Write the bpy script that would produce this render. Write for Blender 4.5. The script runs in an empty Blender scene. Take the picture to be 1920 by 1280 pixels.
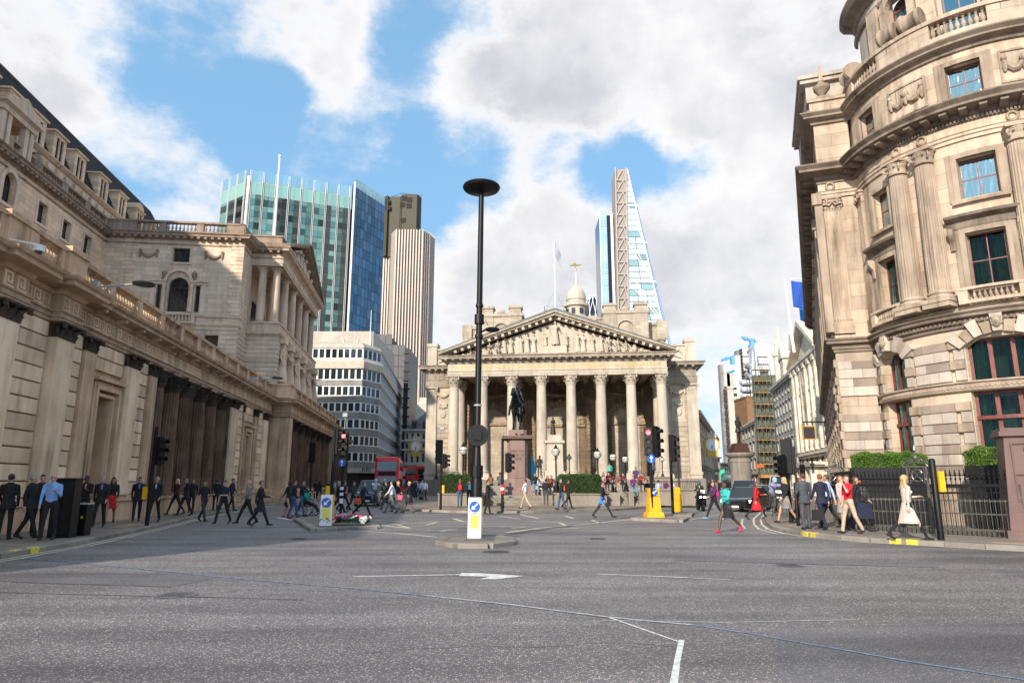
import bpy,bmesh,math,random
import numpy as np
from mathutils import Vector,Matrix,Euler
rnd=random.Random(11)
PI=math.pi
S=bpy.context.scene
C=S.collection
# ---------------------------------------------------------------- camera
PITCH=math.atan(265/1280.0)
EYE=1.65
cam=bpy.data.cameras.new('camera')
cam.sensor_width=36;cam.lens=24;cam.clip_start=0.1;cam.clip_end=9000
co=bpy.data.objects.new('camera',cam);C.objects.link(co)
co.location=(0,0,EYE);co.rotation_euler=(PI/2+PITCH,0,0)
S.camera=co
def at(u,v,Y):
 """world point seen at photo pixel (u, v) at ground distance Y"""
 a=(u-960)/1280;b=(640-v)/1280
 dy=math.cos(PITCH)-b*math.sin(PITCH);dz=math.sin(PITCH)+b*math.cos(PITCH)
 t=Y/dy
 return Vector((a*t,Y,EYE+dz*t))
def gp(u,v,z=0.0):
 """point of the ground (height z) seen at photo pixel (u, v)"""
 a=(u-960)/1280;b=(640-v)/1280
 dy=math.cos(PITCH)-b*math.sin(PITCH);dz=math.sin(PITCH)+b*math.cos(PITCH)
 t=(z-EYE)/dz
 return Vector((a*t,dy*t,z))
SUN=Vector((-0.44,-0.90,0.46)).normalized()
W=bpy.data.worlds.new('World');S.world=W;W.use_nodes=True
nt=W.node_tree;nt.nodes.clear()
def N(tree,typ,**kw):
 n=tree.nodes.new(typ)
 for k,v in kw.items():
  if k=='ins':
   for kk,vv in v.items():
    n.inputs[kk].default_value=vv
  else:
   setattr(n,k,v)
 return n
def Lk(tree,a,b):tree.links.new(a,b)
wo=N(nt,'ShaderNodeOutputWorld');bg=N(nt,'ShaderNodeBackground',ins={'Strength':0.1})
sky=N(nt,'ShaderNodeTexSky',sky_type='NISHITA',sun_disc=False)
sky.sun_elevation=math.asin(SUN.z);sky.sun_rotation=math.atan2(SUN.x,SUN.y)
sky.air_density=1.0;sky.dust_density=0.6;sky.ozone_density=2.2
tc=N(nt,'ShaderNodeTexCoord')
lift=N(nt,'ShaderNodeVectorMath',operation='ADD');Lk(nt,tc.outputs['Generated'],lift.inputs[0]);lift.inputs[1].default_value=(0,0,.65)
liftn=N(nt,'ShaderNodeVectorMath',operation='NORMALIZE');Lk(nt,lift.outputs[0],liftn.inputs[0]);Lk(nt,liftn.outputs[0],sky.inputs['Vector'])
def wmath(op,a,b=None,c=None,clamp=False):
 n=N(nt,'ShaderNodeMath',operation=op,use_clamp=clamp)
 for i,x in enumerate((a,b,c)):
  if x is None:continue
  if isinstance(x,(int,float)):n.inputs[i].default_value=x
  else:Lk(nt,x,n.inputs[i])
 return n.outputs[0]
warp=N(nt,'ShaderNodeTexNoise',ins={'Scale':5.0,'Detail':8.0,'Roughness':0.66})
Lk(nt,tc.outputs['Generated'],warp.inputs['Vector'])
wsub=N(nt,'ShaderNodeVectorMath',operation='SUBTRACT');Lk(nt,warp.outputs['Color'],wsub.inputs[0]);wsub.inputs[1].default_value=(.5,.5,.5)
wsc=N(nt,'ShaderNodeVectorMath',operation='SCALE');Lk(nt,wsub.outputs[0],wsc.inputs[0]);wsc.inputs['Scale'].default_value=0.13
wadd=N(nt,'ShaderNodeVectorMath',operation='ADD');Lk(nt,tc.outputs['Generated'],wadd.inputs[0]);Lk(nt,wsc.outputs[0],wadd.inputs[1])
wnorm=N(nt,'ShaderNodeVectorMath',operation='NORMALIZE');Lk(nt,wadd.outputs[0],wnorm.inputs[0])
def sky_dir(u,v):
 a=(u-960)/1280;b=(640-v)/1280
 return Vector((a,math.cos(PITCH)-b*math.sin(PITCH),math.sin(PITCH)+b*math.cos(PITCH))).normalized()
MASSES=[(60,60,9,.9),(120,190,9,.9),(280,220,6,.8),(400,300,5,.9),(460,10,4,1.1),(500,105,3,1.1),(640,40,4,1.2),(680,130,4,1.2),(650,210,3.5,1.1),
(640,290,4,.6),(960,60,8,.8),(1100,130,9,.9),(1300,120,11,1.0),(1500,120,10,1.0),(1000,230,6,.8),(880,230,5,.7),(1400,260,6,.8),
(1040,400,5,1.3),(940,470,5.5,1.2),(860,520,6,.8),(1380,470,6,1.2),(1250,480,5,1.0),(1300,620,9,.8),(1100,560,8,.8),(1450,440,5,.9),
(320,50,5,-1.3),(400,170,5,-1.3),(250,120,3,-.9),(210,330,4,-.8),(90,60,2,-.6),(560,30,2.5,-1.0),(320,320,7,-1.2),(220,300,3,-.6),(470,230,3.5,-1.2),(540,280,4,-.9),(575,110,2.5,-.8),(730,190,3.5,-1.2),
(800,30,4,-1.5),(750,100,3,-.8),(730,320,5,-1.3),(850,330,5,-1.4),(960,300,4,-1.1),(1080,308,2.6,-1.0),(1180,330,3,-1.2),(1260,352,3.6,-1.5),(1350,365,3.6,-1.5),(1440,375,3,-.9),(790,420,4,-.9),(1480,260,6,.8),(900,620,7,.8),(1430,600,6,.6),(90,300,6,.6),(960,320,3.5,-1),(1100,318,2.6,-1.0),(1170,335,3,-1)]
acc=None
for(u,v,r,w)in MASSES:
 dn=N(nt,'ShaderNodeVectorMath',operation='DOT_PRODUCT');Lk(nt,wnorm.outputs[0],dn.inputs[0]);dn.inputs[1].default_value=sky_dir(u,v)
 mr=N(nt,'ShaderNodeMapRange',interpolation_type='SMOOTHSTEP')
 Lk(nt,dn.outputs['Value'],mr.inputs['Value'])
 mr.inputs['From Min'].default_value=math.cos(math.radians(r*1.5));mr.inputs['From Max'].default_value=1.0
 mr.inputs['To Min'].default_value=0;mr.inputs['To Max'].default_value=w
 acc=mr.outputs[0]if acc is None else wmath('ADD',acc,mr.outputs[0])
n1=N(nt,'ShaderNodeTexNoise',ins={'Scale':3.2,'Detail':9.0,'Roughness':0.6,'Distortion':0.4});Lk(nt,tc.outputs['Generated'],n1.inputs['Vector'])
n2=N(nt,'ShaderNodeTexNoise',ins={'Scale':6.5,'Detail':10.0,'Roughness':0.66});mp2=N(nt,'ShaderNodeMapping');mp2.inputs['Scale'].default_value=(1,1,1.9);Lk(nt,tc.outputs['Generated'],mp2.inputs[0]);Lk(nt,mp2.outputs[0],n2.inputs['Vector'])
cov=wmath('ADD',wmath('MULTIPLY_ADD',n1.outputs[0],1.1,-0.38),wmath('MULTIPLY',acc,0.56))
cov=wmath('ADD',cov,wmath('MULTIPLY_ADD',n2.outputs[0],3.6,-1.8))
dens=N(nt,'ShaderNodeMapRange',interpolation_type='SMOOTHSTEP',ins={'From Min':-0.45,'From Max':1.1});Lk(nt,cov,dens.inputs['Value'])
core=N(nt,'ShaderNodeMapRange',interpolation_type='SMOOTHSTEP',ins={'From Min':0.55,'From Max':1.7});Lk(nt,cov,core.inputs['Value'])
n3=N(nt,'ShaderNodeTexNoise',ins={'Scale':5.5,'Detail':8.0,'Roughness':0.6});
mp3=N(nt,'ShaderNodeMapping');mp3.inputs['Location'].default_value=(0,0,.35);Lk(nt,tc.outputs['Generated'],mp3.inputs[0]);Lk(nt,mp3.outputs[0],n3.inputs['Vector'])
shade=wmath('MULTIPLY',core.outputs[0],wmath('MULTIPLY_ADD',n3.outputs[0],3.0,-1.0,clamp=True),clamp=True)
ccol=N(nt,'ShaderNodeMix',data_type='RGBA');Lk(nt,shade,ccol.inputs['Factor'])
ccol.inputs['A'].default_value=(5.5,5.4,5.35,1);ccol.inputs['B'].default_value=(3.45,3.45,3.7,1)
hs=N(nt,'ShaderNodeHueSaturation',ins={'Saturation':0.98,'Value':2.35,'Hue':0.48});Lk(nt,sky.outputs[0],hs.inputs['Color'])
skm=N(nt,'ShaderNodeMix',data_type='RGBA');Lk(nt,wmath('MULTIPLY',dens.outputs[0],0.96),skm.inputs['Factor'])
Lk(nt,hs.outputs[0],skm.inputs['A']);Lk(nt,ccol.outputs['Result'],skm.inputs['B'])
Lk(nt,skm.outputs['Result'],bg.inputs['Color']);Lk(nt,bg.outputs[0],wo.inputs['Surface'])
sl=bpy.data.lights.new('sun','SUN');sl.energy=3.1;sl.angle=math.radians(1.0);sl.color=(1.0,0.89,0.75)
so=bpy.data.objects.new('sun',sl);C.objects.link(so);so.rotation_euler=SUN.to_track_quat('Z','Y').to_euler();so.location=(-30,-50,60)
S.view_settings.view_transform='Standard';S.view_settings.look='None'
S.view_settings.exposure=0.93;S.view_settings.gamma=1;S.view_settings.use_curve_mapping=False
S.cycles.max_bounces=6;S.cycles.diffuse_bounces=3;S.cycles.glossy_bounces=3;S.cycles.transparent_max_bounces=8
S.cycles.sample_clamp_indirect=6
# ---------------------------------------------------------------- mesh builder
class MB:
 def __init__(s):s.v=[];s.f=[];s.mi=[];s.cur=0
 def face(s,pts):
  i=len(s.v);s.v+=[tuple(p)for p in pts];s.f.append(tuple(range(i,i+len(pts))));s.mi.append(s.cur);return s
 def grid(s,rows,closed=False,caps=False):
  n=len(rows[0]);i=len(s.v)
  for r in rows:s.v+=[tuple(p)for p in r]
  for a in range(len(rows)-1):
   for b in range(n if closed else n-1):
    c=(b+1)%n
    s.f.append((i+a*n+b,i+a*n+c,i+(a+1)*n+c,i+(a+1)*n+b));s.mi.append(s.cur)
  if caps:
   s.f.append(tuple(i+k for k in reversed(range(n))));s.mi.append(s.cur)
   j=i+(len(rows)-1)*n;s.f.append(tuple(j+k for k in range(n)));s.mi.append(s.cur)
  return s
 def box(s,x0,x1,y0,y1,z0,z1):
  return s.hexa([(x0,y0,z0),(x1,y0,z0),(x1,y1,z0),(x0,y1,z0)],[(x0,y0,z1),(x1,y0,z1),(x1,y1,z1),(x0,y1,z1)])
 def hexa(s,b,t):
  return s.grid([b,t],closed=True,caps=True)
 def cbox(s,cx,cy,cz,sx,sy,sz,rz=0.0,M=None):
  p=[(-sx/2,-sy/2),(sx/2,-sy/2),(sx/2,sy/2),(-sx/2,sy/2)]
  c,d=math.cos(rz),math.sin(rz)
  q=[(cx+x*c-y*d,cy+x*d+y*c)for x,y in p]
  return s.hexa([(x,y,cz-sz/2)for x,y in q],[(x,y,cz+sz/2)for x,y in q])
 def lathe(s,prof,n=16,c=(0,0),a0=0.0,a1=2*PI,ey=1.0):
  cl=abs(a1-a0-2*PI)<1e-6;m=n if cl else n+1
  rows=[[(c[0]+r*math.cos(a0+(a1-a0)*k/n),c[1]+ey*r*math.sin(a0+(a1-a0)*k/n),z)for k in range(m)]for r,z in prof]
  return s.grid(rows,closed=cl,caps=cl)
 def tube(s,pts,r,n=8,caps=True,flat=1.0):
  P=[Vector(p)for p in pts];rr=r if isinstance(r,(list,tuple))else[r]*len(P)
  rows=[];up=None
  for i,p in enumerate(P):
   d=(P[min(i+1,len(P)-1)]-P[max(i-1,0)]).normalized()
   if up is None:up=d.orthogonal().normalized()
   up=(up-d*up.dot(d)).normalized()if(up-d*up.dot(d)).length>1e-5 else d.orthogonal().normalized()
   w=d.cross(up)
   rows.append([p+(up*math.cos(2*PI*k/n)+w*math.sin(2*PI*k/n)*flat)*rr[i]for k in range(n)])
  return s.grid(rows,closed=True,caps=caps)
 def ball(s,c,r,n=10,m=6):
  rx,ry,rz=r if isinstance(r,(tuple,list))else(r,r,r)
  rows=[]
  for j in range(m+1):
   t=-PI/2+PI*j/m;cr=max(math.cos(t),1e-3)
   rows.append([(c[0]+rx*cr*math.cos(2*PI*k/n),c[1]+ry*cr*math.sin(2*PI*k/n),c[2]+rz*math.sin(t))for k in range(n)])
  return s.grid(rows,closed=True,caps=True)
 def ext(s,poly,ax,a,b):
  if ax=='y':A=[(x,a,z)for x,z in poly];B=[(x,b,z)for x,z in poly]
  elif ax=='z':A=[(x,y,a)for x,y in poly];B=[(x,y,b)for x,y in poly]
  else:A=[(a,y,z)for y,z in poly];B=[(b,y,z)for y,z in poly]
  return s.grid([A,B],closed=True,caps=True)
 def sweep(s,prof,path,closed=False,caps=True):
  """prof = (out, z) pairs; outward is the right-hand side of the path"""
  n=len(path);rows=[]
  for i,p in enumerate(path):
   if closed:a,b=path[i-1],path[(i+1)%n]
   else:a,b=path[max(i-1,0)],path[min(i+1,n-1)]
   def nd(p,q):
    L=math.hypot(q[0]-p[0],q[1]-p[1]);return((q[1]-p[1])/L,-(q[0]-p[0])/L)
   n1=nd(a,p)if(closed or i>0)else nd(p,b)
   n2=nd(p,b)if(closed or i<n-1)else n1
   mx,my=n1[0]+n2[0],n1[1]+n2[1];L2=mx*mx+my*my
   k=2/L2 if L2>.3 else 1.0
   rows.append([(p[0]+mx*k*o,p[1]+my*k*o,z)for o,z in prof])
  if closed:rows.append(rows[0])
  s.grid(rows,closed=False)
  if caps and not closed and len(prof)>2:
   s.face(rows[0]);s.face(list(reversed(rows[-1])))
  return s
 def mesh(s,name,mats=(),smooth=False):
  me=bpy.data.meshes.new(name);me.from_pydata(s.v,[],s.f);
  for m in mats:me.materials.append(m)
  if len(mats)>1:me.polygons.foreach_set('material_index',s.mi)
  if smooth:me.polygons.foreach_set('use_smooth',[True]*len(s.f))
  me.update()
  return me
 def obj(s,name,mat,parent=None,smooth=False,loc=None,rz=None,fix=True):
  mats=mat if isinstance(mat,(list,tuple))else[mat]
  me=s.mesh(name,mats,smooth)
  if fix and len(s.f)<60000:
   bm=bmesh.new();bm.from_mesh(me)
   if smooth:bmesh.ops.remove_doubles(bm,verts=bm.verts,dist=1e-5)
   bmesh.ops.recalc_face_normals(bm,faces=bm.faces);bm.to_mesh(me);bm.free()
   if smooth and hasattr(me,'set_sharp_from_angle'):me.set_sharp_from_angle(angle=math.radians(40))
  return put(me,name,parent,loc,rz)
def put(me,name,parent=None,loc=None,rz=None,sc=None,mat=None):
 o=bpy.data.objects.new(name,me);C.objects.link(o)
 if parent is not None:o.parent=parent
 if loc is not None:o.location=loc
 if rz is not None:o.rotation_euler=rz if isinstance(rz,(tuple,list,Euler))else(0,0,rz)
 if sc is not None:o.scale=sc if isinstance(sc,(tuple,list))else(sc,sc,sc)
 if mat is not None:
  for i,s_ in enumerate(o.material_slots):
   s_.link='OBJECT';s_.material=mat[i]if isinstance(mat,(list,tuple))else mat
 return o
def fixmesh(mb,name,mats,smooth=False):
 o=mb.obj(name,mats,None,smooth);me=o.data;bpy.data.objects.remove(o);return me
def tag(o,label,cat,group=None):
 o['label']=label;o['category']=cat
 if group:o['group']=group
 return o
def thing(name,label,cat,loc=(0,0,0),rz=0.0,group=None):
 o=bpy.data.objects.new(name,None);C.objects.link(o);o.empty_display_size=.3
 o.location=loc;o.rotation_euler=(0,0,rz);return tag(o,label,cat,group)
def structure(o):o['kind']='structure';return o
def stuff(o):o['kind']='stuff';return o
def copy_tree(o,parent=None):
 c=o.copy();C.objects.link(c)
 if parent is not None:c.parent=parent
 for ch in list(o.children):copy_tree(ch,c)
 return c
MAT={}
def pbr(name,col,rough=.6,metal=0.0,spec=.5,emit=None,es=0.0,coat=0.0,vary=0.0,noise=None,bump=0.0,bscale=30):
 if name in MAT:return MAT[name]
 m=bpy.data.materials.new(name);m.use_nodes=True;t=m.node_tree;b=t.nodes['Principled BSDF']
 b.inputs['Base Color'].default_value=(*col,1);b.inputs['Roughness'].default_value=rough;b.inputs['Metallic'].default_value=metal
 b.inputs['Specular IOR Level'].default_value=spec
 if coat:b.inputs['Coat Weight'].default_value=coat
 if emit:b.inputs['Emission Color'].default_value=(*emit,1);b.inputs['Emission Strength'].default_value=es
 g=N(t,'ShaderNodeNewGeometry')
 if noise or vary:
  nz=N(t,'ShaderNodeTexNoise',ins={'Scale':noise[0]if noise else 1.0,'Detail':5.0,'Roughness':.6});Lk(t,g.outputs['Position'],nz.inputs['Vector'])
  mx=N(t,'ShaderNodeMix',data_type='RGBA',blend_type='MIX')
  k=noise[1]if noise else 0
  mx.inputs['A'].default_value=(*[c*(1-k)for c in col],1);mx.inputs['B'].default_value=(*[min(1,c*(1+k))for c in col],1)
  rp=N(t,'ShaderNodeMapRange',ins={'From Min':.35,'From Max':.65});Lk(t,nz.outputs[0],rp.inputs[0]);Lk(t,rp.outputs[0],mx.inputs['Factor'])
  out=mx.outputs['Result']
  if vary:
   oi=N(t,'ShaderNodeObjectInfo');r2=N(t,'ShaderNodeMapRange',ins={'To Min':1-vary,'To Max':1+vary});Lk(t,oi.outputs['Random'],r2.inputs[0])
   h=N(t,'ShaderNodeHueSaturation');Lk(t,out,h.inputs['Color']);Lk(t,r2.outputs[0],h.inputs['Value']);out=h.outputs[0]
  Lk(t,out,b.inputs['Base Color'])
 if bump:
  nb=N(t,'ShaderNodeTexNoise',ins={'Scale':bscale,'Detail':4.0});Lk(t,g.outputs['Position'],nb.inputs['Vector'])
  bp=N(t,'ShaderNodeBump',ins={'Strength':bump,'Distance':.02});Lk(t,nb.outputs[0],bp.inputs['Height']);Lk(t,bp.outputs[0],b.inputs['Normal'])
 MAT[name]=m;return m
def stone(name,c1,c2,dark,grime=.5,joint=None,vary=.14,bump=.35,gscale=.45,rough=.85,speck=.12):
 """weathered masonry: two tones in patches, rain-washed streaks of soot, fine grain, darker creases, optional coursed joints"""
 m=bpy.data.materials.new(name);m.use_nodes=True;t=m.node_tree;b=t.nodes['Principled BSDF'];b.inputs['Roughness'].default_value=rough
 b.inputs['Specular IOR Level'].default_value=.25
 g=N(t,'ShaderNodeNewGeometry');pos=g.outputs['Position']
 def noise(sc,det,vec=pos,rough=.6):
  n=N(t,'ShaderNodeTexNoise',ins={'Scale':sc,'Detail':det,'Roughness':rough});Lk(t,vec,n.inputs['Vector']);return n.outputs[0]
 def rng(x,a,b_,c=0.0,d=1.0):
  n=N(t,'ShaderNodeMapRange',ins={'From Min':a,'From Max':b_,'To Min':c,'To Max':d});Lk(t,x,n.inputs[0]);return n.outputs[0]
 def mix(f,a,b_,bt='MIX'):
  n=N(t,'ShaderNodeMix',data_type='RGBA',blend_type=bt)
  for s_,x in(('Factor',f),('A',a),('B',b_)):
   if isinstance(x,(int,float)):n.inputs[s_].default_value=x
   elif isinstance(x,tuple):n.inputs[s_].default_value=(*x,1)
   else:Lk(t,x,n.inputs[s_])
  return n.outputs['Result']
 col=mix(rng(noise(.7,4),.38,.62),c1,c2)
 fine=noise(14,5)
 col=mix(rng(fine,.3,.7,0,speck),col,tuple(x*.55 for x in c1))
 mp=N(t,'ShaderNodeMapping');mp.inputs['Scale'].default_value=(1.6,1.6,.16);Lk(t,pos,mp.inputs[0])
 streak=noise(1.5,6,mp.outputs[0],.65);patch=noise(gscale,5)
 gm=N(t,'ShaderNodeMath',operation='MULTIPLY');Lk(t,rng(streak,.42,.68),gm.inputs[0]);Lk(t,rng(patch,.3,.62),gm.inputs[1])
 gm2=N(t,'ShaderNodeMath',operation='MULTIPLY');Lk(t,gm.outputs[0],gm2.inputs[0]);gm2.inputs[1].default_value=grime
 col=mix(gm2.outputs[0],col,dark)
 pt=rng(g.outputs['Pointiness'],.42,.5,.35*min(1,grime+.3),0)  # concave edges mixed towards the dark tone
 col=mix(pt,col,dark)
 height=fine
 if joint:
  sep=N(t,'ShaderNodeSeparateXYZ');tcn=N(t,'ShaderNodeTexCoord');Lk(t,tcn.outputs['Object'],sep.inputs[0])
  ad=N(t,'ShaderNodeMath',operation='ADD');Lk(t,sep.outputs[0],ad.inputs[0]);Lk(t,sep.outputs[1],ad.inputs[1])
  cb=N(t,'ShaderNodeCombineXYZ');Lk(t,ad.outputs[0],cb.inputs[0]);Lk(t,sep.outputs[2],cb.inputs[1])
  br=N(t,'ShaderNodeTexBrick',ins={'Scale':1.0,'Mortar Size':.012,'Mortar Smooth':.3,'Brick Width':joint[0],'Row Height':joint[1],'Color1':(.82,.82,.82,1),'Color2':(1.1,1.08,1.05,1),'Mortar':(.55,.5,.45,1)})
  Lk(t,cb.outputs[0],br.inputs['Vector']);col=mix(1.0,col,br.outputs['Color'],'MULTIPLY')
 oi=N(t,'ShaderNodeObjectInfo');h=N(t,'ShaderNodeHueSaturation');Lk(t,col,h.inputs['Color'])
 Lk(t,rng(oi.outputs['Random'],0,1,1-vary,1+vary),h.inputs['Value']);Lk(t,h.outputs[0],b.inputs['Base Color'])
 bp=N(t,'ShaderNodeBump',ins={'Strength':bump,'Distance':.02});Lk(t,height,bp.inputs['Height']);Lk(t,bp.outputs[0],b.inputs['Normal'])
 MAT[name]=m;return m
ST_BANK=stone('bank_stone',(.88,.67,.47),(.76,.55,.36),(.17,.105,.06),.6,vary=.22)
ST_PLAIN=stone('bank_trim_stone',(.68,.47,.31),(.52,.35,.225),(.12,.075,.045),.75)
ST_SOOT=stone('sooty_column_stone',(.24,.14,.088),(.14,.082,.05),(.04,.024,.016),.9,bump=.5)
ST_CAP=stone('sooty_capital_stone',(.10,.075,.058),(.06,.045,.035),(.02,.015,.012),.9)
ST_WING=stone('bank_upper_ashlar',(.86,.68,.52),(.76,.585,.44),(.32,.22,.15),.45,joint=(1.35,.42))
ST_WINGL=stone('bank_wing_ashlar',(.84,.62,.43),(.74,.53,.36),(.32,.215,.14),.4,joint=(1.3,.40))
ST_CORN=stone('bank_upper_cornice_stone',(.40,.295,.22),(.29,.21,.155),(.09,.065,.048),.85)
ST_UCOL=stone('bank_upper_column_stone',(.80,.61,.46),(.68,.51,.37),(.22,.155,.105),.7)
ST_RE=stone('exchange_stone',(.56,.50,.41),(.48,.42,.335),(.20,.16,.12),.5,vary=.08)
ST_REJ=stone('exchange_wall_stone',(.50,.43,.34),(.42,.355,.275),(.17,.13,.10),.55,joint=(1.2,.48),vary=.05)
ST_RED=stone('exchange_shaded_recess_stone',(.37,.275,.19),(.28,.205,.14),(.09,.065,.045),.8,joint=(1.2,.48),vary=.05)  # portico shade painted in: darker copy of the exchange wall stone
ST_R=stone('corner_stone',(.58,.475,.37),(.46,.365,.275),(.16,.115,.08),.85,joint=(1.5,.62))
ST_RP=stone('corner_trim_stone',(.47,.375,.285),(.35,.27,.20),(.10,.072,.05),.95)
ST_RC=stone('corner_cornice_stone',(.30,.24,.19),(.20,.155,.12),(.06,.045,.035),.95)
ST_XC=stone('exchange_cornice_stone',(.44,.38,.30),(.33,.28,.215),(.12,.095,.07),.8)
ST_RB=stone('corner_block_stone',(.56,.495,.42),(.46,.395,.33),(.18,.14,.11),.8)
ST_RV=stone('corner_vermiculated_stone',(.37,.30,.245),(.27,.215,.175),(.12,.095,.075),.6,bump=1.0)
ST_FAR=stone('street_pale_stone',(.72,.65,.55),(.60,.54,.455),(.30,.25,.2),.4,joint=(2.2,.8))
ST_FARG=stone('street_grey_stone',(.48,.46,.42),(.40,.385,.355),(.12,.12,.12),.5,joint=(2.2,.8))
ST_KERB=stone('kerb_granite',(.30,.27,.23),(.22,.2,.17),(.10,.09,.08),.5,vary=.18)
ST_GRAN=stone('pink_granite',(.29,.20,.175),(.23,.16,.14),(.10,.07,.06),.5,speck=.3)
ST_MON=stone('brown_granite',(.17,.105,.095),(.13,.08,.075),(.07,.045,.04),.3,rough=.5)
ST_PLZ=stone('planter_stone',(.30,.265,.215),(.23,.2,.165),(.10,.085,.07),.6)
ST_TRAV=stone('pale_cladding',(.50,.45,.38),(.42,.375,.31),(.24,.2,.17),.35)
BRONZE=pbr('dark_bronze',(.022,.026,.032),.38,.75,noise=(2.5,.5),bump=.3)
BRONZE2=pbr('weathered_bronze',(.035,.03,.027),.6,.4,noise=(3,.4),bump=.3)
IRON=pbr('black_iron',(.012,.012,.013),.45,.3,noise=(6,.3))
IRONG=pbr('grey_green_railing_paint',(.085,.08,.068),.55,.2,noise=(5,.4),bump=.4)
BLK=pbr('black_plastic',(.007,.007,.008),.45,0,.25,noise=(8,.3))
WHITE=pbr('white_paint',(.78,.78,.76),.5,noise=(4,.06))
GLASSD=pbr('dark_window_glass',(.012,.014,.016),.06,0,1.0)
GLASSB=pbr('sky_window_glass',(.10,.22,.26),.05,.85)
GREENG=pbr('green_curtained_glass',(.010,.05,.036),.05,.25,1.0,noise=(1.5,.8))
REDWOOD=pbr('red_brown_frame',(.16,.035,.022),.45,noise=(4,.3))
DKFRAME=pbr('dark_frame',(.03,.026,.022),.5)
WFRAME=pbr('cream_frame',(.42,.38,.30),.5)
GOLD=pbr('gilding',(.85,.55,.14),.3,.9)
GOLDP=pbr('gold_paint',(.62,.38,.06),.5,.2)
LEAD=pbr('lead_roof',(.10,.11,.12),.6,.2,noise=(1,.2))
SLATE=pbr('slate_roof',(.035,.03,.034),.7,noise=(1.2,.3),vary=.2)
YEL=pbr('bollard_yellow',(.80,.40,.01),.5,noise=(6,.12))
YPAINT=pbr('cream_road_paint',(.62,.56,.40),.8,noise=(9,.25))
WPAINT=pbr('white_road_paint',(.62,.62,.58),.8,noise=(9,.25))
BPAINT=pbr('blue_chalk_line',(.16,.24,.36),.85,noise=(12,.35))
KYEL=pbr('yellow_kerb_mark',(.62,.47,.06),.8,noise=(15,.35))
BLUES=pbr('sign_blue',(.01,.10,.42),.35)
SIGNW=pbr('sign_white',(.8,.8,.8),.4)
SIGNY=pbr('bollard_lens_yellow',(.80,.72,.10),.35)
# ---------------------------------------------------------------- shared architectural pieces
def wall(mb,x0,x1,z0,z1,y,ops=(),depth=.35):
 """front skin of a wall in local x/z at depth y, with real openings and reveals. op = (x0,x1,z0,z1[,arched])"""
 xs=sorted({x0,x1,*[a for o in ops for a in o[:2]]});zs=sorted({z0,z1,*[a for o in ops for a in o[2:4]]})
 for i in range(len(xs)-1):
  for j in range(len(zs)-1):
   cx,cz=(xs[i]+xs[i+1])/2,(zs[j]+zs[j+1])/2
   if any(o[0]<cx<o[1]and o[2]<cz<o[3]for o in ops):continue
   mb.face([(xs[i],y,zs[j]),(xs[i+1],y,zs[j]),(xs[i+1],y,zs[j+1]),(xs[i],y,zs[j+1])])
 for o in ops:
  a,b,c,d=o[:4]
  mb.face([(a,y,c),(b,y,c),(b,y+depth,c),(a,y+depth,c)])
  if len(o)>4 and o[4]:
   r=(b-a)/2;zc=d-r;m=(a+b)/2;K=10
   arc=[(m+r*math.cos(PI-PI*k/K),zc+r*math.sin(PI*k/K))for k in range(K+1)]
   for sgn,half in((0,arc[:K//2+1]),(1,arc[K//2:])):
    cor=(a,d)if sgn==0 else(b,d)
    for p,q in zip(half,half[1:]):mb.face([(cor[0],y,cor[1]),(p[0],y,p[1]),(q[0],y,q[1])])
   for p,q in zip(arc,arc[1:]):mb.face([(p[0],y,p[1]),(q[0],y,q[1]),(q[0],y+depth,q[1]),(p[0],y+depth,p[1])])
   top=zc
  else:
   mb.face([(a,y,d),(b,y,d),(b,y+depth,d),(a,y+depth,d)]);top=d
  for x in(a,b):mb.face([(x,y,c),(x,y,top),(x,y+depth,top),(x,y+depth,c)])
 return mb
_wc={}
def window(parent,x,z,w,h,y,nx=2,nz=2,frame=None,glass=None,arch=False,t=.06,bar=.035,rz=None,loc=None,name='window'):
 """window (frame with glazing bars) with its pane as a child; x,z = middle of the sill"""
 frame=frame or DKFRAME;glass=glass or GLASSD
 key=(round(w,2),round(h,2),nx,nz,arch,t,bar,frame.name,glass.name)
 if key not in _wc:
  f=MB();d=.07;top=h-w/2 if arch else h
  f.box(-w/2,-w/2+t,0,d,0,top);f.box(w/2-t,w/2,0,d,0,top);f.box(-w/2+t,w/2-t,0,d,0,t)
  if arch:
   K=10;r=w/2
   for k in range(K):
    a0,a1=PI*k/K,PI*(k+1)/K
    q=[(r*math.cos(a0),top+r*math.sin(a0)),(r*math.cos(a1),top+r*math.sin(a1)),((r-t)*math.cos(a1),top+(r-t)*math.sin(a1)),((r-t)*math.cos(a0),top+(r-t)*math.sin(a0))]
    f.ext(q,'y',0,d)
   f.box(-w/2+t,w/2-t,.01,d-.01,top-bar,top+bar)
   for a in(PI/4,PI/2,3*PI/4):f.tube([(0,d/2,top),((r-t)*math.cos(a),d/2,top+(r-t)*math.sin(a))],bar*.6,4)
  else:f.box(-w/2+t,w/2-t,0,d,h-t,h)
  for i in range(1,nx):
   cx=-w/2+w*i/nx;f.box(cx-bar/2,cx+bar/2,.012,d-.012,t,top-t)
  for j in range(1,nz):
   cz=top*j/nz;f.box(-w/2+t,w/2-t,.014,d-.014,cz-bar/2,cz+bar/2)
  p=MB()
  poly=[(-w/2+.01,.01),(w/2-.01,.01),(w/2-.01,top)]
  if arch:poly+=[((w/2-.02)*math.cos(PI*k/10),top+(w/2-.02)*math.sin(PI*k/10))for k in range(1,10)]
  poly+=[(-w/2+.01,top)]
  p.ext(poly,'y',.035,.045)
  _wc[key]=(fixmesh(f,'window',[frame]),fixmesh(p,'pane',[glass]))
 a,b=_wc[key]
 o=put(a,name,parent,loc or(x,y,z),rz);put(b,'pane',o);return o
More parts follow.
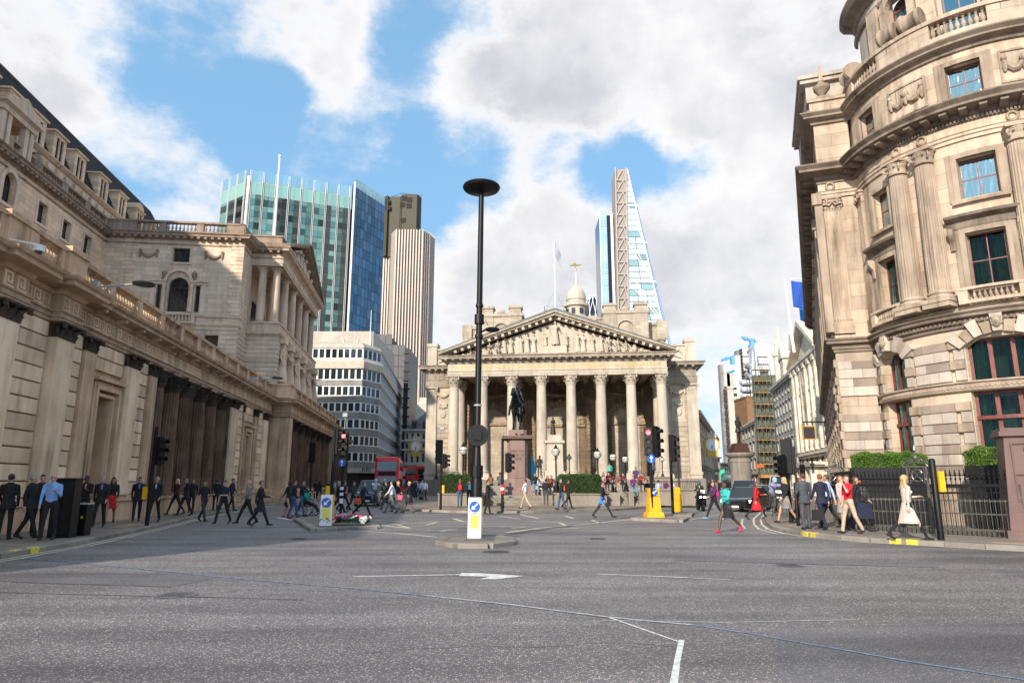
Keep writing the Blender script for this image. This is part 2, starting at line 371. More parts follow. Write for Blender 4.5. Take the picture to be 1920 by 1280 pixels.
def block_mesh(ch=.03):
 """unit block, chamfered front (front = -y)"""
 b=MB();e=ch
 b.grid([[(-.5,.5,-.5),(.5,.5,-.5),(.5,.5,.5),(-.5,.5,.5)],[(-.5,-.5+e*3,-.5),(.5,-.5+e*3,-.5),(.5,-.5+e*3,.5),(-.5,-.5+e*3,.5)],
 [(-.5+e*.4,-.5,-.5+e),(.5-e*.4,-.5,-.5+e),(.5-e*.4,-.5,.5-e),(-.5+e*.4,-.5,.5-e)]],closed=True,caps=True)
 return b
_blk={}
class Stones:
 """collects individual stones; the nearest become parts, the rest one joined part"""
 def __init__(s,parent,name,mat,limit=290):s.p,s.n,s.m,s.l,s.a=parent,name,mat,limit,[]
 def add(s,x0,x1,yf,yb,z0,z1,pri=None,rz=0.0,mat=None):s.a.append((pri if pri is not None else x0,x0,x1,yf,yb,z0,z1,rz,mat or s.m))
 def course(s,x0,x1,yf,yb,z0,z1,n,L=1.2,gap=.035,mat=None,jit=.25,pri=None):
  h=(z1-z0)/n
  for k in range(n):
   m=max(1,round((x1-x0)/L));cuts=[x0]
   for i in range(1,m):cuts.append(x0+(x1-x0)*(i+(.5 if k%2 else 0)*(m>1)-.25+rnd.uniform(-jit,jit)*.4)/m)
   cuts.append(x1)
   for a,b in zip(cuts,cuts[1:]):
    s.add(a+.004,b-.004,yf+rnd.uniform(-.008,.008),yb,z0+k*h+gap/2,z0+(k+1)*h-gap/2,pri,0,mat)
 def flush(s,world=None):
  s.a.sort(key=lambda t:t[0]);rest={}
  for i,(_,x0,x1,yf,yb,z0,z1,rz,m)in enumerate(s.a):
   if i<s.l:
    if m.name not in _blk:_blk[m.name]=fixmesh(block_mesh(),s.n,[m])
    put(_blk[m.name],s.n,s.p,((x0+x1)/2,(yf+yb)/2,(z0+z1)/2),rz,(x1-x0,yb-yf,z1-z0))
   else:rest.setdefault(m.name,[]).append((x0,x1,yf,yb,z0,z1))
  for mn,L in rest.items():
   b=MB()
   for x0,x1,yf,yb,z0,z1 in L:
    for(u,v,w)in(('f',yf,0),):
     e=.02;b.grid([[(x0,yb,z0),(x1,yb,z0),(x1,yb,z1),(x0,yb,z1)],[(x0,yf+e,z0),(x1,yf+e,z0),(x1,yf+e,z1),(x0,yf+e,z1)],
     [(x0+.01,yf,z0+e),(x1-.01,yf,z0+e),(x1-.01,yf,z1-e),(x0+.01,yf,z1-e)]],closed=True);b.face([(x0+.01,yf,z0+e),(x1-.01,yf,z0+e),(x1-.01,yf,z1-e),(x0+.01,yf,z1-e)])
   stuff(b.obj('stonework',MAT[mn],s.p))
def shaft(r,h,flutes=0,n=18,taper=.85,rows=6):
 b=MB();R_=[]
 for j in range(rows+1):
  t=j/rows;rr=r*(1-(1-taper)*max(0,(t-.25)/.75)**1.3)
  ring=[]
  if flutes:
   for k in range(flutes*4):
    a=2*PI*k/(flutes*4);q=(1.0,1.0,.93,.93)[k%4];ring.append((rr*q*math.cos(a),rr*q*math.sin(a),h*t))
  else:ring=[(rr*math.cos(2*PI*k/n),rr*math.sin(2*PI*k/n),h*t)for k in range(n)]
  R_.append(ring)
 b.grid(R_,closed=True,caps=True);return b
def attic_base(r,h=None,plinth=True):
 b=MB();h=h or r;z=0
 if plinth:b.box(-r*1.38,r*1.38,-r*1.38,r*1.38,0,h*.33);z=h*.33
 b.lathe([(r*1.3,z),(r*1.36,z+h*.1),(r*1.3,z+h*.22),(r*1.12,z+h*.26),(r*1.1,z+h*.36),(r*1.2,z+h*.42),(r*1.22,z+h*.5),(r*1.14,z+h*.57),(r,z+h*.67)],20)
 return b
def corinthian(r,h,lod=1):
 """bell, two tiers of acanthus leaves, corner volutes, concave abacus; r = neck radius"""
 b=MB();b.lathe([(r,0),(r*1.06,h*.04),(r,h*.07),(r*1.0,h*.5),(r*1.25,h*.8),(r*1.4,h*.86)],16)
 def leaf(a,z0,z1,out,w):
  c,d=math.cos(a),math.sin(a);rows=[]
  for t,o,ww in((0,.03,.8),(.35,.10,1.0),(.7,.22,.95),(.92,.42,.75),(1.0,.5,.45),(.90,.56,.3)):
   rr=r*(1+out*o*1.3);z=z0+(z1-z0)*t;row=[]
   for q in(-1,-.5,0,.5,1):
    rq=rr-abs(q)*.05*r+(0.03*r if q in(-.5,.5)else 0)
    row.append((rq*c-q*w*ww*d,rq*d+q*w*ww*c,z))
   rows.append(row)
  b.grid(rows)
 for k in range(8):leaf(2*PI*k/8+PI/8,h*.06,h*.42,1.0,r*.36)
 for k in range(8):leaf(2*PI*k/8,h*.10,h*.68,1.15,r*.36)
 for k in range(4):
  a=PI/4+k*PI/2;c,d=math.cos(a),math.sin(a)
  b.tube([(r*.95*c,r*.95*d,h*.5),(r*1.25*c,r*1.25*d,h*.74),(r*1.62*c,r*1.62*d,h*.86),(r*1.78*c,r*1.78*d,h*.78),(r*1.66*c,r*1.66*d,h*.68),(r*1.52*c,r*1.52*d,h*.74)],[r*.1,r*.13,r*.14,r*.14,r*.13,r*.09],6)
  a=k*PI/2;b.ball((r*1.32*math.cos(a),r*1.32*math.sin(a),h*.9),r*.2,8,4)
 pts=[]
 for k in range(4):
  a=PI/4+k*PI/2
  pts+=[(r*1.95*math.cos(a-.08),r*1.95*math.sin(a-.08)),(r*1.95*math.cos(a+.08),r*1.95*math.sin(a+.08))]
  m=a+PI/4;pts+=[(r*1.3*math.cos(m-.25),r*1.3*math.sin(m-.25)),(r*1.3*math.cos(m+.25),r*1.3*math.sin(m+.25))]
 b.ext(pts,'z',h*.88,h*1.0)
 return b
def ionic(r,h):
 b=MB();b.lathe([(r,0),(r*1.05,h*.1),(r,h*.16),(r*1.02,h*.4),(r*1.2,h*.6),(r*1.1,h*.7)],16)
 for sx in(-1,1):
  for sy in(-1,1):
   a=math.atan2(sy,sx);cx,cy=r*1.25*math.cos(a),r*1.25*math.sin(a);K=14;pts=[];rr=[]
   for k in range(K):
    t=k/(K-1);an=PI/2-t*3.6*PI;q=r*.42*(1-.75*t)
    pts.append((cx+q*math.cos(an)*math.cos(a)*.9,cy+q*math.cos(an)*math.sin(a)*.9,h*.45+q*math.sin(an)));rr.append(r*.12*(1-.4*t))
   b.tube(pts,rr,6)
 b.box(-r*1.25,r*1.25,-r*1.25,r*1.25,h*.82,h);b.lathe([(r*.9,h*.6),(r*1.2,h*.7),(r*1.2,h*.83)],16)
 for sx in(-1,1):
  b.ball((sx*r*.5,-r*1.2,h*.55),r*.13,6,4)
 return b
def pilcap(w,h,d):
 """corinthian capital for a flat pilaster, width w"""
 b=MB();b.box(-w/2,w/2,-.02,d,0,h*.86)
 for tier,(z0,z1,n)in enumerate(((0.02,.42,4),(.12,.68,3))):
  for k in range(n):
   cx=-w/2+w*(k+.5)/n;ww=w/n*.46;rows=[]
   for t,o,q in((0,.03,.8),(.4,.07,1),(.75,.13,.9),(.95,.22,.6),(.86,.25,.3)):
    rows.append([(cx-ww*q,-o*w*.55,h*(z0+(z1-z0)*t)),(cx,-o*w*.55-.03*w,h*(z0+(z1-z0)*t)),(cx+ww*q,-o*w*.55,h*(z0+(z1-z0)*t))])
   b.grid(rows)
 for s_ in(-1,1):
  b.tube([(s_*w*.25,-.06*w,h*.55),(s_*w*.45,-.14*w,h*.78),(s_*w*.6,-.2*w,h*.82),(s_*w*.62,-.2*w,h*.68),(s_*w*.5,-.18*w,h*.7)],w*.055,6)
 b.ball((0,-.14*w,h*.9),w*.09,6,4)
 b.box(-w*.66,w*.66,-w*.22,d+.02,h*.87,h)
 return b
_bal={}
def baluster_mesh(h,r,mat):
 k=(round(h,2),round(r,2),mat.name)
 if k not in _bal:
  b=MB();b.box(-r*1.05,r*1.05,-r*1.05,r*1.05,0,h*.08);b.box(-r*1.05,r*1.05,-r*1.05,r*1.05,h*.92,h)
  b.lathe([(r*.75,h*.08),(r*.95,h*.14),(r*.5,h*.2),(r*.85,h*.3),(r*1.0,h*.4),(r*.8,h*.52),(r*.45,h*.68),(r*.42,h*.76),(r*.7,h*.8),(r*.5,h*.84),(r*.75,h*.92)],10)
  _bal[k]=fixmesh(b,'baluster',[mat],smooth=True)
 return _bal[k]
def balustrade(parent,x0,x1,y,z0,h,mat,bays,ped=.55,thick=.34,nb=6,budget=None,rail=None,br=.085,solid=()):
 """pedestals, plinth, rail and balusters along local x; returns baluster count"""
 rail=rail or mat;m=MB();m.box(x0,x1,y-thick/2,y+thick/2,z0,z0+h*.2);m.box(x0,x1,y-thick/2-.05,y+thick/2+.05,z0+h*.86,z0+h)
 m.obj('balustrade_rail',rail,parent);L=(x1-x0)/bays;pm=MB()
 me=baluster_mesh(h*.66,br,mat);cnt=0;far=MB()
 for i in range(bays+1):
  cx=x0+i*L;pm.box(cx-ped/2,cx+ped/2,y-thick/2-.03,y+thick/2+.03,z0+.002,z0+h*.859)
 pm.obj('pedestal',mat,parent)
 for i in range(bays):
  a,b=x0+i*L+ped/2,x0+(i+1)*L-ped/2
  if i in solid:
   MB().box(a,b,y-thick/2+.04,y+thick/2-.04,z0+h*.2,z0+h*.86).obj('parapet_panel',mat,parent);continue
  for k in range(nb):
   cx=a+(b-a)*(k+.5)/nb;cnt+=1
   if budget is None or cnt<=budget:put(me,'baluster',parent,(cx,y,z0+h*.2))
   else:far.lathe([(br*.7,z0+h*.2),(br,z0+h*.45),(br*.45,z0+h*.7),(br*.7,z0+h*.86)],6,(cx,y))
 if far.f:stuff(far.obj('baluster_row',mat,parent))
 return cnt
def swag(b,x0,x1,z,y,drop,r=.07,n=13,ends=True,tf=None):
 """lumpy garland with hanging ends"""
 tf=tf or(lambda p:p)
 P=[(x0+(x1-x0)*k/n,y-.05,z-drop*math.sin(PI*k/n))for k in range(n+1)]
 rr=[r*(.6+.55*math.sin(PI*k/n))*(1+.22*(k%2))for k in range(n+1)]
 b.tube([tf(p)for p in P],rr,7)
 if ends:
  for x in(x0,x1):
   b.tube([tf((x,y-.05,z+r)),tf((x,y-.07,z-drop*.3)),tf((x,y-.05,z-drop*.75)),tf((x,y-.04,z-drop*1.2))],[r*.9,r*.75,r*1.05,r*.4],7)
   q=tf((x,y-.08,z+r));b.ball(q,r*1.15,7,5)
def dentils(b,x0,x1,yf,yb,z0,z1,pitch,w=.5):
 n=max(1,round((x1-x0)/pitch));p=(x1-x0)/n
 for k in range(n):b.box(x0+p*(k+.5-w/2),x0+p*(k+.5+w/2),yf,yb,z0,z1)
def modillions(parent,x0,x1,yf,yb,z0,z1,pitch,w,mat,name='modillion'):
 n=max(1,round((x1-x0)/pitch));p=(x1-x0)/n;k_=('mod',round(w,2),round(z1-z0,2),round(yb-yf,2),mat.name)
 if k_ not in _bal:
  L,h=yb-yf,z1-z0;m=MB();m.ext([(-L,h),(-L,h*.55),(-L*.85,h*.4),(-L*.35,h*.5),(-L*.15,0),(0,0),(0,h)],'x',-w/2,w/2);_bal[k_]=fixmesh(m,name,[mat])
 for k in range(n):put(_bal[k_],name,parent,(x0+p*(k+.5),yb,z0))
def text(parent,body,size,loc,rot,mat,ext=.01,align='CENTER',name='lettering'):
 c=bpy.data.curves.new(name,'FONT');c.body=body;c.size=size;c.extrude=ext;c.align_x=align;c.materials.append(mat);c.resolution_u=3
 o=bpy.data.objects.new(name,c);C.objects.link(o);me=bpy.data.meshes.new_from_object(o.evaluated_get(bpy.context.evaluated_depsgraph_get()));bpy.data.objects.remove(o);return put(me,name,parent,loc,rot)
def cone_prim(a,b,ra,rb,sx=1.0,sy=1.0):
 return(Vector(a),Vector(b),ra,rb,sx,sy)
def body_mesh(prims,voxel=.014,smooth=2,name='person'):
 b=MB()
 for(a,c,ra,rb,fx,fy,tg)in prims:
  d=(c-a);L=d.length
  ax=d.normalized()if L>1e-6 else Vector((0,0,1));u=ax.cross(Vector((0,1,0)));
  if u.length<.05:u=Vector((1,0,0))
  u.normalize();w=ax.cross(u);rows=[];n=12
  fl=tg>=10
  prof=([(-ra*.3,ra*.5),(0,ra),(L,rb),(L+.01,rb*.96)]if fl else[])or[(-ra*math.cos(t),ra*math.sin(t))for t in(0.15,.6,1.1,PI/2)]+[(L+rb*math.cos(t),rb*math.sin(t))for t in(PI/2,1.1,.6,.15)]
  for(h,r)in prof:rows.append([a+ax*h+u*math.cos(2*PI*k/n)*r*fx+w*math.sin(2*PI*k/n)*r*fy for k in range(n)])
  b.grid(rows,closed=True,caps=True)
 me=b.mesh(name);bm=bmesh.new();bm.from_mesh(me);bmesh.ops.recalc_face_normals(bm,faces=bm.faces);bm.to_mesh(me);bm.free()
 o=bpy.data.objects.new('t',me);C.objects.link(o)
 r=o.modifiers.new('r','REMESH');r.mode='VOXEL';r.voxel_size=voxel;r.adaptivity=0
 s=o.modifiers.new('s','SMOOTH');s.iterations=smooth;s.factor=.5
 dg=bpy.context.evaluated_depsgraph_get();out=bpy.data.meshes.new_from_object(o.evaluated_get(dg));out.name=name
 bpy.data.objects.remove(o)
 n=len(out.polygons);cen=np.empty(n*3);out.polygons.foreach_get('center',cen);cen=cen.reshape(-1,3)
 best=np.full(n,1e9);idx=np.zeros(n,int)
 for(a,c,ra,rb,fx,fy,tg)in prims:
  tg%=10
  A_=np.array(a);D=np.array(c-a);LL=max(D@D,1e-9);t=np.clip(((cen-A_)@D)/LL,0,1)
  q=cen-(A_+t[:,None]*D);rr=ra+(rb-ra)*t
  dist=np.sqrt((q[:,0]/max(fx,.3))**2+(q[:,1]/max(fy,.3))**2+q[:,2]**2)-rr if(fx!=1 or fy!=1)else np.sqrt((q**2).sum(1))-rr
  m=dist<best;best[m]=dist[m];idx[m]=tg
 while len(out.materials)<6:out.materials.append(MAT['skin'])
 out.polygons.foreach_set('material_index',idx.astype(np.int32));out.polygons.foreach_set('use_smooth',[True]*n);out.update()
 return out
def V3(*a):return Vector(a)
def figure(legL=(0,0),legR=(0,0),armL=(10,15),armR=(10,15),lean=0,sit=False,skirt=0,coat=0,hair='short',female=False,bareL=False,bareA=False,head=(0,0),splay=6,hat=None,robe=False,bend=0,armout=8,bag=False,voxel=.014,tights=False):
 """facing -y. leg = (hip swing forward deg, knee bend deg); arm = (shoulder swing forward deg, elbow bend deg)"""
 P=[]
 def add(a,b,ra,rb,tg,fx=1,fy=1):P.append((Vector(a),Vector(b),ra,rb,fx,fy,tg))
 hz=.92;W_=.95 if female else 1.0
 def rot(v,deg,piv):
  a=math.radians(deg);d=v-piv;return piv+Vector((d.x,d.y*math.cos(a)-d.z*math.sin(a),d.y*math.sin(a)+d.z*math.cos(a)))
 pel=V3(0,0,hz);T=lambda x,y,z:rot(V3(x,y,z),lean,pel)
 feet=[]
 for sx,(hs,kb)in((-1,legL),(1,legR)):
  hip=V3(sx*.09,0,hz-.02);a=math.radians(hs);so=math.radians(splay if sit else splay*.4)*sx
  th=V3(math.sin(so)*.44,-math.sin(a)*.44,-math.cos(a)*.44);knee=hip+th
  a2=math.radians(hs-kb);sh=V3(math.sin(so)*.1,-math.sin(a2)*.42,-math.cos(a2)*.42);ank=knee+sh
  tg=0 if bareL else(3 if tights else 2)
  add(hip,knee,.092*W_,.062,tg);add(knee,ank,.058 if bareL or female else.064,.038 if bareL or female else.052,tg)
  fa=math.radians(min(0,hs-kb)*.8)if not sit else 0
  toe=ank+V3(0,-.17*math.cos(fa),-.055+.17*math.sin(fa));heel=ank+V3(0,.035,-.055)
  add(heel,ank+V3(0,-.05,-.04),.038,.036,3);add(heel+V3(0,-.02,.0),toe,.036,.030,3,1.15,1);feet.append(min(toe.z,heel.z)-.033)
 add(T(-.06,0,.93),T(.06,0,.93),.115,.115,2,1,.9);
 add(T(0,.0,.98),T(0,.0,1.22),.118*W_,.128*W_,1,1.22,.88);add(T(0,0,1.20),T(0,.01,1.38),.135*W_,.12*W_,1,1.28,.84)
 add(T(-.13*W_,.01,1.395),T(.13*W_,.01,1.395),.062,.062,1);add(T(0,-.06,1.16),T(0,-.055,1.40),.05,.05,5,.9,1)
 if female:
  for sx in(-1,1):add(T(sx*.065,-.085,1.27),T(sx*.065,-.09,1.27),.055,.055,1)
 neck=T(0,.015,1.43);hd=T(0,-.005,1.60);a=math.radians(head[0]);hp=V3(hd.x,hd.y-math.sin(a)*.04,hd.z-.015*abs(math.sin(a)))
 add(neck,hp-V3(0,0,.06),.052,.05,0)
 yw=math.radians(head[1]);F_=V3(math.sin(yw),-math.cos(yw),-math.sin(a)*.6);R_=V3(math.cos(yw),math.sin(yw),0)
 add(hp+V3(0,0,.035),hp-V3(0,0,.03),.082,.072,0,.94,1.08)
 add(hp-V3(0,0,.05)+F_*.03,hp-V3(0,0,.075)+F_*.045,.055,.034,0)
 add(hp+F_*.075+V3(0,0,.0),hp+F_*.098-V3(0,0,.032),.010,.016,0)
 for sx in(-1,1):
  add(hp+R_*sx*.078+V3(0,0,-.01),hp+R_*sx*.083+V3(0,0,.018),.014,.016,0)
  add(hp+R_*sx*.031+F_*.078+V3(0,0,.008),hp+R_*sx*.033+F_*.078+V3(0,0,.008),.011,.011,4)
  add(hp+R_*sx*.02+F_*.082+V3(0,0,.027),hp+R_*sx*.042+F_*.074+V3(0,0,.027),.009,.007,4)
 add(hp+R_*-.022+F_*.078-V3(0,0,.055),hp+R_*.022+F_*.078-V3(0,0,.055),.009,.009,4 if False else 0)
 if hair!='bald':
  add(hp+V3(0,0,.055)-F_*.02,hp+V3(0,0,.03)-F_*.035,.080,.084,4,.98,1.02)
  add(hp+V3(0,0,.07)+F_*.035,hp+V3(0,0,.075)+F_*.02,.05,.055,4,1.15,1)
 if hair=='long':
  for sx in(-1,0,1):add(hp+R_*sx*.06-F_*(.03+.02*(sx==0))+V3(0,0,.02),hp+R_*sx*.085-F_*.055-V3(0,0,.2),.042,.045,4)
 if hair=='bun':add(hp-F_*.1+V3(0,0,.03),hp-F_*.12+V3(0,0,.03),.04,.04,4)
 if hat=='helmet':add(hp+V3(0,0,.05),hp+V3(0,0,-.02),.118,.115,4)
 if hat=='cap':add(hp+V3(0,0,.075),hp+V3(0,0,.06),.09,.093,4);add(hp+V3(0,0,.06)+F_*.05,hp+V3(0,0,.05)+F_*.13,.04,.02,4,1.4,1)
 if hat=='brim':add(hp+V3(0,0,.09),hp+V3(0,0,.06),.08,.09,4);add(hp+V3(0,0,.055),hp+V3(0,0,.05),.02,.16,4,1,.16)
 for sx,(sw,eb)in((-1,armL),(1,armR)):
  sh=T(sx*.185*W_,.01,1.385);a=math.radians(sw+lean*.6);o=math.radians(armout)*sx
  el=sh+V3(math.sin(o)*.29,-math.sin(a)*.29,-math.cos(a)*.28);a2=math.radians(sw+eb+lean*.6);inw=-sx*(.06 if eb>50 else.01)
  wr=el+V3(inw,-math.sin(a2)*.25,-math.cos(a2)*.25)
  add(sh,el,.058*W_,.045*W_,1);add(el,wr,.043*W_,.030*W_,0 if bareA else 1)
  dr=(wr-el).normalized();sd=V3(1,0,0)if abs(dr.x)<.9 else V3(0,1,0);nrm=dr.cross(sd).normalized()
  pm=wr+dr*.085;add(wr+dr*.02,pm,.028,.034,0,1,1)
  sd2=nrm.cross(dr).normalized();wd=nrm if abs(dr.z)>.6 else sd2
  for q,ln in((-.030,.060),(-.011,.072),(.010,.068),(.029,.052)):
   k1=pm+wd*q+dr*.02;k2=k1+dr*ln*.55;cu=-sx*sd2 if abs(dr.z)>.6 else nrm*-1
   add(k1,k2,.0115,.0105,0);add(k2,k2+dr*ln*.35+cu*.025,.0105,.009,0)
  th=wr+dr*.045+wd*(-.035);add(th,th+dr*.035-wd*.022,.013,.011,0)
 tp=T(0,0,.98)
 if skirt:
  sw=.10 if sit else 0
  add(tp,V3(0,-sw,hz-skirt),.12,.15+skirt*.12,12,1.12,.95)
 if coat:add(tp,V3(0,.0,hz-coat),.13,.15+coat*.26,11,1.1,.95)
 if robe:add(tp,V3(0,0,.06),.15,.27,12,1.1,.9)
 if bag:add(T(0,.14,1.30),T(0,.155,1.10),.085,.11,1 if False else 5,1.15,.8)
 me=body_mesh(P,voxel,2)
 dz=-min(feet);me.transform(Matrix.Translation((0,0,dz)));me['dz']=dz
 return me
def cloth(col):
 k='cloth_%d_%d_%d'%tuple(int(c*100)for c in col)
 return pbr(k,col,.85,noise=(5,.22),bump=.25)
pbr('skin',(.47,.27,.19),.55,noise=(4,.1))
SKIN=[MAT['skin'],pbr('skin_tan',(.36,.19,.12),.55),pbr('skin_dark',(.10,.05,.032),.5),pbr('skin_pink',(.55,.30,.23),.55)]
HAIRS=dict(d=pbr('hair_dark',(.018,.012,.009),.6),b=pbr('hair_brown',(.07,.035,.018),.6),g=pbr('hair_grey',(.27,.26,.25),.7),y=pbr('hair_blond',(.48,.33,.14),.6),r=pbr('hair_red',(.22,.07,.02),.6))
POSE={}
def pose(k):
 if k in POSE:return POSE[k]
 D=dict(
 walk=dict(legL=(26,6),legR=(-20,14),armL=(-22,12),armR=(24,22)),
 walk2=dict(legL=(-16,28),legR=(17,4),armL=(20,30),armR=(-16,14)),
 stride=dict(legL=(34,8),legR=(-28,18),armL=(-26,15),armR=(28,60),lean=5),
 suit=dict(legL=(20,4),legR=(-14,14),armL=(-12,16),armR=(14,26),coat=.14),
 suitstand=dict(legL=(3,2),legR=(-3,2),armL=(4,14),armR=(10,40),coat=.14),
 overcoat=dict(legL=(28,6),legR=(-22,16),armL=(-18,14),armR=(16,70),coat=.36),
 tee=dict(legL=(24,6),legR=(-20,16),armL=(-10,30),armR=(22,70),bareA=True),
 teestand=dict(legL=(4,2),legR=(-5,3),armL=(8,30),armR=(20,80),bareA=True),
 stand=dict(legL=(3,0),legR=(-3,3),armL=(6,10),armR=(8,18)),
 read=dict(legL=(12,4),legR=(-8,8),armL=(20,80),armR=(22,85),head=(25,0)),
 phoneear=dict(legL=(16,4),legR=(-14,14),armL=(0,14),armR=(45,118),bareA=True,armout=14),
 womanwalk=dict(legL=(24,4),legR=(-20,20),armL=(-18,14),armR=(20,34),hair='long',female=True),
 skirt=dict(legL=(22,4),legR=(-16,20),armL=(-16,12),armR=(16,30),hair='long',female=True,skirt=.38,bareL=True),
 skirtstand=dict(legL=(4,0),legR=(-4,3),armL=(6,12),armR=(15,60),hair='long',female=True,skirt=.42,bareL=True),
 lady=dict(legL=(27,4),legR=(-26,20),armL=(-14,16),armR=(22,72),hair='long',female=True,coat=.46,head=(8,0)),
 jogger=dict(legL=(30,14),legR=(-22,30),armL=(-24,40),armR=(24,70),hair='bun',female=True,skirt=.40,bareL=True,lean=6),
 shorts=dict(legL=(32,4),legR=(-28,12),armL=(-6,30),armR=(20,74),hair='bun',female=True,skirt=.22,tights=True),
 pack=dict(legL=(14,4),legR=(-12,8),armL=(6,20),armR=(8,30),bag=True),
 packwoman=dict(legL=(26,4),legR=(-22,18),armL=(-10,24),armR=(18,50),hair='long',female=True,bag=True),
 sit=dict(legL=(82,84),legR=(76,80),armL=(28,50),armR=(34,60),sit=True,lean=10,splay=9),
 sitw=dict(legL=(80,78),legR=(84,88),armL=(30,60),armR=(28,75),sit=True,lean=16,female=True,hair='long',head=(20,10)),
 recline=dict(legL=(74,30),legR=(70,36),armL=(30,40),armR=(30,40),sit=True,lean=-10),
 cycle=dict(legL=(70,78),legR=(30,52),armL=(58,14),armR=(58,14),sit=True,lean=28,hat='helmet',splay=4),
 moto=dict(legL=(62,68),legR=(62,68),armL=(46,34),armR=(46,34),sit=True,lean=8,hat='helmet',splay=20),
 push=dict(legL=(18,4),legR=(-14,14),armL=(40,40),armR=(40,40),lean=6),
 bald=dict(legL=(10,4),legR=(-10,8),armL=(8,20),armR=(20,95),hair='bald',bareA=False),
 soldier=dict(legL=(4,0),legR=(-3,2),armL=(8,20),armR=(20,60),hat='cap',coat=.12),
 greathead=dict(legL=(8,2),legR=(-4,4),armL=(14,60),armR=(8,35),hat='brim',coat=.25,head=(22,20)),
 robed=dict(legL=(6,0),legR=(-4,0),armL=(20,50),armR=(14,70),robe=True,female=True,hair='bun',voxel=.03),
 robed2=dict(legL=(6,0),legR=(-4,0),armL=(-8,30),armR=(50,40),robe=True,voxel=.03,head=(10,25)),
 crouch=dict(legL=(80,100),legR=(60,110),armL=(40,30),armR=(50,40),lean=28,sit=True,robe=False,skirt=.4,voxel=.03),
 rider=dict(legL=(38,40),legR=(38,40),armL=(20,60),armR=(12,55),sit=True,splay=34,coat=.0,voxel=.016,head=(0,0)),
 )
 POSE[k]=figure(**D[k]);POSE[k].name='person';return POSE[k]
NP=[0]
def person(k,loc,face,label,top,legs,shoe=(.02,.018,.016),hair='d',skin=0,shirt=None,h=1.0,group=None):
 """face = heading in degrees: 0 looks at the camera side (-y), 90 looks to +x, 180 away, 270 to -x"""
 me=pose(k);o=put(me,'person',None,loc,math.radians(face),h)
 mats=[SKIN[skin],cloth(top),cloth(legs),cloth(shoe),HAIRS.get(hair,HAIRS['d'])if isinstance(hair,str)else cloth(hair),cloth(shirt)if shirt else cloth(top)]
 for s_,m in zip(o.material_slots,mats):s_.link='OBJECT';s_.material=m
 NP[0]+=1
 return tag(o,label,'person',group)
BRZ=math.atan2(.9925,-.1225)
BL=(-15.2,18.0)
scr=thing('bank_street_wall','long low soot-streaked stone screen wall with fluted colonnades and a balustrade along the left pavement','wall',(*BL,0),BRZ)
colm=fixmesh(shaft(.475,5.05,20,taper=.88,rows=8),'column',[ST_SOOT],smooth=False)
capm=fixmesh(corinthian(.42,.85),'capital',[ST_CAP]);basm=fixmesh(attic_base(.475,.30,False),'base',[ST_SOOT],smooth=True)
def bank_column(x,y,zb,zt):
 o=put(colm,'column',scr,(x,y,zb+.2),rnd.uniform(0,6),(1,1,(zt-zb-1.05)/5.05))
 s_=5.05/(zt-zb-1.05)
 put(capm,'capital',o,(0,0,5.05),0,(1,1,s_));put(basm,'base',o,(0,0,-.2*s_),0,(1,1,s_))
b=MB()
SP=[(-13,14.2),(27.0,39.3)]
wall(b,-13,8.75,0,7.06,.13);wall(b,10.05,14.2,0,7.06,.13);b.face([(8.75,.13,5.75),(10.05,.13,5.75),(10.05,.13,7.06),(8.75,.13,7.06)])
b.box(8.75,8.78,.13,.75,1.1,5.75);b.box(10.02,10.05,.13,.75,1.1,5.75);b.box(8.75,10.05,.75,.8,0,5.8);b.box(8.75,10.05,.13,.8,5.75,5.8)
wall(b,27.0,31.25,0,7.06,.13);wall(b,32.35,39.3,0,7.06,.13);b.face([(31.25,.13,5.75),(32.35,.13,5.75),(32.35,.13,7.06),(31.25,.13,7.06)])
b.box(31.25,32.35,.7,.75,0,5.8);b.box(31.25,31.28,.13,.7,0,5.75);b.box(32.32,32.35,.13,.7,0,5.75);b.box(31.25,32.35,.13,.75,5.75,5.8)
b.box(-13,100,3.2,3.4,0,9.6)
b.obj('wall',ST_PLAIN,scr)
b=MB()
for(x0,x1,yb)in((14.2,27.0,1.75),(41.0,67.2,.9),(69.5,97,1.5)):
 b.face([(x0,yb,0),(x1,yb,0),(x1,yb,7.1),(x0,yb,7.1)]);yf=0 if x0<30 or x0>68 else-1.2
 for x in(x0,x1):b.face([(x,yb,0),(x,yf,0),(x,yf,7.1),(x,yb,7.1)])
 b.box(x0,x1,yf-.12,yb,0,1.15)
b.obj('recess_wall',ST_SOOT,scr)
# plinth and ledge
b=MB();
for x0,x1,yy in((-13,8.7,0),(10.1,14.2,0),(27,39.3,0),(39.3,67.8,-1.5),(67.8,97,0)):
 b.box(x0,x1,yy-.22,.5,0,.92);b.box(x0,x1,yy-.30,.5,.92,1.02);b.box(x0,x1,yy-.12,.5,1.02,1.16)
b.box(14.2,27,-.22,.3,0,.92);b.box(14.2,27,-.30,.3,.92,1.02)
b.obj('plinth',ST_PLAIN,scr)
# coursed blocks
st=Stones(scr,'stone',ST_BANK,280)
for a,c in((-6,1.62),(2.86,4.72),(5.97,7.12),(12.12,13.32),(28.72,30.2),(34.35,36.2)):
 st.course(a,c,.0,.12,1.17,7.04,11,L=1.3,gap=.05)
st.course(8.08,10.78,.02,.12,5.98,7.04,2,L=1.3,gap=.05);st.course(30.5,33.2,.02,.12,5.98,7.04,2,L=1.2,gap=.05)
st.course(68.2,69.4,.0,.12,1.17,7.04,11,L=1.2,gap=.05)
st.flush()
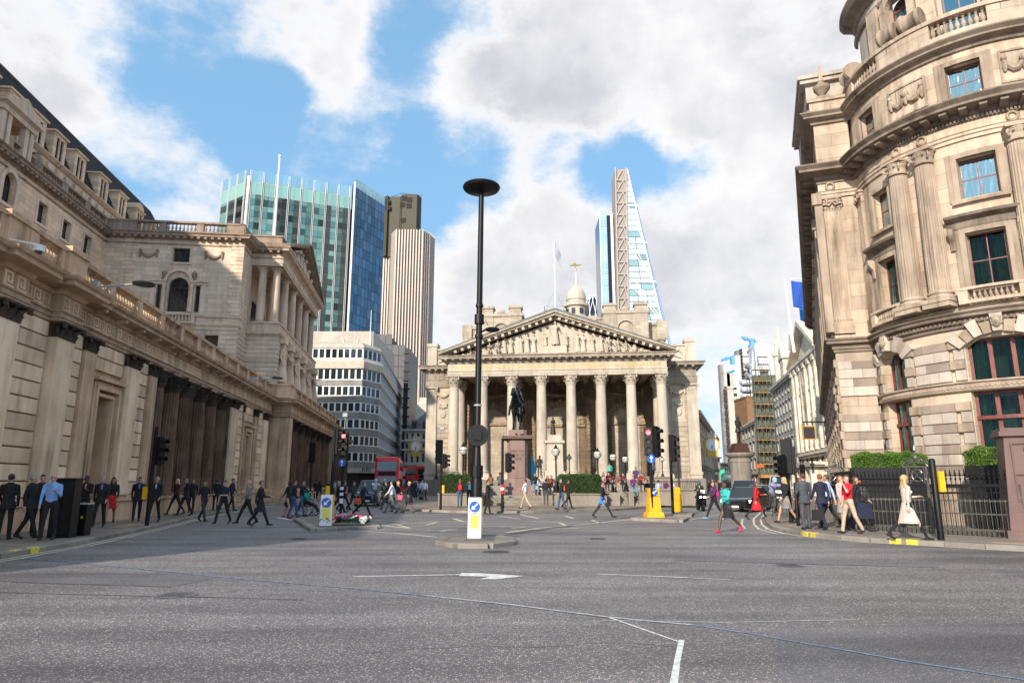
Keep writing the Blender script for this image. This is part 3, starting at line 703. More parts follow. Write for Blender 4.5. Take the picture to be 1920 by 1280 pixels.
# pilasters with carved capitals
pcap={}
def bank_pilaster(x0,x1,yf):
 b=MB();w=x1-x0;b.box(x0,x1,yf,.13,1.17,6.52);b.box(x0-.05,x1+.05,yf-.05,.13,1.17,1.42)
 o=b.obj('pilaster',ST_PLAIN if w<1.05 else ST_BANK,scr)
 k=round(w,2)
 if k not in pcap:pcap[k]=fixmesh(pilcap(w,.52,.1),'capital',[ST_CAP])
 put(pcap[k],'capital',o,((x0+x1)/2,yf,6.52))
for x0,x1,yf in((1.66,2.82,-.14),(4.76,5.93,-.30),(7.16,8.04,-.12),(10.8,12.08,-.16),(13.36,14.18,-.12),(27.05,28.68,-.1),(30.22,30.48,-.1),(33.3,34.3,-.12),(36.25,37.4,-.16)):
 bank_pilaster(x0,x1,yf)
for x0,x1 in((39.35,40.7),(66.6,67.75)):b=MB();b.box(x0,x1,-1.45,.1,1.16,7.04);b.obj('pier',ST_PLAIN,scr)
# blind doorways
def blind_door(x0,x1,zt,dpt):
 b=MB()
 for k,(e,p)in enumerate(((.55,.10),(.40,.16),(.12,.05))):
  b.box(x0-e,x0-(e-.16 if k<2 else 0),-p,.12,1.17,zt+e);b.box(x1+(e-.16 if k<2 else 0),x1+e,-p,.12,1.17,zt+e)
  b.box(x0-e,x1+e,-p+.002,.12,zt+(e-.16 if k<2 else 0),zt+e+.002*k)
 b.box(x0-.62,x1+.62,-.28,.12,zt+.58,zt+.72)
 o=b.obj('doorway',ST_PLAIN,scr);c=MB();c.box(x0-.001,x1+.001,dpt,dpt+.1,.9,zt+.02);c.obj('blind_panel',ST_BANK,o)
blind_door(8.75,10.05,5.0,.62);blind_door(31.25,32.35,5.0,.6)
# colonnades
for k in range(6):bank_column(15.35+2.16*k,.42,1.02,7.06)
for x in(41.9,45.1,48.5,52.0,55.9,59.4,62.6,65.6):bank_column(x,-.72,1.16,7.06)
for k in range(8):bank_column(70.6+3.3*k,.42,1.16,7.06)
# entablature: architrave, frieze with key pattern, cornice
path=[(-13,0),(1.55,0),(1.55,-.2),(2.95,-.2),(2.95,0),(4.66,0),(4.66,-.34),(6.05,-.34),(6.05,0),(39.2,0),(39.2,-1.5),(67.9,-1.5),(67.9,0),(98,0)]
b=MB();b.sweep([(-.6,7.06),(.02,7.06),(.02,7.2),(.06,7.2),(.06,7.36),(.12,7.38),(.12,7.43),(.0,7.43),(-.6,7.43)],path);b.obj('architrave',ST_PLAIN,scr)
b=MB();b.sweep([(-.6,7.432),(-.01,7.432),(-.01,8.0),(-.6,8.0)],path);b.obj('frieze',ST_PLAIN,scr)
b=MB();b.sweep([(-.6,8.002),(.05,8.0),(.12,8.1),(.12,8.16),(.62,8.2),(.62,8.34),(.72,8.38),(.78,8.48),(.2,8.56),(-.6,8.56)],path);b.obj('cornice',ST_PLAIN,scr)
mod=MB();mod.ext([(-.42,.16),(-.40,.05),(-.1,.0),(0,-.02),(0,.16)],'x',-.09,.09);modm=fixmesh(mod,'bracket',[ST_PLAIN])
for(x0,x1,yy)in((-6,1.5,0),(6.6,39,0),(39.3,67.8,-1.5),(68.5,96,0)):
 n=int((x1-x0)/1.75)
 for k in range(n):put(modm,'bracket',scr,(x0+(k+.5)*(x1-x0)/n,yy-.14,8.02))
key=MB();t=.06;Wk,Hk=.50,.46
for(x0,x1,z0,z1)in((0,t,0,Hk),(t,Wk-.1,Hk-t,Hk),(Wk-.1-t,Wk-.1,.11,Hk-t),(t*2.4,Wk-.1-t,.11,.11+t),(t*2.4,t*3.4,.11+t,Hk-.15),(t,Wk,0,.05)):key.box(x0,x1,-.035,0,z0,z1)
keym=fixmesh(key,'key_pattern',[ST_BANK])
kk=0
for(x0,x1,yy)in((-4,1.5,0),(1.6,2.9,-.2),(3.0,4.6,0),(4.72,6.0,-.34),(6.1,39,0),(39.4,67,-1.5)):
 n=int((x1-x0)/.52)
 for k in range(n):put(keym,'key_pattern',scr,(x0+.02+k*(x1-x0)/n,yy+.012,7.48))
def bank_bal(x0,x1,y,bays,bud,nb=8):balustrade(scr,x0,x1,y,8.56,1.16,ST_PLAIN,bays,ped=.5,nb=nb,budget=bud,thick=.36,br=.105)
b=MB()
for x0,x1,y0 in((4.75,6.0,-.36),(38.6,40.6,-1.52),(66.6,68.4,-1.52),(1.45,2.8,-.2)):b.box(x0,x1,y0,.5,8.562,9.58);b.box(x0-.08,x1+.08,y0-.08,.5,9.58,9.76)
b.obj('pedestal_block',ST_PLAIN,scr)
bank_bal(-8,1.45,.1,3,24);bank_bal(2.8,4.75,-.02,1,8,7);bank_bal(6.0,38.6,.1,12,96);bank_bal(40.6,66.6,-1.35,9,60);bank_bal(68.4,97,.1,10,10)
b=MB();b.box(38.9,39.3,-1.2,.1,8.56,9.72);b.obj('balustrade_return',ST_PLAIN,scr)
# ---------------------------------------------------------------- tall block
bk=thing('bank_building','tall pale stone bank block with slate dormers and columned pavilion behind the street wall','building',(*BL,0),BRZ)
KY=4.9;KX=44.9;LY=17.3
b=MB()
# flank towards the camera: plane x = KX, written in a rotated frame below
fk=bpy.data.objects.new('flank_frame',None)
def tx(q,d,z):return(KX+d,LY-q,z)
class FB(MB):
 def out(s):s.v=[tx(x,y,z)for x,y,z in s.v];return s
F=FB();QW=LY-KY
ops=[(6.07,7.57,21.95,23.3),(5.95,7.75,17.15,20.45,1),(4.9,5.35,17.15,19.7),(8.35,8.8,17.15,19.7),(9.58,10.8,14.0,15.0)]
wall(F,0,QW,0,24.1,0,ops,.45);F.out().obj('flank_wall',ST_WING,bk)
F=FB()
for z in np.arange(10.2,15.7,.44):F.box(8.9 if 13.9<z<15.1 else 7.5,QW+.06 if True else QW,-.07,0,z,z+.38)if not 13.7<z<15.1 else(F.box(10.9,QW+.06,-.07,0,z,z+.38),F.box(7.5,9.45,-.07,0,z,z+.38))
F.out();stuff(F.obj('banded_course',ST_WING,bk))
qm=MB();qm.box(-.5,.5,-.5,.5,-.5,.5);qmm=fixmesh(qm,'quoin',[ST_UCOL])
for k in range(19):
 z=16.9+k*.38;w=1.15 if k%2 else.8
 put(qmm,'quoin',bk,(KX-.03+.2,KY+w/2-.04,z+.19),0,(.46,w,.345));put(qmm,'quoin',bk,(KX+.15,LY-1.7-w/2,z+.19),0,(.4,w,.345))
F=FB();
F.sweep([(0,15.75),(.14,15.85),(.22,16.02),(.05,16.1),(0,16.1)],[(0,0),(QW,0),(QW,1.0)]);F.sweep([(0,16.62),(.1,16.68),(.1,16.78),(0,16.82)],[(0,0),(QW,0),(QW,1.0)])
F.out().obj('string_course',ST_UCOL,bk)
# cornice and balustrade run round wing, flank, return and pavilion
PX0,PX1,PYF=48.0,70.6,1.9
cpath=[(-12,LY),(KX,LY),(KX,KY),(PX0,KY),(PX0,PYF)]
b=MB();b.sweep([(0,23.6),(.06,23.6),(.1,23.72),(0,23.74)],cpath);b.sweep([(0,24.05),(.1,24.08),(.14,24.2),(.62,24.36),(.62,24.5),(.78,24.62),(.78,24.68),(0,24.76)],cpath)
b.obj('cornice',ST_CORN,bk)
MBr=MB()
def rowdent(p,q,z0,z1,w,pitch,d):
 L=math.hypot(q[0]-p[0],q[1]-p[1]);ex,ey=(q[0]-p[0])/L,(q[1]-p[1])/L;nx,ny=ey,-ex;n=int(L/pitch)
 for k in range(n):
  c=(k+.5)*L/n;cx,cy=p[0]+ex*c+nx*d/2,p[1]+ey*c+ny*d/2
  MBr.cbox(cx,cy,(z0+z1)/2,w,d,z1-z0,math.atan2(ey,ex))
rowdent((10,LY),(KX,LY),24.14,24.34,.26,.62,.56);rowdent((KX,LY),(KX,KY),24.14,24.34,.26,.62,.56);rowdent((PX0,KY),(PX0,PYF),24.14,24.34,.26,.62,.56)
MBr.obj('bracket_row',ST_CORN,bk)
# balustrades (flank: built in the flank frame through a rotated empty part)
b=MB();b.box(KX+.05,KX+.45,KY+.1,LY,24.76,25.05);b.box(KX,KX+.5,KY+.1,LY,25.82,26.0)
for q0,q1 in((0,2.55),(4.5,5.15),(7.9,8.55),(10.65,QW)):b.box(KX+.07,KX+.43,LY-q1,LY-q0,25.05,25.82)
b.obj('flank_balustrade',ST_CORN,bk)
bme=baluster_mesh(.77,.11,ST_CORN)
for q0,q1 in((2.55,4.5),(5.15,7.9),(8.55,10.65)):
 n=round((q1-q0)/.36)
 for k in range(n):put(bme,'baluster',bk,(KX+.25,LY-q0-(k+.5)*(q1-q0)/n,25.05))
balustrade(bk,10,KX,LY+.25,24.76,1.24,ST_CORN,9,ped=.9,nb=7,budget=200,br=.11,thick=.4)
b=MB();b.box(KX,PX0+.05,KY+.1,KY+.5,24.76,26.0);b.box(PX0-.1,PX0+4.5,PYF+.2,KY+8,24.76,25.85);b.box(PX0-.2,PX0+4.6,PYF+.1,KY+8,25.85,26.02);b.obj('parapet',ST_CORN,bk)
# serliana window, attic window, swags on the flank
def FW(q,z,w,h,nx,nz,**k):return window(bk,0,0,w,h,0,nx,nz,DKFRAME,GLASSD,rz=-PI/2,loc=(KX+.32,LY-q,z),**k)
FW(6.82,21.95,1.5,1.35,3,3);FW(6.85,17.15,1.8,3.3,4,5,arch=True);FW(5.125,17.15,.45,2.55,1,4);FW(8.575,17.15,.45,2.55,1,4);FW(10.19,14.0,1.22,1.0,2,2)
for a,c,z0,z1 in((6.07,7.57,21.95,23.3),(9.58,10.8,14.0,15.0)):
 F=FB();F.box(a-.22,a,-.06,.05,z0-.12,z1+.22);F.box(c,c+.22,-.06,.05,z0-.12,z1+.22);F.box(a,c,-.06,.05,z1,z1+.22);F.box(a-.3,c+.3,-.1,.05,z0-.24,z0-.12);F.out().obj('window_surround',ST_UCOL,bk)
F=FB()
for q in(4.6,9.1):F.box(q-.17,q+.17,-.08,.05,16.85,19.75)
for q0,q1 in((4.3,5.75),(7.95,9.4)):F.box(q0,q1,-.12,.05,19.75,20.0);F.box(q0-.05,q1+.05,-.24,.05,20.0,20.14)
K=14;R0,R1=1.05,1.28
for k in range(K):
 a0,a1=PI*k/K,PI*(k+1)/K
 F.ext([(6.85+r*math.cos(a),19.75+(.42 if 1 else 0)+r*math.sin(a)-.2)for r,a in((R0,a0),(R1,a0),(R1,a1),(R0,a1))],'y',-.26,.05)
F.out().obj('window_surround',ST_UCOL,bk)
for q in(5.65,8.05):
 m=FB();m.lathe([(.2,17.1),(.2,17.2),(.15,17.28),(.145,19.4),(.2,19.5),(.21,19.74)],12,(q,-.14));m.out();o=m.obj('window_column',ST_UCOL,bk,smooth=True)
for q in(5.5,8.2):
 m=FB();m.lathe([(.12,20.14),(.2,20.3),(.1,20.4),(.22,20.62),(.24,20.85),(.12,20.98),(.03,21.1)],10,(q,-.1));m.out();m.obj('urn',ST_CORN,bk,smooth=True)
for q0,q1 in((3.15,4.65),(9.0,10.5)):
 m=FB();swag(m,q0,q1,22.85,0,.45,.13,13);m.out();m.obj('garland',ST_CORN,bk,smooth=True)
m=FB();m.box(5.0,8.7,-.55,0,15.98,16.12);m.box(5.05,8.65,-.5,-.3,16.8,16.95)
for q in(5.05,8.35):m.box(q,q+.3,-.5,-.3,16.12,16.8)
for q in(5.2,8.5):m.ext([(-.4,15.98),(-.05,15.4),(0,15.98)],'x',q-.12,q+.12)
m.out().obj('balcony',ST_UCOL,bk)
bm2=baluster_mesh(.68,.1,ST_UCOL)
for k in range(10):put(bm2,'baluster',bk,(KX-.4,LY-5.5-k*.3,16.12))
# left wing facing the street
b=MB();wx=[11.2,14.9,18.6,22.3,34.35,38.0,41.6];ops=[(x-.62,x+.62,21.35,22.95)for x in wx]+[(29.2,30.6,21.2,23.4,1)]+[(x-.7,x+.7,15.2,18.2)for x in wx]
wall(b,-12,KX,0,24.1,LY,ops,.4);b.obj('wing_wall',ST_WINGL,bk)
for x in wx:
 w_=window(bk,x,21.35,1.24,1.6,LY+.3,2,4);window(bk,x,15.2,1.4,3.0,LY+.3,2,4)
 m=MB()
 m.box(x-.84,x-.62,LY-.07,LY+.05,21.2,23.15);m.box(x+.62,x+.84,LY-.07,LY+.05,21.2,23.15);m.box(x-.62,x+.62,LY-.07,LY+.05,22.95,23.15);m.box(x-.9,x+.9,LY-.12,LY+.05,21.08,21.2)
 m.obj('window_surround',ST_UCOL,bk)
window(bk,29.9,21.2,1.4,2.2,LY+.3,3,4,arch=True)
m=MB();K=12
for k in range(K):
 a0,a1=PI*k/K,PI*(k+1)/K
 m.ext([(29.9+r*math.cos(a),22.7+r*math.sin(a))for r,a in((.72,a0),(1.05,a0),(1.05,a1),(.72,a1))],'y',LY-.16,LY+.02)
m.box(28.85,29.18,LY-.15,LY+.02,21.0,22.7);m.box(30.62,30.95,LY-.15,LY+.02,21.0,22.7);m.box(28.8,31,LY-.2,LY,20.85,21.0)
for k in range(K):
 a0,a1=PI*k/K,PI*(k+1)/K
 m.ext([(30.6+r*math.cos(a),19.0+r*math.sin(a))for r,a in((1.3,a0),(1.75,a0),(1.75,a1),(1.3,a1))],'y',LY-.75,LY+.02)
m.box(28.3,32.9,LY-.8,LY,18.75,19.0);m.ball((32.0,LY-.4,20.3),(.3,.25,.45),8,6)
m.obj('arched_surround',ST_UCOL,bk)
# attic storey, aedicule, mansard roof and dormers
b=MB();b.face([(-12,LY+2.2,24.7),(KX+26,LY+2.2,24.7),(KX+26,LY+2.2,28.6),(-12,LY+2.2,28.6)]);b.box(-12,KX+8,LY+.5,LY+16,24.55,24.75);b.obj('attic_wall',ST_WINGL,bk)
b=MB();b.sweep([(0,26.9),(.15,26.95),(.25,27.1),(0,27.15)],[(-12,LY+2.2),(70,LY+2.2)]);b.sweep([(0,28.3),(.2,28.35),(.45,28.55),(.45,28.65),(0,28.7)],[(-12,LY+2.2),(70,LY+2.2)])
dentils(b,6,60,LY+1.98,LY+2.2,27.35,28.1,1.5,.62);b.obj('attic_cornice',ST_UCOL,bk)
b=MB();b.face([(-12,LY+2.3,28.7),(70,LY+2.3,28.7),(66,LY+5.2,35.0),(-12,LY+5.2,35.0)]);b.face([(70,LY+2.3,28.7),(70,LY+14,28.7),(66,LY+12,35.0),(66,LY+5.2,35.0)])
b.face([(-12,LY+5.2,35.0),(66,LY+5.2,35.0),(66,LY+12,35.0),(-12,LY+12,35.0)]);rf=b.obj('roof',SLATE,bk)
b=MB();n=15
for j in range(n):
 f0=j/n;y0,z0=LY+2.3+2.9*f0,28.7+6.3*f0;f1=(j+1)/n;y1,z1=LY+2.3+2.9*f1,28.7+6.3*f1
 b.face([(20,y0-.10,z0),(70-4*f0,y0-.10,z0),(70-4*f1,y1-.02,z1),(20,y1-.02,z1)])
 for k in range(125):
  x=20+k*.39+(.2 if j%2 else 0);b.face([(x,y0-.14,z0),(x+.05,y0-.14,z0),(x+.05,y1-.07,z1),(x,y1-.07,z1)])
stuff(b.obj('slate_course',SLATE,rf));b=MB();b.tube([(-12,LY+5.15,35.05),(66,LY+5.15,35.05),(70,LY+2.3,28.75)],.12,6);b.obj('ridge_roll',LEAD,rf)
def dormer(x,arch=False):
 b=MB();w=1.0;y0=LY+2.25;b.box(x-w,x-w+.45,y0,y0+2.4,28.7,31.1);b.box(x+w-.45,x+w,y0,y0+2.4,28.7,31.1);b.box(x-.08,x+.08,y0,y0+.3,28.9,31.1)
 b.box(x-w,x+w,y0,y0+.4,28.7,29.0);b.box(x-w,x+w,y0,y0+2.6,31.0,31.3);b.box(x-w-.15,x+w+.15,y0-.15,y0+2.7,31.3,31.45)
 if arch:b.ext([(x+w*math.cos(PI*k/8),31.45+.8*math.sin(PI*k/8))for k in range(9)],'y',y0,y0+2.8)
 o=b.obj('dormer',ST_WINGL,bk)
 for dx in(-.32,.32):window(o,x+dx,29.0,.48,2.0,y0+.12,2,4,t=.04,bar=.03)
for i,x in enumerate((22.5,26,29.6,33.1,36.3,39.6,43.2,47.9,52.2,56.6,61)):dormer(x,i in(2,9))
b=MB()
for x in(28.2,28.85,31.0,31.65):b.box(x-.22,x+.22,LY-.1,LY+.35,24.9,27.4)
b.box(27.8,32.05,LY-.2,LY+2.2,24.76,24.95);b.box(27.8,32.05,LY-.2,LY+2.2,27.4,27.8);b.sweep([(0,27.8),(.3,27.95),(.3,28.05),(0,28.1)],[(27.8,LY+2),(27.8,LY-.2),(32.05,LY-.2),(32.05,LY+2)])
b.ext([(27.5,28.1),(32.35,28.1),(29.9,29.3)],'y',LY-.45,LY+2.2);b.obj('aedicule',ST_UCOL,bk)
window(bk,29.9,25.0,1.2,2.2,LY+1.6,3,3);b=MB();b.box(29.0,30.8,LY+1.7,LY+2.2,24.9,27.4);b.obj('aedicule_recess',ST_SOOT,bk)
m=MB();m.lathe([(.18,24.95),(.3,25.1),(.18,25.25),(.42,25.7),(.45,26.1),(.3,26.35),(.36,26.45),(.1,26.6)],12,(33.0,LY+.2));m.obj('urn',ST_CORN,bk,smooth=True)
# return wall and pavilion
b=MB();wall(b,KX,PX0,0,24.1,KY);b.box(PX0,92,6.6,30,0,24.0)
b.face([(PX0,KY,0),(PX0,PYF,0),(PX0,PYF,16.2),(PX0,KY,16.2)]);b.face([(PX0,PYF,0),(PX1,PYF,0),(PX1,PYF,16.2),(PX0,PYF,16.2)])
b.face([(PX0,PYF,16.2),(PX1,PYF,16.2),(PX1,6.6,16.2),(PX0,6.6,16.2)]);b.box(PX1,PX1+.1,PYF,6.6,0,16.2);b.obj('pavilion_wall',ST_WING,bk)
b=MB()
for z in np.arange(9.6,15.5,.44):b.box(PX0-.07,PX0+.02,PYF-.07,KY-.02,z,z+.38);b.box(PX0-.02,PX0+1.2,PYF-.07,PYF+.02,z,z+.38);b.box(PX1-1.2,PX1,PYF-.07,PYF,z,z+.38);b.box(KX,PX0-.1,KY-.07,KY,z,z+.38)
stuff(b.obj('banded_course',ST_WING,bk))
b=MB();pp=[(PX0,KY),(PX0,PYF),(PX1,PYF),(PX1,KY)]
b.sweep([(0,15.6),(.12,15.68),(.35,15.9),(.35,16.0),(.05,16.05),(.05,16.9),(.16,16.95),(.16,17.1),(-.6,17.12)],pp)
b.sweep([(-.5,22.9),(.02,22.9),(.02,23.15),(.08,23.15),(.08,23.4),(.0,23.42),(0,24.0),(.1,24.08),(.14,24.2),(.62,24.36),(.62,24.5),(.78,24.64),(.78,24.72),(-.5,24.78),(-.5,22.9)],pp)
b.box(PX0+.5,PX1-.5,PYF+.5,6.6,23.5,24.7);b.obj('pavilion_entablature',ST_UCOL,bk)
for z in np.arange(1):pass
b=MB();mid=(PX0+PX1)/2;L0,L1=PX0-.8,PX1+.8;zt=29.0
b.ext([(L0+1.6,24.78),(L1-1.6,24.78),(mid,zt-.55)],'y',PYF+.35,PYF+3);b.obj('tympanum',ST_UCOL,bk)
b=MB()
for s_,xe in((1,L0),(-1,L1)):
 for off,th,yy in((0,.28,-.78),(-.3,.3,-.45)):
  b.ext([(xe,24.72+off*.2),(mid,zt+off),(mid,zt+off+th),(xe-s_*.1,24.72+th+off*.2)],'y',PYF+yy,PYF+4.0)
b.obj('raking_cornice',ST_CORN,bk)
b=MB()
for x in(mid-5.5,mid-3.2,mid-1.0,mid+1.2,mid+3.4,mid+5.6):
 h=(zt-.8-24.8)*(1-abs(x-mid)/12);b.ball((x,PYF+.2,24.8+h*.45),(.5,.25,h*.42),10,8);b.ball((x,PYF+.1,24.8+h*.86),.24,8,6);b.ball((x+.6,PYF+.15,25.2),(.5,.2,.4),8,5)
b.obj('pediment_carving',ST_UCOL,bk,smooth=True)
ucol=fixmesh(shaft(.40,5.05,0,16,.86),'column',[ST_UCOL],smooth=True);ucap=fixmesh(corinthian(.35,.62),'capital',[ST_UCOL]);ubas=fixmesh(attic_base(.40,.34),'base',[ST_UCOL],smooth=False)
for k in range(6):
 for y in(PYF+.65,PYF+2.0):
  if y>3 and k==9:continue
  o=put(ucol,'column',bk,(PX0+.75+k*4.22,y,17.32));put(ucap,'capital',o,(0,0,5.0));put(ubas,'base',o,(0,0,-.22))
b=MB();b.box(PX0+.1,PX1-.1,6.2,6.6,16.2,23.6);b.obj('loggia_wall',ST_UCOL,bk)
for k in range(5):window(bk,PX0+2.8+k*4.22,17.2,1.5,3.6,6.1,2,5,arch=(k%2==0))
F=MB();F.box(PX0+.15,PX0+.35,KY,6.6,16.2,23.6);F.obj('loggia_end_wall',ST_UCOL,bk)
window(bk,0,0,1.1,2.6,0,2,4,rz=-PI/2,loc=(PX0+.06,5.75,17.3));
# colossal carved supporters on the pavilion front
fm=pose('robed')
def figpart(parent,loc,h,mat,k='robed',rz=0.0,name='carved_figure',rot=None):
 o=put(pose(k),name,parent,loc,rot or rz,h)
 for s_ in o.material_slots:s_.link='OBJECT';s_.material=mat
 return o
for k in range(6):
 x=PX0+1.6+k*3.9;m=MB();m.box(x-.8,x+.8,PYF-.75,PYF,9.6,10.9);m.box(x-.95,x+.95,PYF-.9,PYF,10.9,11.1);m.box(x-.7,x+.7,PYF-.6,PYF,15.2,15.9)
 o=m.obj('figure_pedestal',ST_UCOL,bk);figpart(o,(x,PYF-.3,11.1),2.35,ST_UCOL,'robed' if k%2 else 'robed2',0)
for k in range(5):window(bk,PX0+3.55+k*3.9,11.6,1.3,2.8,PYF-.05,2,3)
# flagpole on the roof
fp=thing('flagpole','bare white flagpole on the bank roof in front of the green glass tower','flagpole',(*at(514,440,73).xy,24.9))
b=MB();b.lathe([(.22,0),(.2,1.5),(.16,6),(.10,13.6)],10);b.obj('pole',WHITE,fp,smooth=True);b=MB();b.ball((0,0,13.7),.2);b.obj('finial',WHITE,fp,smooth=True)
# lamps and camera on the street wall
def wall_lamp(s_,label):
 x,y=BL[0]-.1225*s_+.9925*.25,BL[1]+.9925*s_+.1225*.25
 t=thing('wall_lamp',label,'lamp',(x,y,0),BRZ,'arm lamps fixed to the balustrade of the bank wall')
 b=MB();b.box(-.12,.12,-.15,.1,8.72,9.12);b.obj('junction_box',pbr('lamp_grey',(.35,.36,.36),.5),t)
 b=MB();b.tube([(0,-.1,8.9),(.0,-1.6,9.1)],.035,6);b.tube([(0,-.1,8.75),(0,-1.2,9.05)],.02,5);b.obj('arm',MAT['lamp_grey'],t)
 b=MB();b.lathe([(.02,9.2),(.3,9.17),(.42,9.1),(.40,9.05),(.02,9.04)],18,(0,-1.75));b.obj('lamp_head',pbr('lamp_dark',(.03,.035,.03),.4),t,smooth=True)
wall_lamp(6.9,'flat round lamp on an arm nearest on the bank balustrade');wall_lamp(31.0,'flat round lamp on an arm at the far end of the first balustrade stretch')
t=thing('security_camera','white dome security camera on a short arm at the left edge of the bank wall','camera',(*(Vector((BL[0]-.1225*2.15,BL[1]+.9925*2.15))+Vector((.9925,.1225))*.75),0),BRZ)
b=MB();b.tube([(-.6,.6,8.86),(0,0,8.9)],.03,6);b.obj('arm',WHITE,t);b=MB();b.lathe([(.16,8.85),(.16,8.7),(.02,8.66)],12);b.lathe([(.05,8.92),(.17,8.88),(.17,8.82)],12);b.obj('housing',WHITE,t,smooth=True);b=MB();b.ball((0,0,8.7),(.12,.12,.12),10,6);b.obj('dome',GLASSD,t,smooth=True)
# ================================================================ the exchange with its eight-column portico
XRZ=-math.radians(6)
ex=thing('exchange_building','pale stone temple-fronted exchange with eight Corinthian columns and a carved pediment','building',(5.4,83,0),XRZ)
def xw(x,y,z=0):c,s_=math.cos(XRZ),math.sin(XRZ);return(5.4+x*c-y*s_,83+x*s_+y*c,z)
FZ=2.05
b=MB()
b.box(-13.9,13.9,-1.0,8.0,.3,FZ);b.box(-17.3,-13.9,4.8,60,0,FZ);b.box(13.9,17.6,4.8,60,0,FZ)
b.obj('podium',ST_PLZ,ex)
for k in range(10):
 h=FZ*(9-k)/10+.1
 b=MB();b.box(-13.6,13.6,-1.0-.36*(k+1),-1.0-.36*k,0,h);b.obj('step',ST_PLZ,ex)
scol=fixmesh(shaft(.66,10.4,0,28,.86,8),'column',[ST_RE],smooth=True);scap=fixmesh(corinthian(.57,1.42),'capital',[ST_RE]);sbas=fixmesh(attic_base(.66,.62),'base',[ST_RE])
spd=MB();spd.box(-.95,.95,-.95,.95,0,.5);spdm=fixmesh(spd,'pedestal',[ST_RE])
for k in range(8):
 x=-12.67+3.62*k;o=put(scol,'column',ex,(x,0,FZ+.86));put(scap,'capital',o,(0,0,10.35));put(sbas,'base',o,(0,0,-.42));put(spdm,'pedestal',o,(0,0,-.9))
for x in(-12.67,-5.43,5.43,12.67):
 o=put(scol,'column',ex,(x,4.6,FZ+.86));put(scap,'capital',o,(0,0,10.35));put(sbas,'base',o,(0,0,-.42));put(spdm,'pedestal',o,(0,0,-.9))
ep=[(-13.35,6),(-13.35,-.68),(13.35,-.68),(13.35,6)]
b=MB();b.sweep([(-1.3,14.5),(0,14.5),(0,14.78),(.05,14.78),(.05,15.1),(.1,15.1),(.14,15.22),(.02,15.24),(-1.3,15.24)],ep);b.obj('architrave',ST_RE,ex)
b=MB();b.sweep([(-1.3,15.242),(0,15.242),(0,16.1),(-1.3,16.1)],ep);b.obj('frieze',ST_RE,ex)
b=MB();b.sweep([(-1.3,16.102),(.06,16.1),(.12,16.22),(.2,16.26),(.2,16.58),(.9,16.62),(.9,16.82),(1.0,16.9),(1.08,17.04),(.2,17.12),(-1.3,17.12)],ep);b.obj('cornice',ST_XC,ex)
modillions(ex,-14.0,14.0,-1.5,-.88,16.3,16.6,.92,.34,ST_XC)
text(ex,'ANNO \u00b7 ELIZABETHAE \u00b7 R \u00b7 XIII \u00b7 CONDITVM \u00b7 ANNO \u00b7 VICTORIAE \u00b7 R \u00b7 VIII \u00b7 RESTAVRATVM',.615,(0,-.70,15.42),(PI/2,0,0),GOLDP,.02)
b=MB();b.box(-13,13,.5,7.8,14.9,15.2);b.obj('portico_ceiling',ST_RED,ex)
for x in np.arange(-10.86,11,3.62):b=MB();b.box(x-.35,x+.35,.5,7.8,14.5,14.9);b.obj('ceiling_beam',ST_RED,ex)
# pediment
zt=22.45;hw=14.42
b=MB();b.ext([(-12.4,17.13),(12.4,17.13),(0,zt-1.2)],'y',-.25,8);b.obj('tympanum',ST_RE,ex)
b=MB()
for s_ in(1,-1):
 xe=-hw*s_
 for off,th,yy in((-.28,.32,-1.78),(-.62,.34,-1.55),(-.95,.33,-.95)):
  b.ext([(xe,17.14+(off+.28)*.3),(0,zt+off),(0,zt+off+th),(xe-.0,17.14+th+(off+.28)*.3)],'y',yy,8.2 if off==-.28 else 0)
 sl=math.atan2(zt-17.4,hw)
b.obj('raking_cornice',ST_XC,ex)
mm=MB();mm.box(-.17,.17,-.6,0,-.3,0);mmm=fixmesh(mm,'modillion',[ST_RE])
for s_ in(-1,1):
 for k in range(15):
  x=s_*(.6+k*.84);z=zt-.72-abs(x)*(zt-.62-17.1)/hw;put(mmm,'modillion',ex,(x,-.93,z-.02),(0,s_*math.atan2(zt-17.3,hw),0))
b=MB();b.ext([(-hw-.02,17.5),(0,zt+.36-.1),(hw+.02,17.5),(hw,17.44),(0,zt+.02),(-hw,17.44)],'y',-1.82,8.4);b.obj('roof_edge',LEAD,ex)
b=MB();b.box(-1.4,1.4,-.9,-.2,17.13,18.1);b.box(-5,5,-.8,-.2,17.13,17.3);b.obj('figure_plinth',ST_RE,ex)
figpart(ex,(0,-.62,18.1),1.78,ST_RE,'robed2')
for i,(x,k,h,z)in enumerate(((-1.25,'robed',.95,18.1),(1.35,'robed',.95,18.1),(-2.7,'robed',1.42,17.2),(-3.5,'robed2',1.40,17.2),(-4.3,'robed',1.3,17.2),(-5.5,'robed',1.22,17.2),(-6.3,'robed2',1.2,17.2),(-7.2,'crouch',1.3,17.2),(-8.3,'crouch',1.15,17.15),(-9.5,'crouch',.9,17.15),(-10.5,'crouch',.6,17.15),
(2.7,'robed2',1.42,17.2),(3.4,'robed',1.38,17.2),(4.5,'robed',1.28,17.2),(5.6,'robed2',1.22,17.2),(6.5,'crouch',1.45,17.15),(7.6,'crouch',1.3,17.15),(8.6,'crouch',1.05,17.15))):
 figpart(ex,(x,-.5-.08*(i%2),z),h,ST_RE,k,rnd.uniform(-.5,.5))
b=MB();b.lathe([(.1,17.15),(.3,17.4),(.34,17.7),(.2,18.0),(.24,18.1)],10,(9.6,-.5));b.ball((10.4,-.5,17.4),.28,8,6);b.ball((11.0,-.5,17.3),(.4,.2,.17),8,5);b.ball((-11.2,-.5,17.3),(.5,.2,.17),8,5);b.obj('carved_goods',ST_RE,ex,smooth=True)
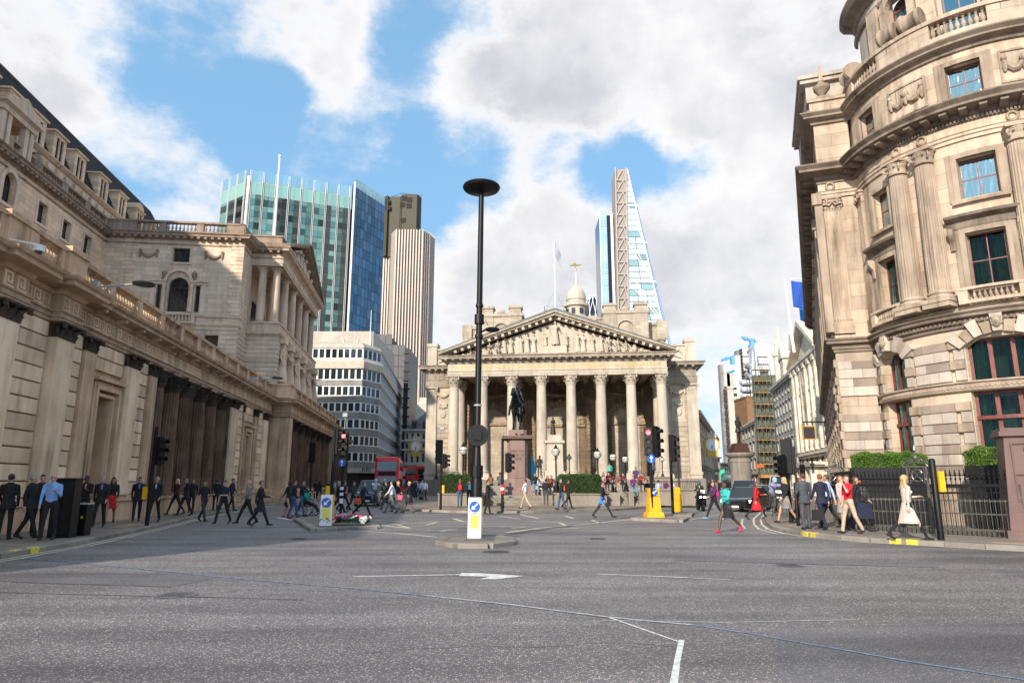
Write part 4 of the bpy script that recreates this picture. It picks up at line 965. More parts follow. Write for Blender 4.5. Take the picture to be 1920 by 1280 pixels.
# back wall of the portico: three arches
b=MB();ops=[(-10.6,-7.0,FZ,11.3,1),(-2.15,2.55,FZ,11.6,1),(6.9,10.5,FZ,11.3,1),(-5.1,-4.2,3.6,4.9),(4.3,5.1,3.6,5.6)]
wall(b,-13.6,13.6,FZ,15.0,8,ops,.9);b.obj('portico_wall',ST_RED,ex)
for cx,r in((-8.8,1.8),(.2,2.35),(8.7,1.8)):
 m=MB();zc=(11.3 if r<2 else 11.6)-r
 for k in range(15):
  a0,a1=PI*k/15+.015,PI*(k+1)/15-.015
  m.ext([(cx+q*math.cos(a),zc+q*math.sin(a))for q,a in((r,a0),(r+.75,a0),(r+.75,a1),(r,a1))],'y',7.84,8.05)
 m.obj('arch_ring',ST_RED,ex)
 m=MB();m.ball((cx,7.75,zc+r+.7),(.35,.25,.45),8,6);m.box(cx-r-.9,cx+r+.9,7.75,8.0,zc-.35,zc-.02);swag(m,cx-r-.6,cx+r+.6,13.6,7.95,.55,.2,21);m.obj('arch_carving',ST_RED,ex,smooth=True)
for cx in(-8.8,8.7):
 b=MB();b.box(cx-1.8,cx+1.8,8.9,9.1,7.6,11.4);b.box(cx-1.8,cx+1.8,8.55,8.95,7.5,7.9);b.obj('infill_panel',ST_RED,ex)
 m=MB();K=16
 for k in range(K):
  a0,a1=2*PI*k/K,2*PI*(k+1)/K;m.ext([(cx+q*math.cos(a),9.45+q*math.sin(a))for q,a in((.62,a0),(.95,a0),(.95,a1),(.62,a1))],'y',8.62,8.9)
 for a in(0,PI/3,2*PI/3):m.tube([(cx+.62*math.cos(a),8.8,9.45+.62*math.sin(a)),(cx-.62*math.cos(a),8.8,9.45-.62*math.sin(a))],.035,4)
 o=m.obj('round_window',WFRAME,ex);m=MB();m.ext([(cx+.64*math.cos(2*PI*k/16),9.45+.64*math.sin(2*PI*k/16))for k in range(16)],'y',8.84,8.87);m.obj('pane',GLASSD,o)
 for dx,w in((-1.25,.75),(0,1.25),(1.25,.75)):
  window(ex,cx+dx,4.6,w,2.95,8.75,1 if w<1 else 2,3,WFRAME,GLASSD,arch=(w>1),t=.09,bar=.06);window(ex,cx+dx,FZ+.05,w,2.3,8.75,1 if w<1 else 2,3,DKFRAME,GLASSD)
 b=MB();b.box(cx-1.8,cx+1.8,8.6,8.95,4.35,4.6);b.obj('transom',WFRAME,ex)
 for dx in(-.72,.72):
  m=MB();m.lathe([(.22,FZ),(.22,FZ+.3),(.15,FZ+.4),(.14,6.6),(.2,6.9),(.24,7.1)],10,(cx+dx,8.45));m.obj('window_column',WFRAME,ex,smooth=True)
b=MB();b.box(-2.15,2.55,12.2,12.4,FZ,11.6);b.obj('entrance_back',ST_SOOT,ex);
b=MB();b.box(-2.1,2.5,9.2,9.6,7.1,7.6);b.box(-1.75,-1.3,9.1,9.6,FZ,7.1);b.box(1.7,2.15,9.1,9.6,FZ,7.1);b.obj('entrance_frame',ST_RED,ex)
b=MB();
for k in range(6):b.ball((-9.9+.3*k,9.2,3.2),.09,6,4)
b.obj('shop_lamp',pbr('warm_lamps',(.9,.5,.15),.5,emit=(1,.5,.12),es=5),ex)
# rusticated courses on the portico wall piers
b=MB()
for x0,x1 in((-7.0+.8,-3.3),(3.7,6.0),(-13.5,-11.6),(11.5,13.5)):
 z=FZ+.5
 while z<12.5:b.box(x0,x1,7.92,8.0,z,z+.42)if not(3.5<z+.2<5.7 and x0>-7 and x1<7)else None;z+=.48
stuff(b.obj('rusticated_course',ST_RED,ex))
# wings
for s_ in(-1,1):
 x0,x1=(-17.3,-13.4)if s_<0 else(13.4,17.7);xo=x0 if s_<0 else x1;xi=x1 if s_<0 else x0
 b=MB();wall(b,x0,x1,FZ,15.2,5.2);b.face([(xo,5.2,0),(xo,60,0),(xo,60,15.2),(xo,5.2,15.2)]);b.face([(xi,5.2,FZ),(xi,8,FZ),(xi,8,15.2),(xi,5.2,15.2)]);b.obj('wing_wall',ST_REJ,ex)
 b=MB();z=FZ+1.0
 while z<9.6:b.box(xi+s_*.3 if s_>0 else xo-s_*1.45,xo-s_*1.45 if s_>0 else xi+s_*.3,5.1,5.2,z,z+.56);z+=.62
 stuff(b.obj('rusticated_course',ST_REJ,ex))
 m=MB();a,c=sorted((xo,xo-s_*1.35));m.box(a-.05,c+.05,4.85,5.2,FZ,FZ+.6);m.box(a,c,4.95,5.2,FZ+.6,12.75);m.box(a-.12,c+.12,4.75,5.2,FZ+.6,FZ+.95);o=m.obj('pilaster',ST_RE,ex)
 put(fixmesh(pilcap(1.35,1.25,.2),'capital',[ST_RE]),'capital',o,((a+c)/2,4.95,12.75))
 m=MB();a,c=sorted((xi,xi+s_*.7));m.box(a,c,4.95,5.2,FZ,12.75);o=m.obj('pilaster',ST_RE,ex);put(fixmesh(pilcap(.7,1.25,.2),'capital',[ST_RE]),'capital',o,((a+c)/2,4.95,12.75))
 m=MB();cx=(xi+s_*.8+xo-s_*1.4)/2;hwid=.62
 m.box(cx-hwid-.2,cx+hwid+.2,5.08,5.2,9.2,12.2);swag(m,cx-.9,cx+.9,13.3,5.15,.5,.17,13);swag(m,cx-.45,cx+.45,11.6,5.05,.3,.12,9);m.ball((cx,5.0,10.5),(.4,.12,.55),8,6);m.obj('carved_panel',ST_RE,ex,smooth=False)
 cp=[(xi+s_*.0,5.0),(xo,5.0),(xo,60)]if s_>0 else[(xo,60),(xo,5.0),(xi,5.0)]
 b=MB();b.sweep([(-.3,14.0),(0,14.0),(.06,14.3),(.1,14.9),(.16,15.0),(0,15.05),(0,15.9),(.12,15.95),(.2,16.0),(.2,16.3),(.9,16.36),(.9,16.55),(1.1,16.8),(.2,16.88),(-.3,16.88)],cp);b.obj('wing_cornice',ST_XC,ex)
 a,c=sorted((xi+s_*.4,xo));modillions(ex,a,c,4.2,4.82,16.04,16.32,.92,.34,ST_RE)
 b=MB();a,c=sorted((xi,xo));b.box(a,c,5.4,12,16.88,19.0);b.box(a-.05,c+.05,5.25,12,19.0,19.25);a,c=sorted((xo,xo-s_*1.2));b.box(a-.03,c+.03,5.1,6.6,16.88,19.5);b.box(a-.12,c+.12,5.0,6.8,19.5,19.95);b.obj('wing_parapet',ST_RE,ex)
 m=MB();cx=(xi+xo)/2-s_*.7;m.ball((cx,5.3,18.3),(.35,.25,.55),8,6)
 for q in(-1,1):m.tube([(cx,5.3,18.2),(cx+q*.8,5.25,18.5),(cx+q*1.3,5.3,17.9)],[.16,.14,.05],6);m.tube([(cx,5.3,17.9),(cx+q*.7,5.25,17.6),(cx+q*1.2,5.3,17.4)],[.14,.12,.06],6)
 m.obj('carved_arms',ST_RE,ex,smooth=True)
b=MB();b.box(-13.9,15.0,14.5,30,16,23.9);b.box(-14.15,15.25,14.25,30.2,21.7,22.0);b.box(-14.15,15.25,14.25,30.2,23.9,24.3);b.box(-14.3,-12.9,14.1,16,21.9,24.5);b.box(14.0,15.4,14.1,16,21.9,24.5);b.obj('rear_attic',ST_REJ,ex)
for x0,x1 in((-11.4,-5.3),(6.3,12.7)):
 b=MB();m_=(x0+x1)/2;wall(b,x0,x1,16,25.3,12.6,[(m_-1.1,m_+1.1,18,24.3,1)],.3);b.box(x0,x1,12.9,18,16,25.3);b.box(x0-.15,x1+.15,12.4,18,25.3,25.75);o=b.obj('arched_attic',ST_REJ,ex)
 b=MB();
 for a in(x0+.1,x1-1.9):b.box(a,a+1.8,12.5,14.2,16,25.3)
 for a in(x0+.15,x1-1.85):b.box(a,a+1.7,12.7,14.3,25.75,26.55);b.box(a-.15,a+1.85,12.55,14.45,26.55,26.9)
 b.ball((m_,12.6,26.0),(.6,.2,.35),8,5);b.obj('attic_block',ST_REJ,o)
b=MB();b.box(-5.3,6.3,13.4,20,16,24.7);b.box(-5.3,6.3,13.2,20,24.7,25.0);b.box(-3.9,-2.6,13.1,14,24.6,25.2);b.box(4.1,5.4,13.1,14,23.6,25.2);b.obj('centre_attic',ST_REJ,ex)
b=MB();b.box(-17,17.4,8,60,2,16.5);b.obj('main_block',ST_REJ,ex)
# cupola with weather vane, mast with flag
cu=at(1081,590,118);cz=at(1081,588,118).z
t=thing('cupola','round white stone cupola with dome and golden weather vane above the exchange roof','cupola',(cu.x,118,cz-6))
s_=1.0;b=MB();b.lathe([(2.0,0),(2.0,4.6),(2.3,4.8),(2.3,5.2),(1.75,5.4),(1.75,7.0),(2.2,7.2),(2.2,7.5),(1.7,7.7),(1.7,8.3),(1.85,8.4)],20);b.obj('drum',ST_RE,t)
b=MB();b.lathe([(1.65,8.4),(1.75,9.0),(1.55,9.8),(1.1,10.5),(.55,10.95),(.3,11.1),(.25,11.5),(.1,11.7)],20);b.obj('dome',ST_RE,t,smooth=True)
for k in range(8):
 a=k*PI/4+PI/8;b=MB();b.cbox(1.72*math.cos(a),1.72*math.sin(a),6.2,.5,.6,.9,a);b.obj('opening',GLASSD,t)
b=MB();b.tube([(0,0,11.6),(0,0,14.2)],.09,6);b.obj('spindle',WHITE,t);b=MB();b.ball((0,0,14.1),.2,8,6);b.tube([(-1.1,0,14.9),(-.3,0,15.1),(.4,0,15.0),(1.1,0,15.1)],[.05,.22,.14,.05],6);b.tube([(0,0,14.2),(0,0,15.8)],.06,5);b.tube([(-.2,0,15.1),(-.1,0,15.6)],.1,5);b.obj('weather_vane',GOLD,t,smooth=True)
p=at(1041,585,96)
t=thing('roof_mast','thin white flag mast above the pediment peak','flagpole',(p.x,96,p.z-2));hgt=at(1041,450,96).z-p.z+2
b=MB();b.tube([(0,0,0),(0,0,hgt)],[.10,.05],8);b.obj('pole',WHITE,t)
b=MB();
for dx in(-1.9,1.9):b.tube([(0,0,hgt*.42),(dx,0,1)],.015,4)
b.tube([(-1.6,-1,2.0),(1.6,-1,2.0)],.04,4);b.tube([(-1.6,-1,1.2),(-1.6,-1,2.6)],.05,4);b.tube([(1.6,-1,1.2),(1.6,-1,2.6)],.05,4);b.tube([(-1.6,-1,2.6),(1.6,-1,2.6)],.02,4);b.obj('stays',IRON,t)
def flag(name,label,loc,w,h,mats,rz=0.0,droop=0.0,tilt=0.0):
 b=MB();nx,nz=10,14
 for i in range(nx):
  b.cur=min(len(mats)-1,int(i/nx*len(mats)));rows=[]
  for ii in(i,i+1):
   t_=ii/nx;rows.append([(t_*w,.12*math.sin(t_*7+k*.3)*(t_+.2),-k/nz*h-droop*t_**1.2*(1 if k<nz*2 else 0))for k in range(nz+1)])
  b.grid(rows)
 me=b.mesh(name,mats,smooth=True);o=put(me,name,None,loc,rz);sm=o.modifiers.new('s','SOLIDIFY');sm.thickness=.01;return tag(o,label,'flag')
CLW=pbr('flag_grey',(.35,.37,.40),.8);CLB=pbr('flag_blue',(.02,.09,.42),.8);CLR=pbr('flag_red',(.55,.02,.02),.8);CLT=pbr('flag_light_blue',(.02,.22,.6),.8)
flag('flag','limp grey flag hanging from the mast above the pediment',(p.x+.05,96,at(1041,452,96).z),.9,2.2,[CLW],0,2.0)
# ================================================================ towers and blocks behind
def facade(parent,P0,P1,zb,zt,cols,rows,mull,glass,mat,mw=.12,rowh=None,name='glazing',skip=None,gl2=None,pr=.25):
 """curtain wall from P0 to P1: glass panels as parts, fins and floor bands"""
 ex_,ey=P1[0]-P0[0],P1[1]-P0[1];L=math.hypot(ex_,ey);rz=math.atan2(ey,ex_)
 e=bpy.data.objects.new('facade_bay',None)
 c,s_=math.cos(rz),math.sin(rz)
 def wp(x,y):return(P0[0]+x*c-y*s_,P0[1]+x*s_+y*c)
 return L,rz,wp
A0=at(455,620,200);
d1=Vector((2.36,1)).normalized();
def hit(u,v,p,d):
 r=at(u,v,1.0);rx=r.x;k=(p[0]-rx*p[1]);
 s_=(rx*p[1]-p[0])/(d[0]-rx*d[1]);return(p[0]+s_*d[0],p[1]+s_*d[1])
pA=(at(456,500,200).x,200.0);pB=hit(650,500,pA,d1);d2=Vector((.42,1)).normalized();pB2=hit(659,500,pB,(1,.3));pC=hit(717,500,pB2,d2)
d0=Vector((-1.34,1)).normalized();pA0=hit(447,500,(pA[0]-1,200.5),d0);pZ=hit(403,500,pA0,d0)
zt=at(456,318,200).z;zb_=0
gt=thing('glass_tower','green and blue glass office tower with white fins behind the bank pavilion','building',(pA[0],pA[1],0))
def rel(p):return(p[0]-pA[0],p[1]-pA[1])
GGRN=pbr('green_glass',(.26,.46,.38),.04,.75,vary=.3);GGRN2=pbr('green_spandrel',(.26,.46,.38),.22,.35,vary=.12);GTOP=pbr('parapet_glass',(.42,.60,.62),.05,.8,vary=.1);GDARK=pbr('office_dark_glass',(.07,.14,.12),.06,.55,vary=.6)
GBLU=pbr('blue_glass',(.095,.165,.23),.06,.68,vary=.35);GBLUD=pbr('dark_blue_joint',(.02,.05,.10),.3,.3);FIN=pbr('white_fin',(.62,.60,.56),.5);STEELD=pbr('dark_steel',(.05,.045,.04),.5,.3)
unit={}
def uquad(mat,name):
 k=mat.name+name
 if k not in unit:b=MB();b.box(0,1,0,.06,0,1);unit[k]=fixmesh(b,name,[mat])
 return unit[k]
def curtain(parent,P0,P1,z0,z1,cols,sub,floor,matf,joint,joint_w,fin=None,finw=.5,budget=300,name='glass_panel',fz=.55,topn=1):
 P0,P1=Vector(P0),Vector(P1);D=P1-P0;L=D.length;rz=math.atan2(D.y,D.x);D.normalize();Nn=Vector((D.y,-D.x))
 core=MB();core.box(0,L,.08,1.2,z0,z1-floor*.6);core.obj('core',joint,parent,loc=(P0.x,P0.y,0),rz=rz)
 nf=int((z1-z0)/floor);cw=L/cols;pw=(cw-(finw if fin else 0))/sub;cells=[]
 for j in range(nf):
  zt_=z1-j*floor
  for i in range(cols):
   for k in range(sub):
    x=i*cw+(finw/2 if fin else 0)+k*pw;cells.append((j,x,pw-joint_w,zt_))
 rest={}
 for n_,(j,x,w,zt_)in enumerate(cells):
  for(m,za,zb2)in matf(j,zt_,floor):
   if n_<budget:put(uquad(m,name),name,parent,(P0.x+D.x*x,P0.y+D.y*x,za),rz,(w,1,zb2-za))
   else:rest.setdefault(m.name,[]).append((x,w,za,zb2))
 for mn,l in rest.items():
  q=MB()
  for x,w,za,zb2 in l:q.box(x,x+w,0,.06,za,zb2)
  stuff(q.obj('glazing',MAT[mn],parent,loc=(P0.x,P0.y,0),rz=rz))
 if fin:
  for i in range(cols+1):
   q=MB();x=min(max(i*cw,.1),L-.1)
   q.box(x-.27,x-.14,-.25,.1,z0,z1-.2);q.box(x+.14,x+.27,-.25,.1,z0,z1-.2);q.obj('fin',fin,parent,loc=(P0.x,P0.y,0),rz=rz)
   q=MB();q.box(x-.13,x+.13,-.1,.08,z0,z1-4);q.obj('fin_recess',STEELD,parent,loc=(P0.x,P0.y,0),rz=rz)
rg=random.Random(5)
def mf_green(j,zt_,fl):
 if j==0:return[(GTOP,zt_-fl+.1,zt_)]
 if j==1:return[(GGRN2,zt_-fl+.1,zt_-.05)]
 return[(GGRN2,zt_-fl*.42,zt_-.05),(GGRN if rg.random()<.72 else GDARK,zt_-fl+.12,zt_-fl*.42-.05)]
curtain(gt,rel(pA),rel(pB),30,zt,8,2,3.9,mf_green,FIN,.1,FIN,.56,290)
curtain(gt,rel(pZ),rel(pA0),30,zt+.5,3,1,3.9,mf_green,FIN,.1,FIN,.56,60)
curtain(gt,rel(pB2),rel(pC),20,zt+3.0,9,1,3.3,lambda j,a,f:[(GTOP if j<1 else GBLU,a-f+.16,a)],GBLUD,.14,None,0,260)
b=MB();b.hexa([(*rel(pA),0),(*rel(pB),0),(*rel(pC),0),(*rel((pA[0]+10,245)),0)],[(*rel(pA),zt-8),(*rel(pB),zt-8),(*rel(pC),zt-8),(*rel((pA[0]+10,245)),zt-8)])
b.hexa([(*rel(pA0),0),(*rel(pA),0),(*rel((pA[0]+10,245)),0),(*rel(pZ),0)],[(*rel(pA0),zt-8),(*rel(pA),zt-8),(*rel((pA[0]+10,245)),zt-8),(*rel(pZ),zt-8)]);b.obj('body',STEELD,gt)
b=MB();x,y=rel(pB2);b.box(x-.5,x+.1,y-.3,y+.4,20,zt+1.5);x,y=rel(pA);b.box(x-1.1,x-.2,y+.3,y+.9,30,zt-2);b.obj('corner_post',FIN,gt)
# --- ribbed tower (fluted steel skin) with a brown crown
def prism_tower(name,label,pts,z0,z1,rib,dark,ribw,pitch,group=None):
 t=thing(name,label,'building',(pts[0][0],pts[0][1],0));P=[(p[0]-pts[0][0],p[1]-pts[0][1])for p in pts]
 b=MB();b.ext(P,'z',0,z1-.3);b.obj('body',dark,t);n=0;rb=MB();rb.box(-ribw/2,ribw/2,-.9,.1,z0,z1);me=fixmesh(rb,'rib',[rib])
 for a,c in zip(P,P[1:]):
  L=math.hypot(c[0]-a[0],c[1]-a[1]);rz=math.atan2(c[1]-a[1],c[0]-a[0]);m=max(1,round(L/pitch))
  for k in range(m+1):put(me,'rib',t,(a[0]+(c[0]-a[0])*k/m,a[1]+(c[1]-a[1])*k/m,0),rz)
 return t,P
RIB=pbr('pale_rib',(.50,.41,.34),.45,.1);RDK=pbr('tower_dark',(.075,.05,.04),.3,.3);CRN=pbr('crown_bronze',(.04,.032,.012),.6,0,vary=.15)
Yt=400
q=lambda u,dy:(at(u,600,Yt+dy).x,Yt+dy)
t42,P=prism_tower('ribbed_tower','tall ribbed pale tower with a dark brown crown right of the glass tower',[q(731,6),q(738,0),q(788,0),q(800,5),q(809,14),q(809,32)],20,at(740,431,Yt).z,RIB,RDK,.66,1.75)
zt2=at(720,395,Yt+10).z;b=MB();x0=q(700,12)[0]-q(731,6)[0];x1=q(734,12)[0]-q(731,6)[0];b.box(x0,x1,8,30,0,zt2-.3);b.obj('wing',RDK,t42)
rb=MB();rb.box(-.38,.38,7.2,8,20,zt2);me=fixmesh(rb,'rib',[RIB])
for k in range(8):put(me,'rib',t42,(x0+(x1-x0)*k/7.0,0,0))
zc0,zc1=zt2-30,at(740,364,Yt+8).z;P3=[q(705,20),q(706,14),q(718,10),q(721,12),q(742,12),q(748,8),q(775,8),q(784,14),q(784,34),q(705,34)];o_=q(731,6)
b=MB();b.ext([(p[0]-o_[0],p[1]-o_[1])for p in P3],'z',zc0,zc1);cr=b.obj('crown',CRN,t42)
lv=MB();lv.box(-.08,.08,-.15,.02,zc0,zc1);me=fixmesh(lv,'panel_seam',[pbr('seam',(.05,.04,.015),.5)])
for a,c in zip(P3,P3[1:8]):
 L=math.hypot(c[0]-a[0],c[1]-a[1]);
 for k in range(int(L/2.2)+1):put(me,'panel_seam',cr,(a[0]+(c[0]-a[0])*k*2.2/L-o_[0],a[1]+(c[1]-a[1])*k*2.2/L-o_[1],0))
vent=MB();vent.box(-1.6,1.6,-.2,.05,-1.6,1.6);me=fixmesh(vent,'louvre',[pbr('louvre_dark',(.015,.012,.008),.8)])
for u,v in((715,372),(725,374),(758,372),(768,375),(755,384),(767,386),(726,386),(756,413)):p=at(u,v,Yt+7.9);put(me,'louvre',cr,(p.x-o_[0],p.y-o_[1]+(2.5 if u<740 else 0),p.z))
b=MB();b.tube([(q(706,14)[0]-o_[0],14,zc1+1.5),(q(745,8)[0]-o_[0],4,zc1+1.5),(q(783,14)[0]-o_[0],8,zc1+1.5)],.15,4)
for k in range(9):x=q(706+k*9.6,10)[0]-o_[0];b.tube([(x,6,zc1),(x,6,zc1+1.5)],.12,4)
b.obj('roof_rail',STEELD,t42)
# --- wedge tower, slab and steel ladder frame
Yw=460
q=lambda u,v=590:at(u,v,Yw)
wt=thing('wedge_tower','tall sloping glass wedge tower with a steel ladder frame behind the exchange roof','building',(q(1180).x,Yw,0));ox=q(1180).x
WG=pbr('glare_whitened_wedge_glass',(.66,.74,.72),.2,.45,vary=.15);WGD=pbr('wedge_band',(.35,.5,.47),.15,.6,vary=.2);WS=pbr('wedge_side',(.42,.50,.56),.2,.7);WFR=pbr('ladder_frame',(.42,.37,.32),.5,.1);WPN=pbr('ladder_panel',(.30,.25,.21),.6);SLB=pbr('slab_glass',(.50,.80,.92),.08,.7,vary=.2);SLD=pbr('slab_dark',(.015,.03,.06),.1,.5)  # sun glare put into the wedge glass colour by whitening it
zt=q(1176,317).z;zb=q(1180,600).z
xl=lambda z:(q(1175,317).x+(q(1180,600).x-q(1175,317).x)*(zt-z)/(zt-zb))-ox
xr=lambda z:(q(1176,317).x+(q(1241,600).x-q(1176,317).x)*(zt-z)/(zt-zb))-ox
xr2=lambda z:(q(1180,318).x+(q(1249,600).x-q(1180,318).x)*(zt-z)/(zt-zb))-ox
b=MB();b.hexa([(xl(0),1,0),(xr2(0)+1,4,0),(xr2(0)+1,45,0),(xl(0),45,0)],[(xl(zt),1,zt),(xr2(zt),3,zt),(xr2(zt),45,zt),(xl(zt),45,zt)]);b.obj('side',WS,wt)
nf=52;fh=(zt)/nf;xR=0
for j in range(nf):
 z0,z1=j*fh,(j+1)*fh
 if z1<zb-25:continue
 ncol=max(1,round((xr(z0)-xl(z0))/7.5))
 for k in range(ncol):
  a0,a1=xl(z0)+(xr(z0)-xl(z0))*k/ncol,xl(z0)+(xr(z0)-xl(z0))*(k+1)/ncol;c0,c1=xl(z1)+(xr(z1)-xl(z1))*k/ncol,xl(z1)+(xr(z1)-xl(z1))*(k+1)/ncol
  b=MB();g=.2;b.hexa([(a0+g,.5,z0+.25),(a1-g,.5,z0+.25),(a1-g,.9,z0+.25),(a0+g,.9,z0+.25)],[(c0+g,.5,z1-.15),(max(c0+g+.05,c1-g),.5,z1-.15),(max(c0+g+.05,c1-g),.9,z1-.15),(c0+g,.9,z1-.15)])
  b.obj('glass_panel',WG if(j*7+k*3)%5 else WGD,wt)
b=MB()
for v in(385,455,528):z=q(1180,v).z;b.box(xl(z)-.5,xr(z)+2,-.2,.6,z-.6,z+.6)
for(v0,v1,f0,f1)in((456,528,0,1),(528,600,0,.95),(528,600,.5,1.4),(456,528,.45,1.1),(385,455,.1,1)):
 za,zc=q(1180,v0).z,q(1180,v1).z;b.tube([(xl(za)+(xr(za)-xl(za))*f0*.6,0,za),(xl(zc)+(xr(zc)-xl(zc))*min(1,f1),0,zc)],.45,5)
b.obj('mega_brace',FIN,wt)
b=MB();b.tube([(xr(zt),0,zt),(xr(20),0,20)],.6,5);b.obj('edge_frame',FIN,wt)
L0,L1=(lambda z:q(1154,317).x+(q(1160,600).x-q(1154,317).x)*(zt-z)/(zt-zb)-ox),xl
b=MB();b.hexa([(L0(20),.6,20),(L1(20)-.3,.6,20),(L1(20)-.3,20,20),(L0(20),20,20)],[(L0(zt),.6,zt),(L1(zt)-.3,.6,zt),(L1(zt)-.3,20,zt),(L0(zt),20,zt)]);b.obj('ladder_core',WPN,wt)
b=MB();n=22;b.tube([(L0(20),-.5,20),(L0(zt),-.5,zt+1)],.55,5);b.tube([(L1(20)-.5,-.5,20),(L1(zt)-.5,-.5,zt+1)],.55,5);b.obj('ladder_post',WFR,wt)
for j in range(n):
 z0=30+(zt-30)*j/n;z1=30+(zt-30)*(j+1)/n;b=MB();b.tube([(L0(z0),-.5,z0),(L1(z0)-.5,-.5,z0)],.4,4);m=(L0(z1)+L1(z1))/2;b.tube([(L0(z0)+.3,-.5,z0),(m+1,-.5,z1-.4)],.32,4);b.tube([(L1(z0)-.8,-.5,z0),(m+1,-.5,z1-.4)],.32,4);b.obj('ladder_brace',WFR,wt)
Ys=470;q=lambda u,v=590:at(u,v,Ys)
st_=thing('slab_tower','slim pale blue glass slab with a dark side left of the wedge tower','building',(q(1130).x,Ys,0));ox=q(1130).x;zt=q(1130,393).z
b=MB();b.box(0,q(1152).x-ox,1.2,30,0,zt-4);b.obj('dark_side',SLD,st_)
for j in range(30):
 z0=zt-(j+1)*4.5;b=MB();w=(q(1142).x-ox)
 for k in range(2):b.box(k*w/2+.3,(k+1)*w/2-.2,0,1.2,z0+.3,z0+4.2)
 b.obj('glass_panel',SLB,st_)
b=MB();b.box(-.4,w+.3,.5,1.4,0,zt+1);b.box(q(1150).x-ox,q(1155).x-ox,0,30,0,zt-3);b.obj('frame',FIN,st_)
# --- rounded lattice dome of the far tower
Yg=640;p=at(1114,590,Yg);zt=at(1114,555,Yg).z;R_=(at(1132,590,Yg).x-at(1097,590,Yg).x)/2
gk=thing('lattice_tower','dark rounded glass tower top with white diagonal lattice beside the cupola','building',(p.x,Yg,0));H0=p.z-40
prof=[(R_*1.4,0),(R_*1.5,H0)]+[(R_*1.5*math.cos(t*PI/2*.98)**.85,H0+(zt-H0)*math.sin(t*PI/2))for t in(.15,.3,.45,.6,.72,.83,.92,1)]
b=MB();b.lathe(prof,24);b.obj('glass_body',pbr('dark_dome_glass',(.015,.025,.05),.12,.5),gk,smooth=True)
for s_ in(-1,1):
 for k in range(12):
  pts=[]
  for i,t in enumerate(np.linspace(0,1,9)):
   r=R_*1.52*math.cos(t*PI/2*.98)**.85;a=2*PI*k/12+s_*t*1.1;pts.append((r*math.cos(a),r*math.sin(a),H0+(zt-H0)*math.sin(t*PI/2)))
  b=MB();b.tube(pts,.42,4);b.obj('lattice_rib',FIN,gk)
Yo=122;q=lambda u,dy=0,v=700:(at(u,v,Yo+dy).x,Yo+dy)
ob=thing('ribbon_window_office','grey office block with white-framed ribbon windows and a chamfered corner at the street bend','building',(q(560)[0],Yo,0));o_=q(560)
pts=[q(560),q(679),q(713,5),q(757,62)];P=[(p[0]-o_[0],p[1]-o_[1])for p in pts]
BAND=stone('grey_band_stone',(.30,.28,.25),(.23,.215,.195),(.07,.07,.07),.5);BAND2=stone('pale_band_stone',(.60,.51,.41),(.5,.42,.34),(.2,.16,.13),.4)
b=MB();b.ext([(P[0][0],.8),(P[1][0]-.3,.8),(P[2][0]-.5,P[2][1]+.8),(P[3][0]-.8,P[3][1]),(P[3][0]-20,P[3][1]+10),(P[0][0],50)],'z',0,at(600,642,Yo).z);b.obj('body',pbr('office_dark',(.03,.028,.025),.5),ob)
flz=[at(620,v,Yo).z for v in(653,691,723,754,785,816,847)];flb=[at(620,v,Yo).z for v in(672,712,742,772,803,835,865)]
OG=pbr('office_pane',(.045,.06,.065),.05,.55,vary=.5);
wunit={}
def office_bays(a,c,z0,z1,pitch,k0):
 L=math.hypot(c[0]-a[0],c[1]-a[1]);rz=math.atan2(c[1]-a[1],c[0]-a[0]);n=max(2,round(L/pitch));w=L/n;h=z1-z0;key=(round(w,2),round(h,2))
 if key not in wunit:
  f=MB();f.box(0,.14,-.12,.1,0,h);f.box(w-.14,w,-.12,.1,0,h);f.box(.14,w-.14,-.08,.1,0,.14);f.box(.14,w-.14,-.08,.1,h-.14,h);g=MB();g.box(.14,w-.14,.0,.03,.14,h-.14)
  wunit[key]=(fixmesh(f,'window',[WHITE]),fixmesh(g,'pane',[OG]))
 for k in range(n):
  o=put(wunit[key][0],'window',ob,(a[0]+(c[0]-a[0])*k/n,a[1]+(c[1]-a[1])*k/n,z0),rz);put(wunit[key][1],'pane',o)
for i,(zt_,zb2)in enumerate(zip(flz,flb)):
 office_bays(P[0],P[1],zb2,zt_,1.2,i);office_bays(P[1],P[2],zb2,zt_,1.25,i);office_bays(P[2],P[3],zb2,zt_,2.4,i)
 nz=flz[i+1]if i<6 else at(620,877,Yo).z
 b=MB();b.sweep([(-.5,nz),(.14 if i else.5,nz),(.14 if i else.6,zb2-(.02 if i else.6)),(.14,zb2-.02),(-.5,zb2-.02)],P);b.obj('spandrel_band',BAND2 if i==0 else BAND,ob)
zt_=at(620,640,Yo).z;b=MB();b.sweep([(-1.6,zt_+.2),(-.2,zt_-.4),(.25,flz[0]+.3),(.25,flz[0]+.02),(-.5,flz[0]+.02)],P);b.obj('roof_slope',ST_TRAV,ob)
b=MB();b.sweep([(-.5,at(620,886,Yo).z),(.3,at(620,886,Yo).z),(.3,at(620,877,Yo).z),(-.5,at(620,877,Yo).z)],P);b.obj('fascia',ST_TRAV,ob)
text(ob,'RBS',1.1,(P[1][0]+1.6,-.2,at(690,884,Yo).z),(PI/2,0,.5),pbr('sign_navy',(.01,.02,.15),.4),.05)
b=MB();b.box(0,P[1][0]+.5,6,30,zt_-1,at(620,621,Yo+6).z);b.obj('penthouse',ST_TRAV,ob)
b=MB();
for u in(624,646):b.tube([(q(u)[0]-o_[0]+.5,5.5,zt_),(q(u)[0]-o_[0]+.9*(u>640),5.9,zt_+2)],.05,4)
b.tube([(q(679)[0]-o_[0],5.5,zt_-1),(q(679)[0]-o_[0],5.5,at(679,580,Yo+5).z)],[.12,.05],6);b.obj('mast',WHITE,ob)
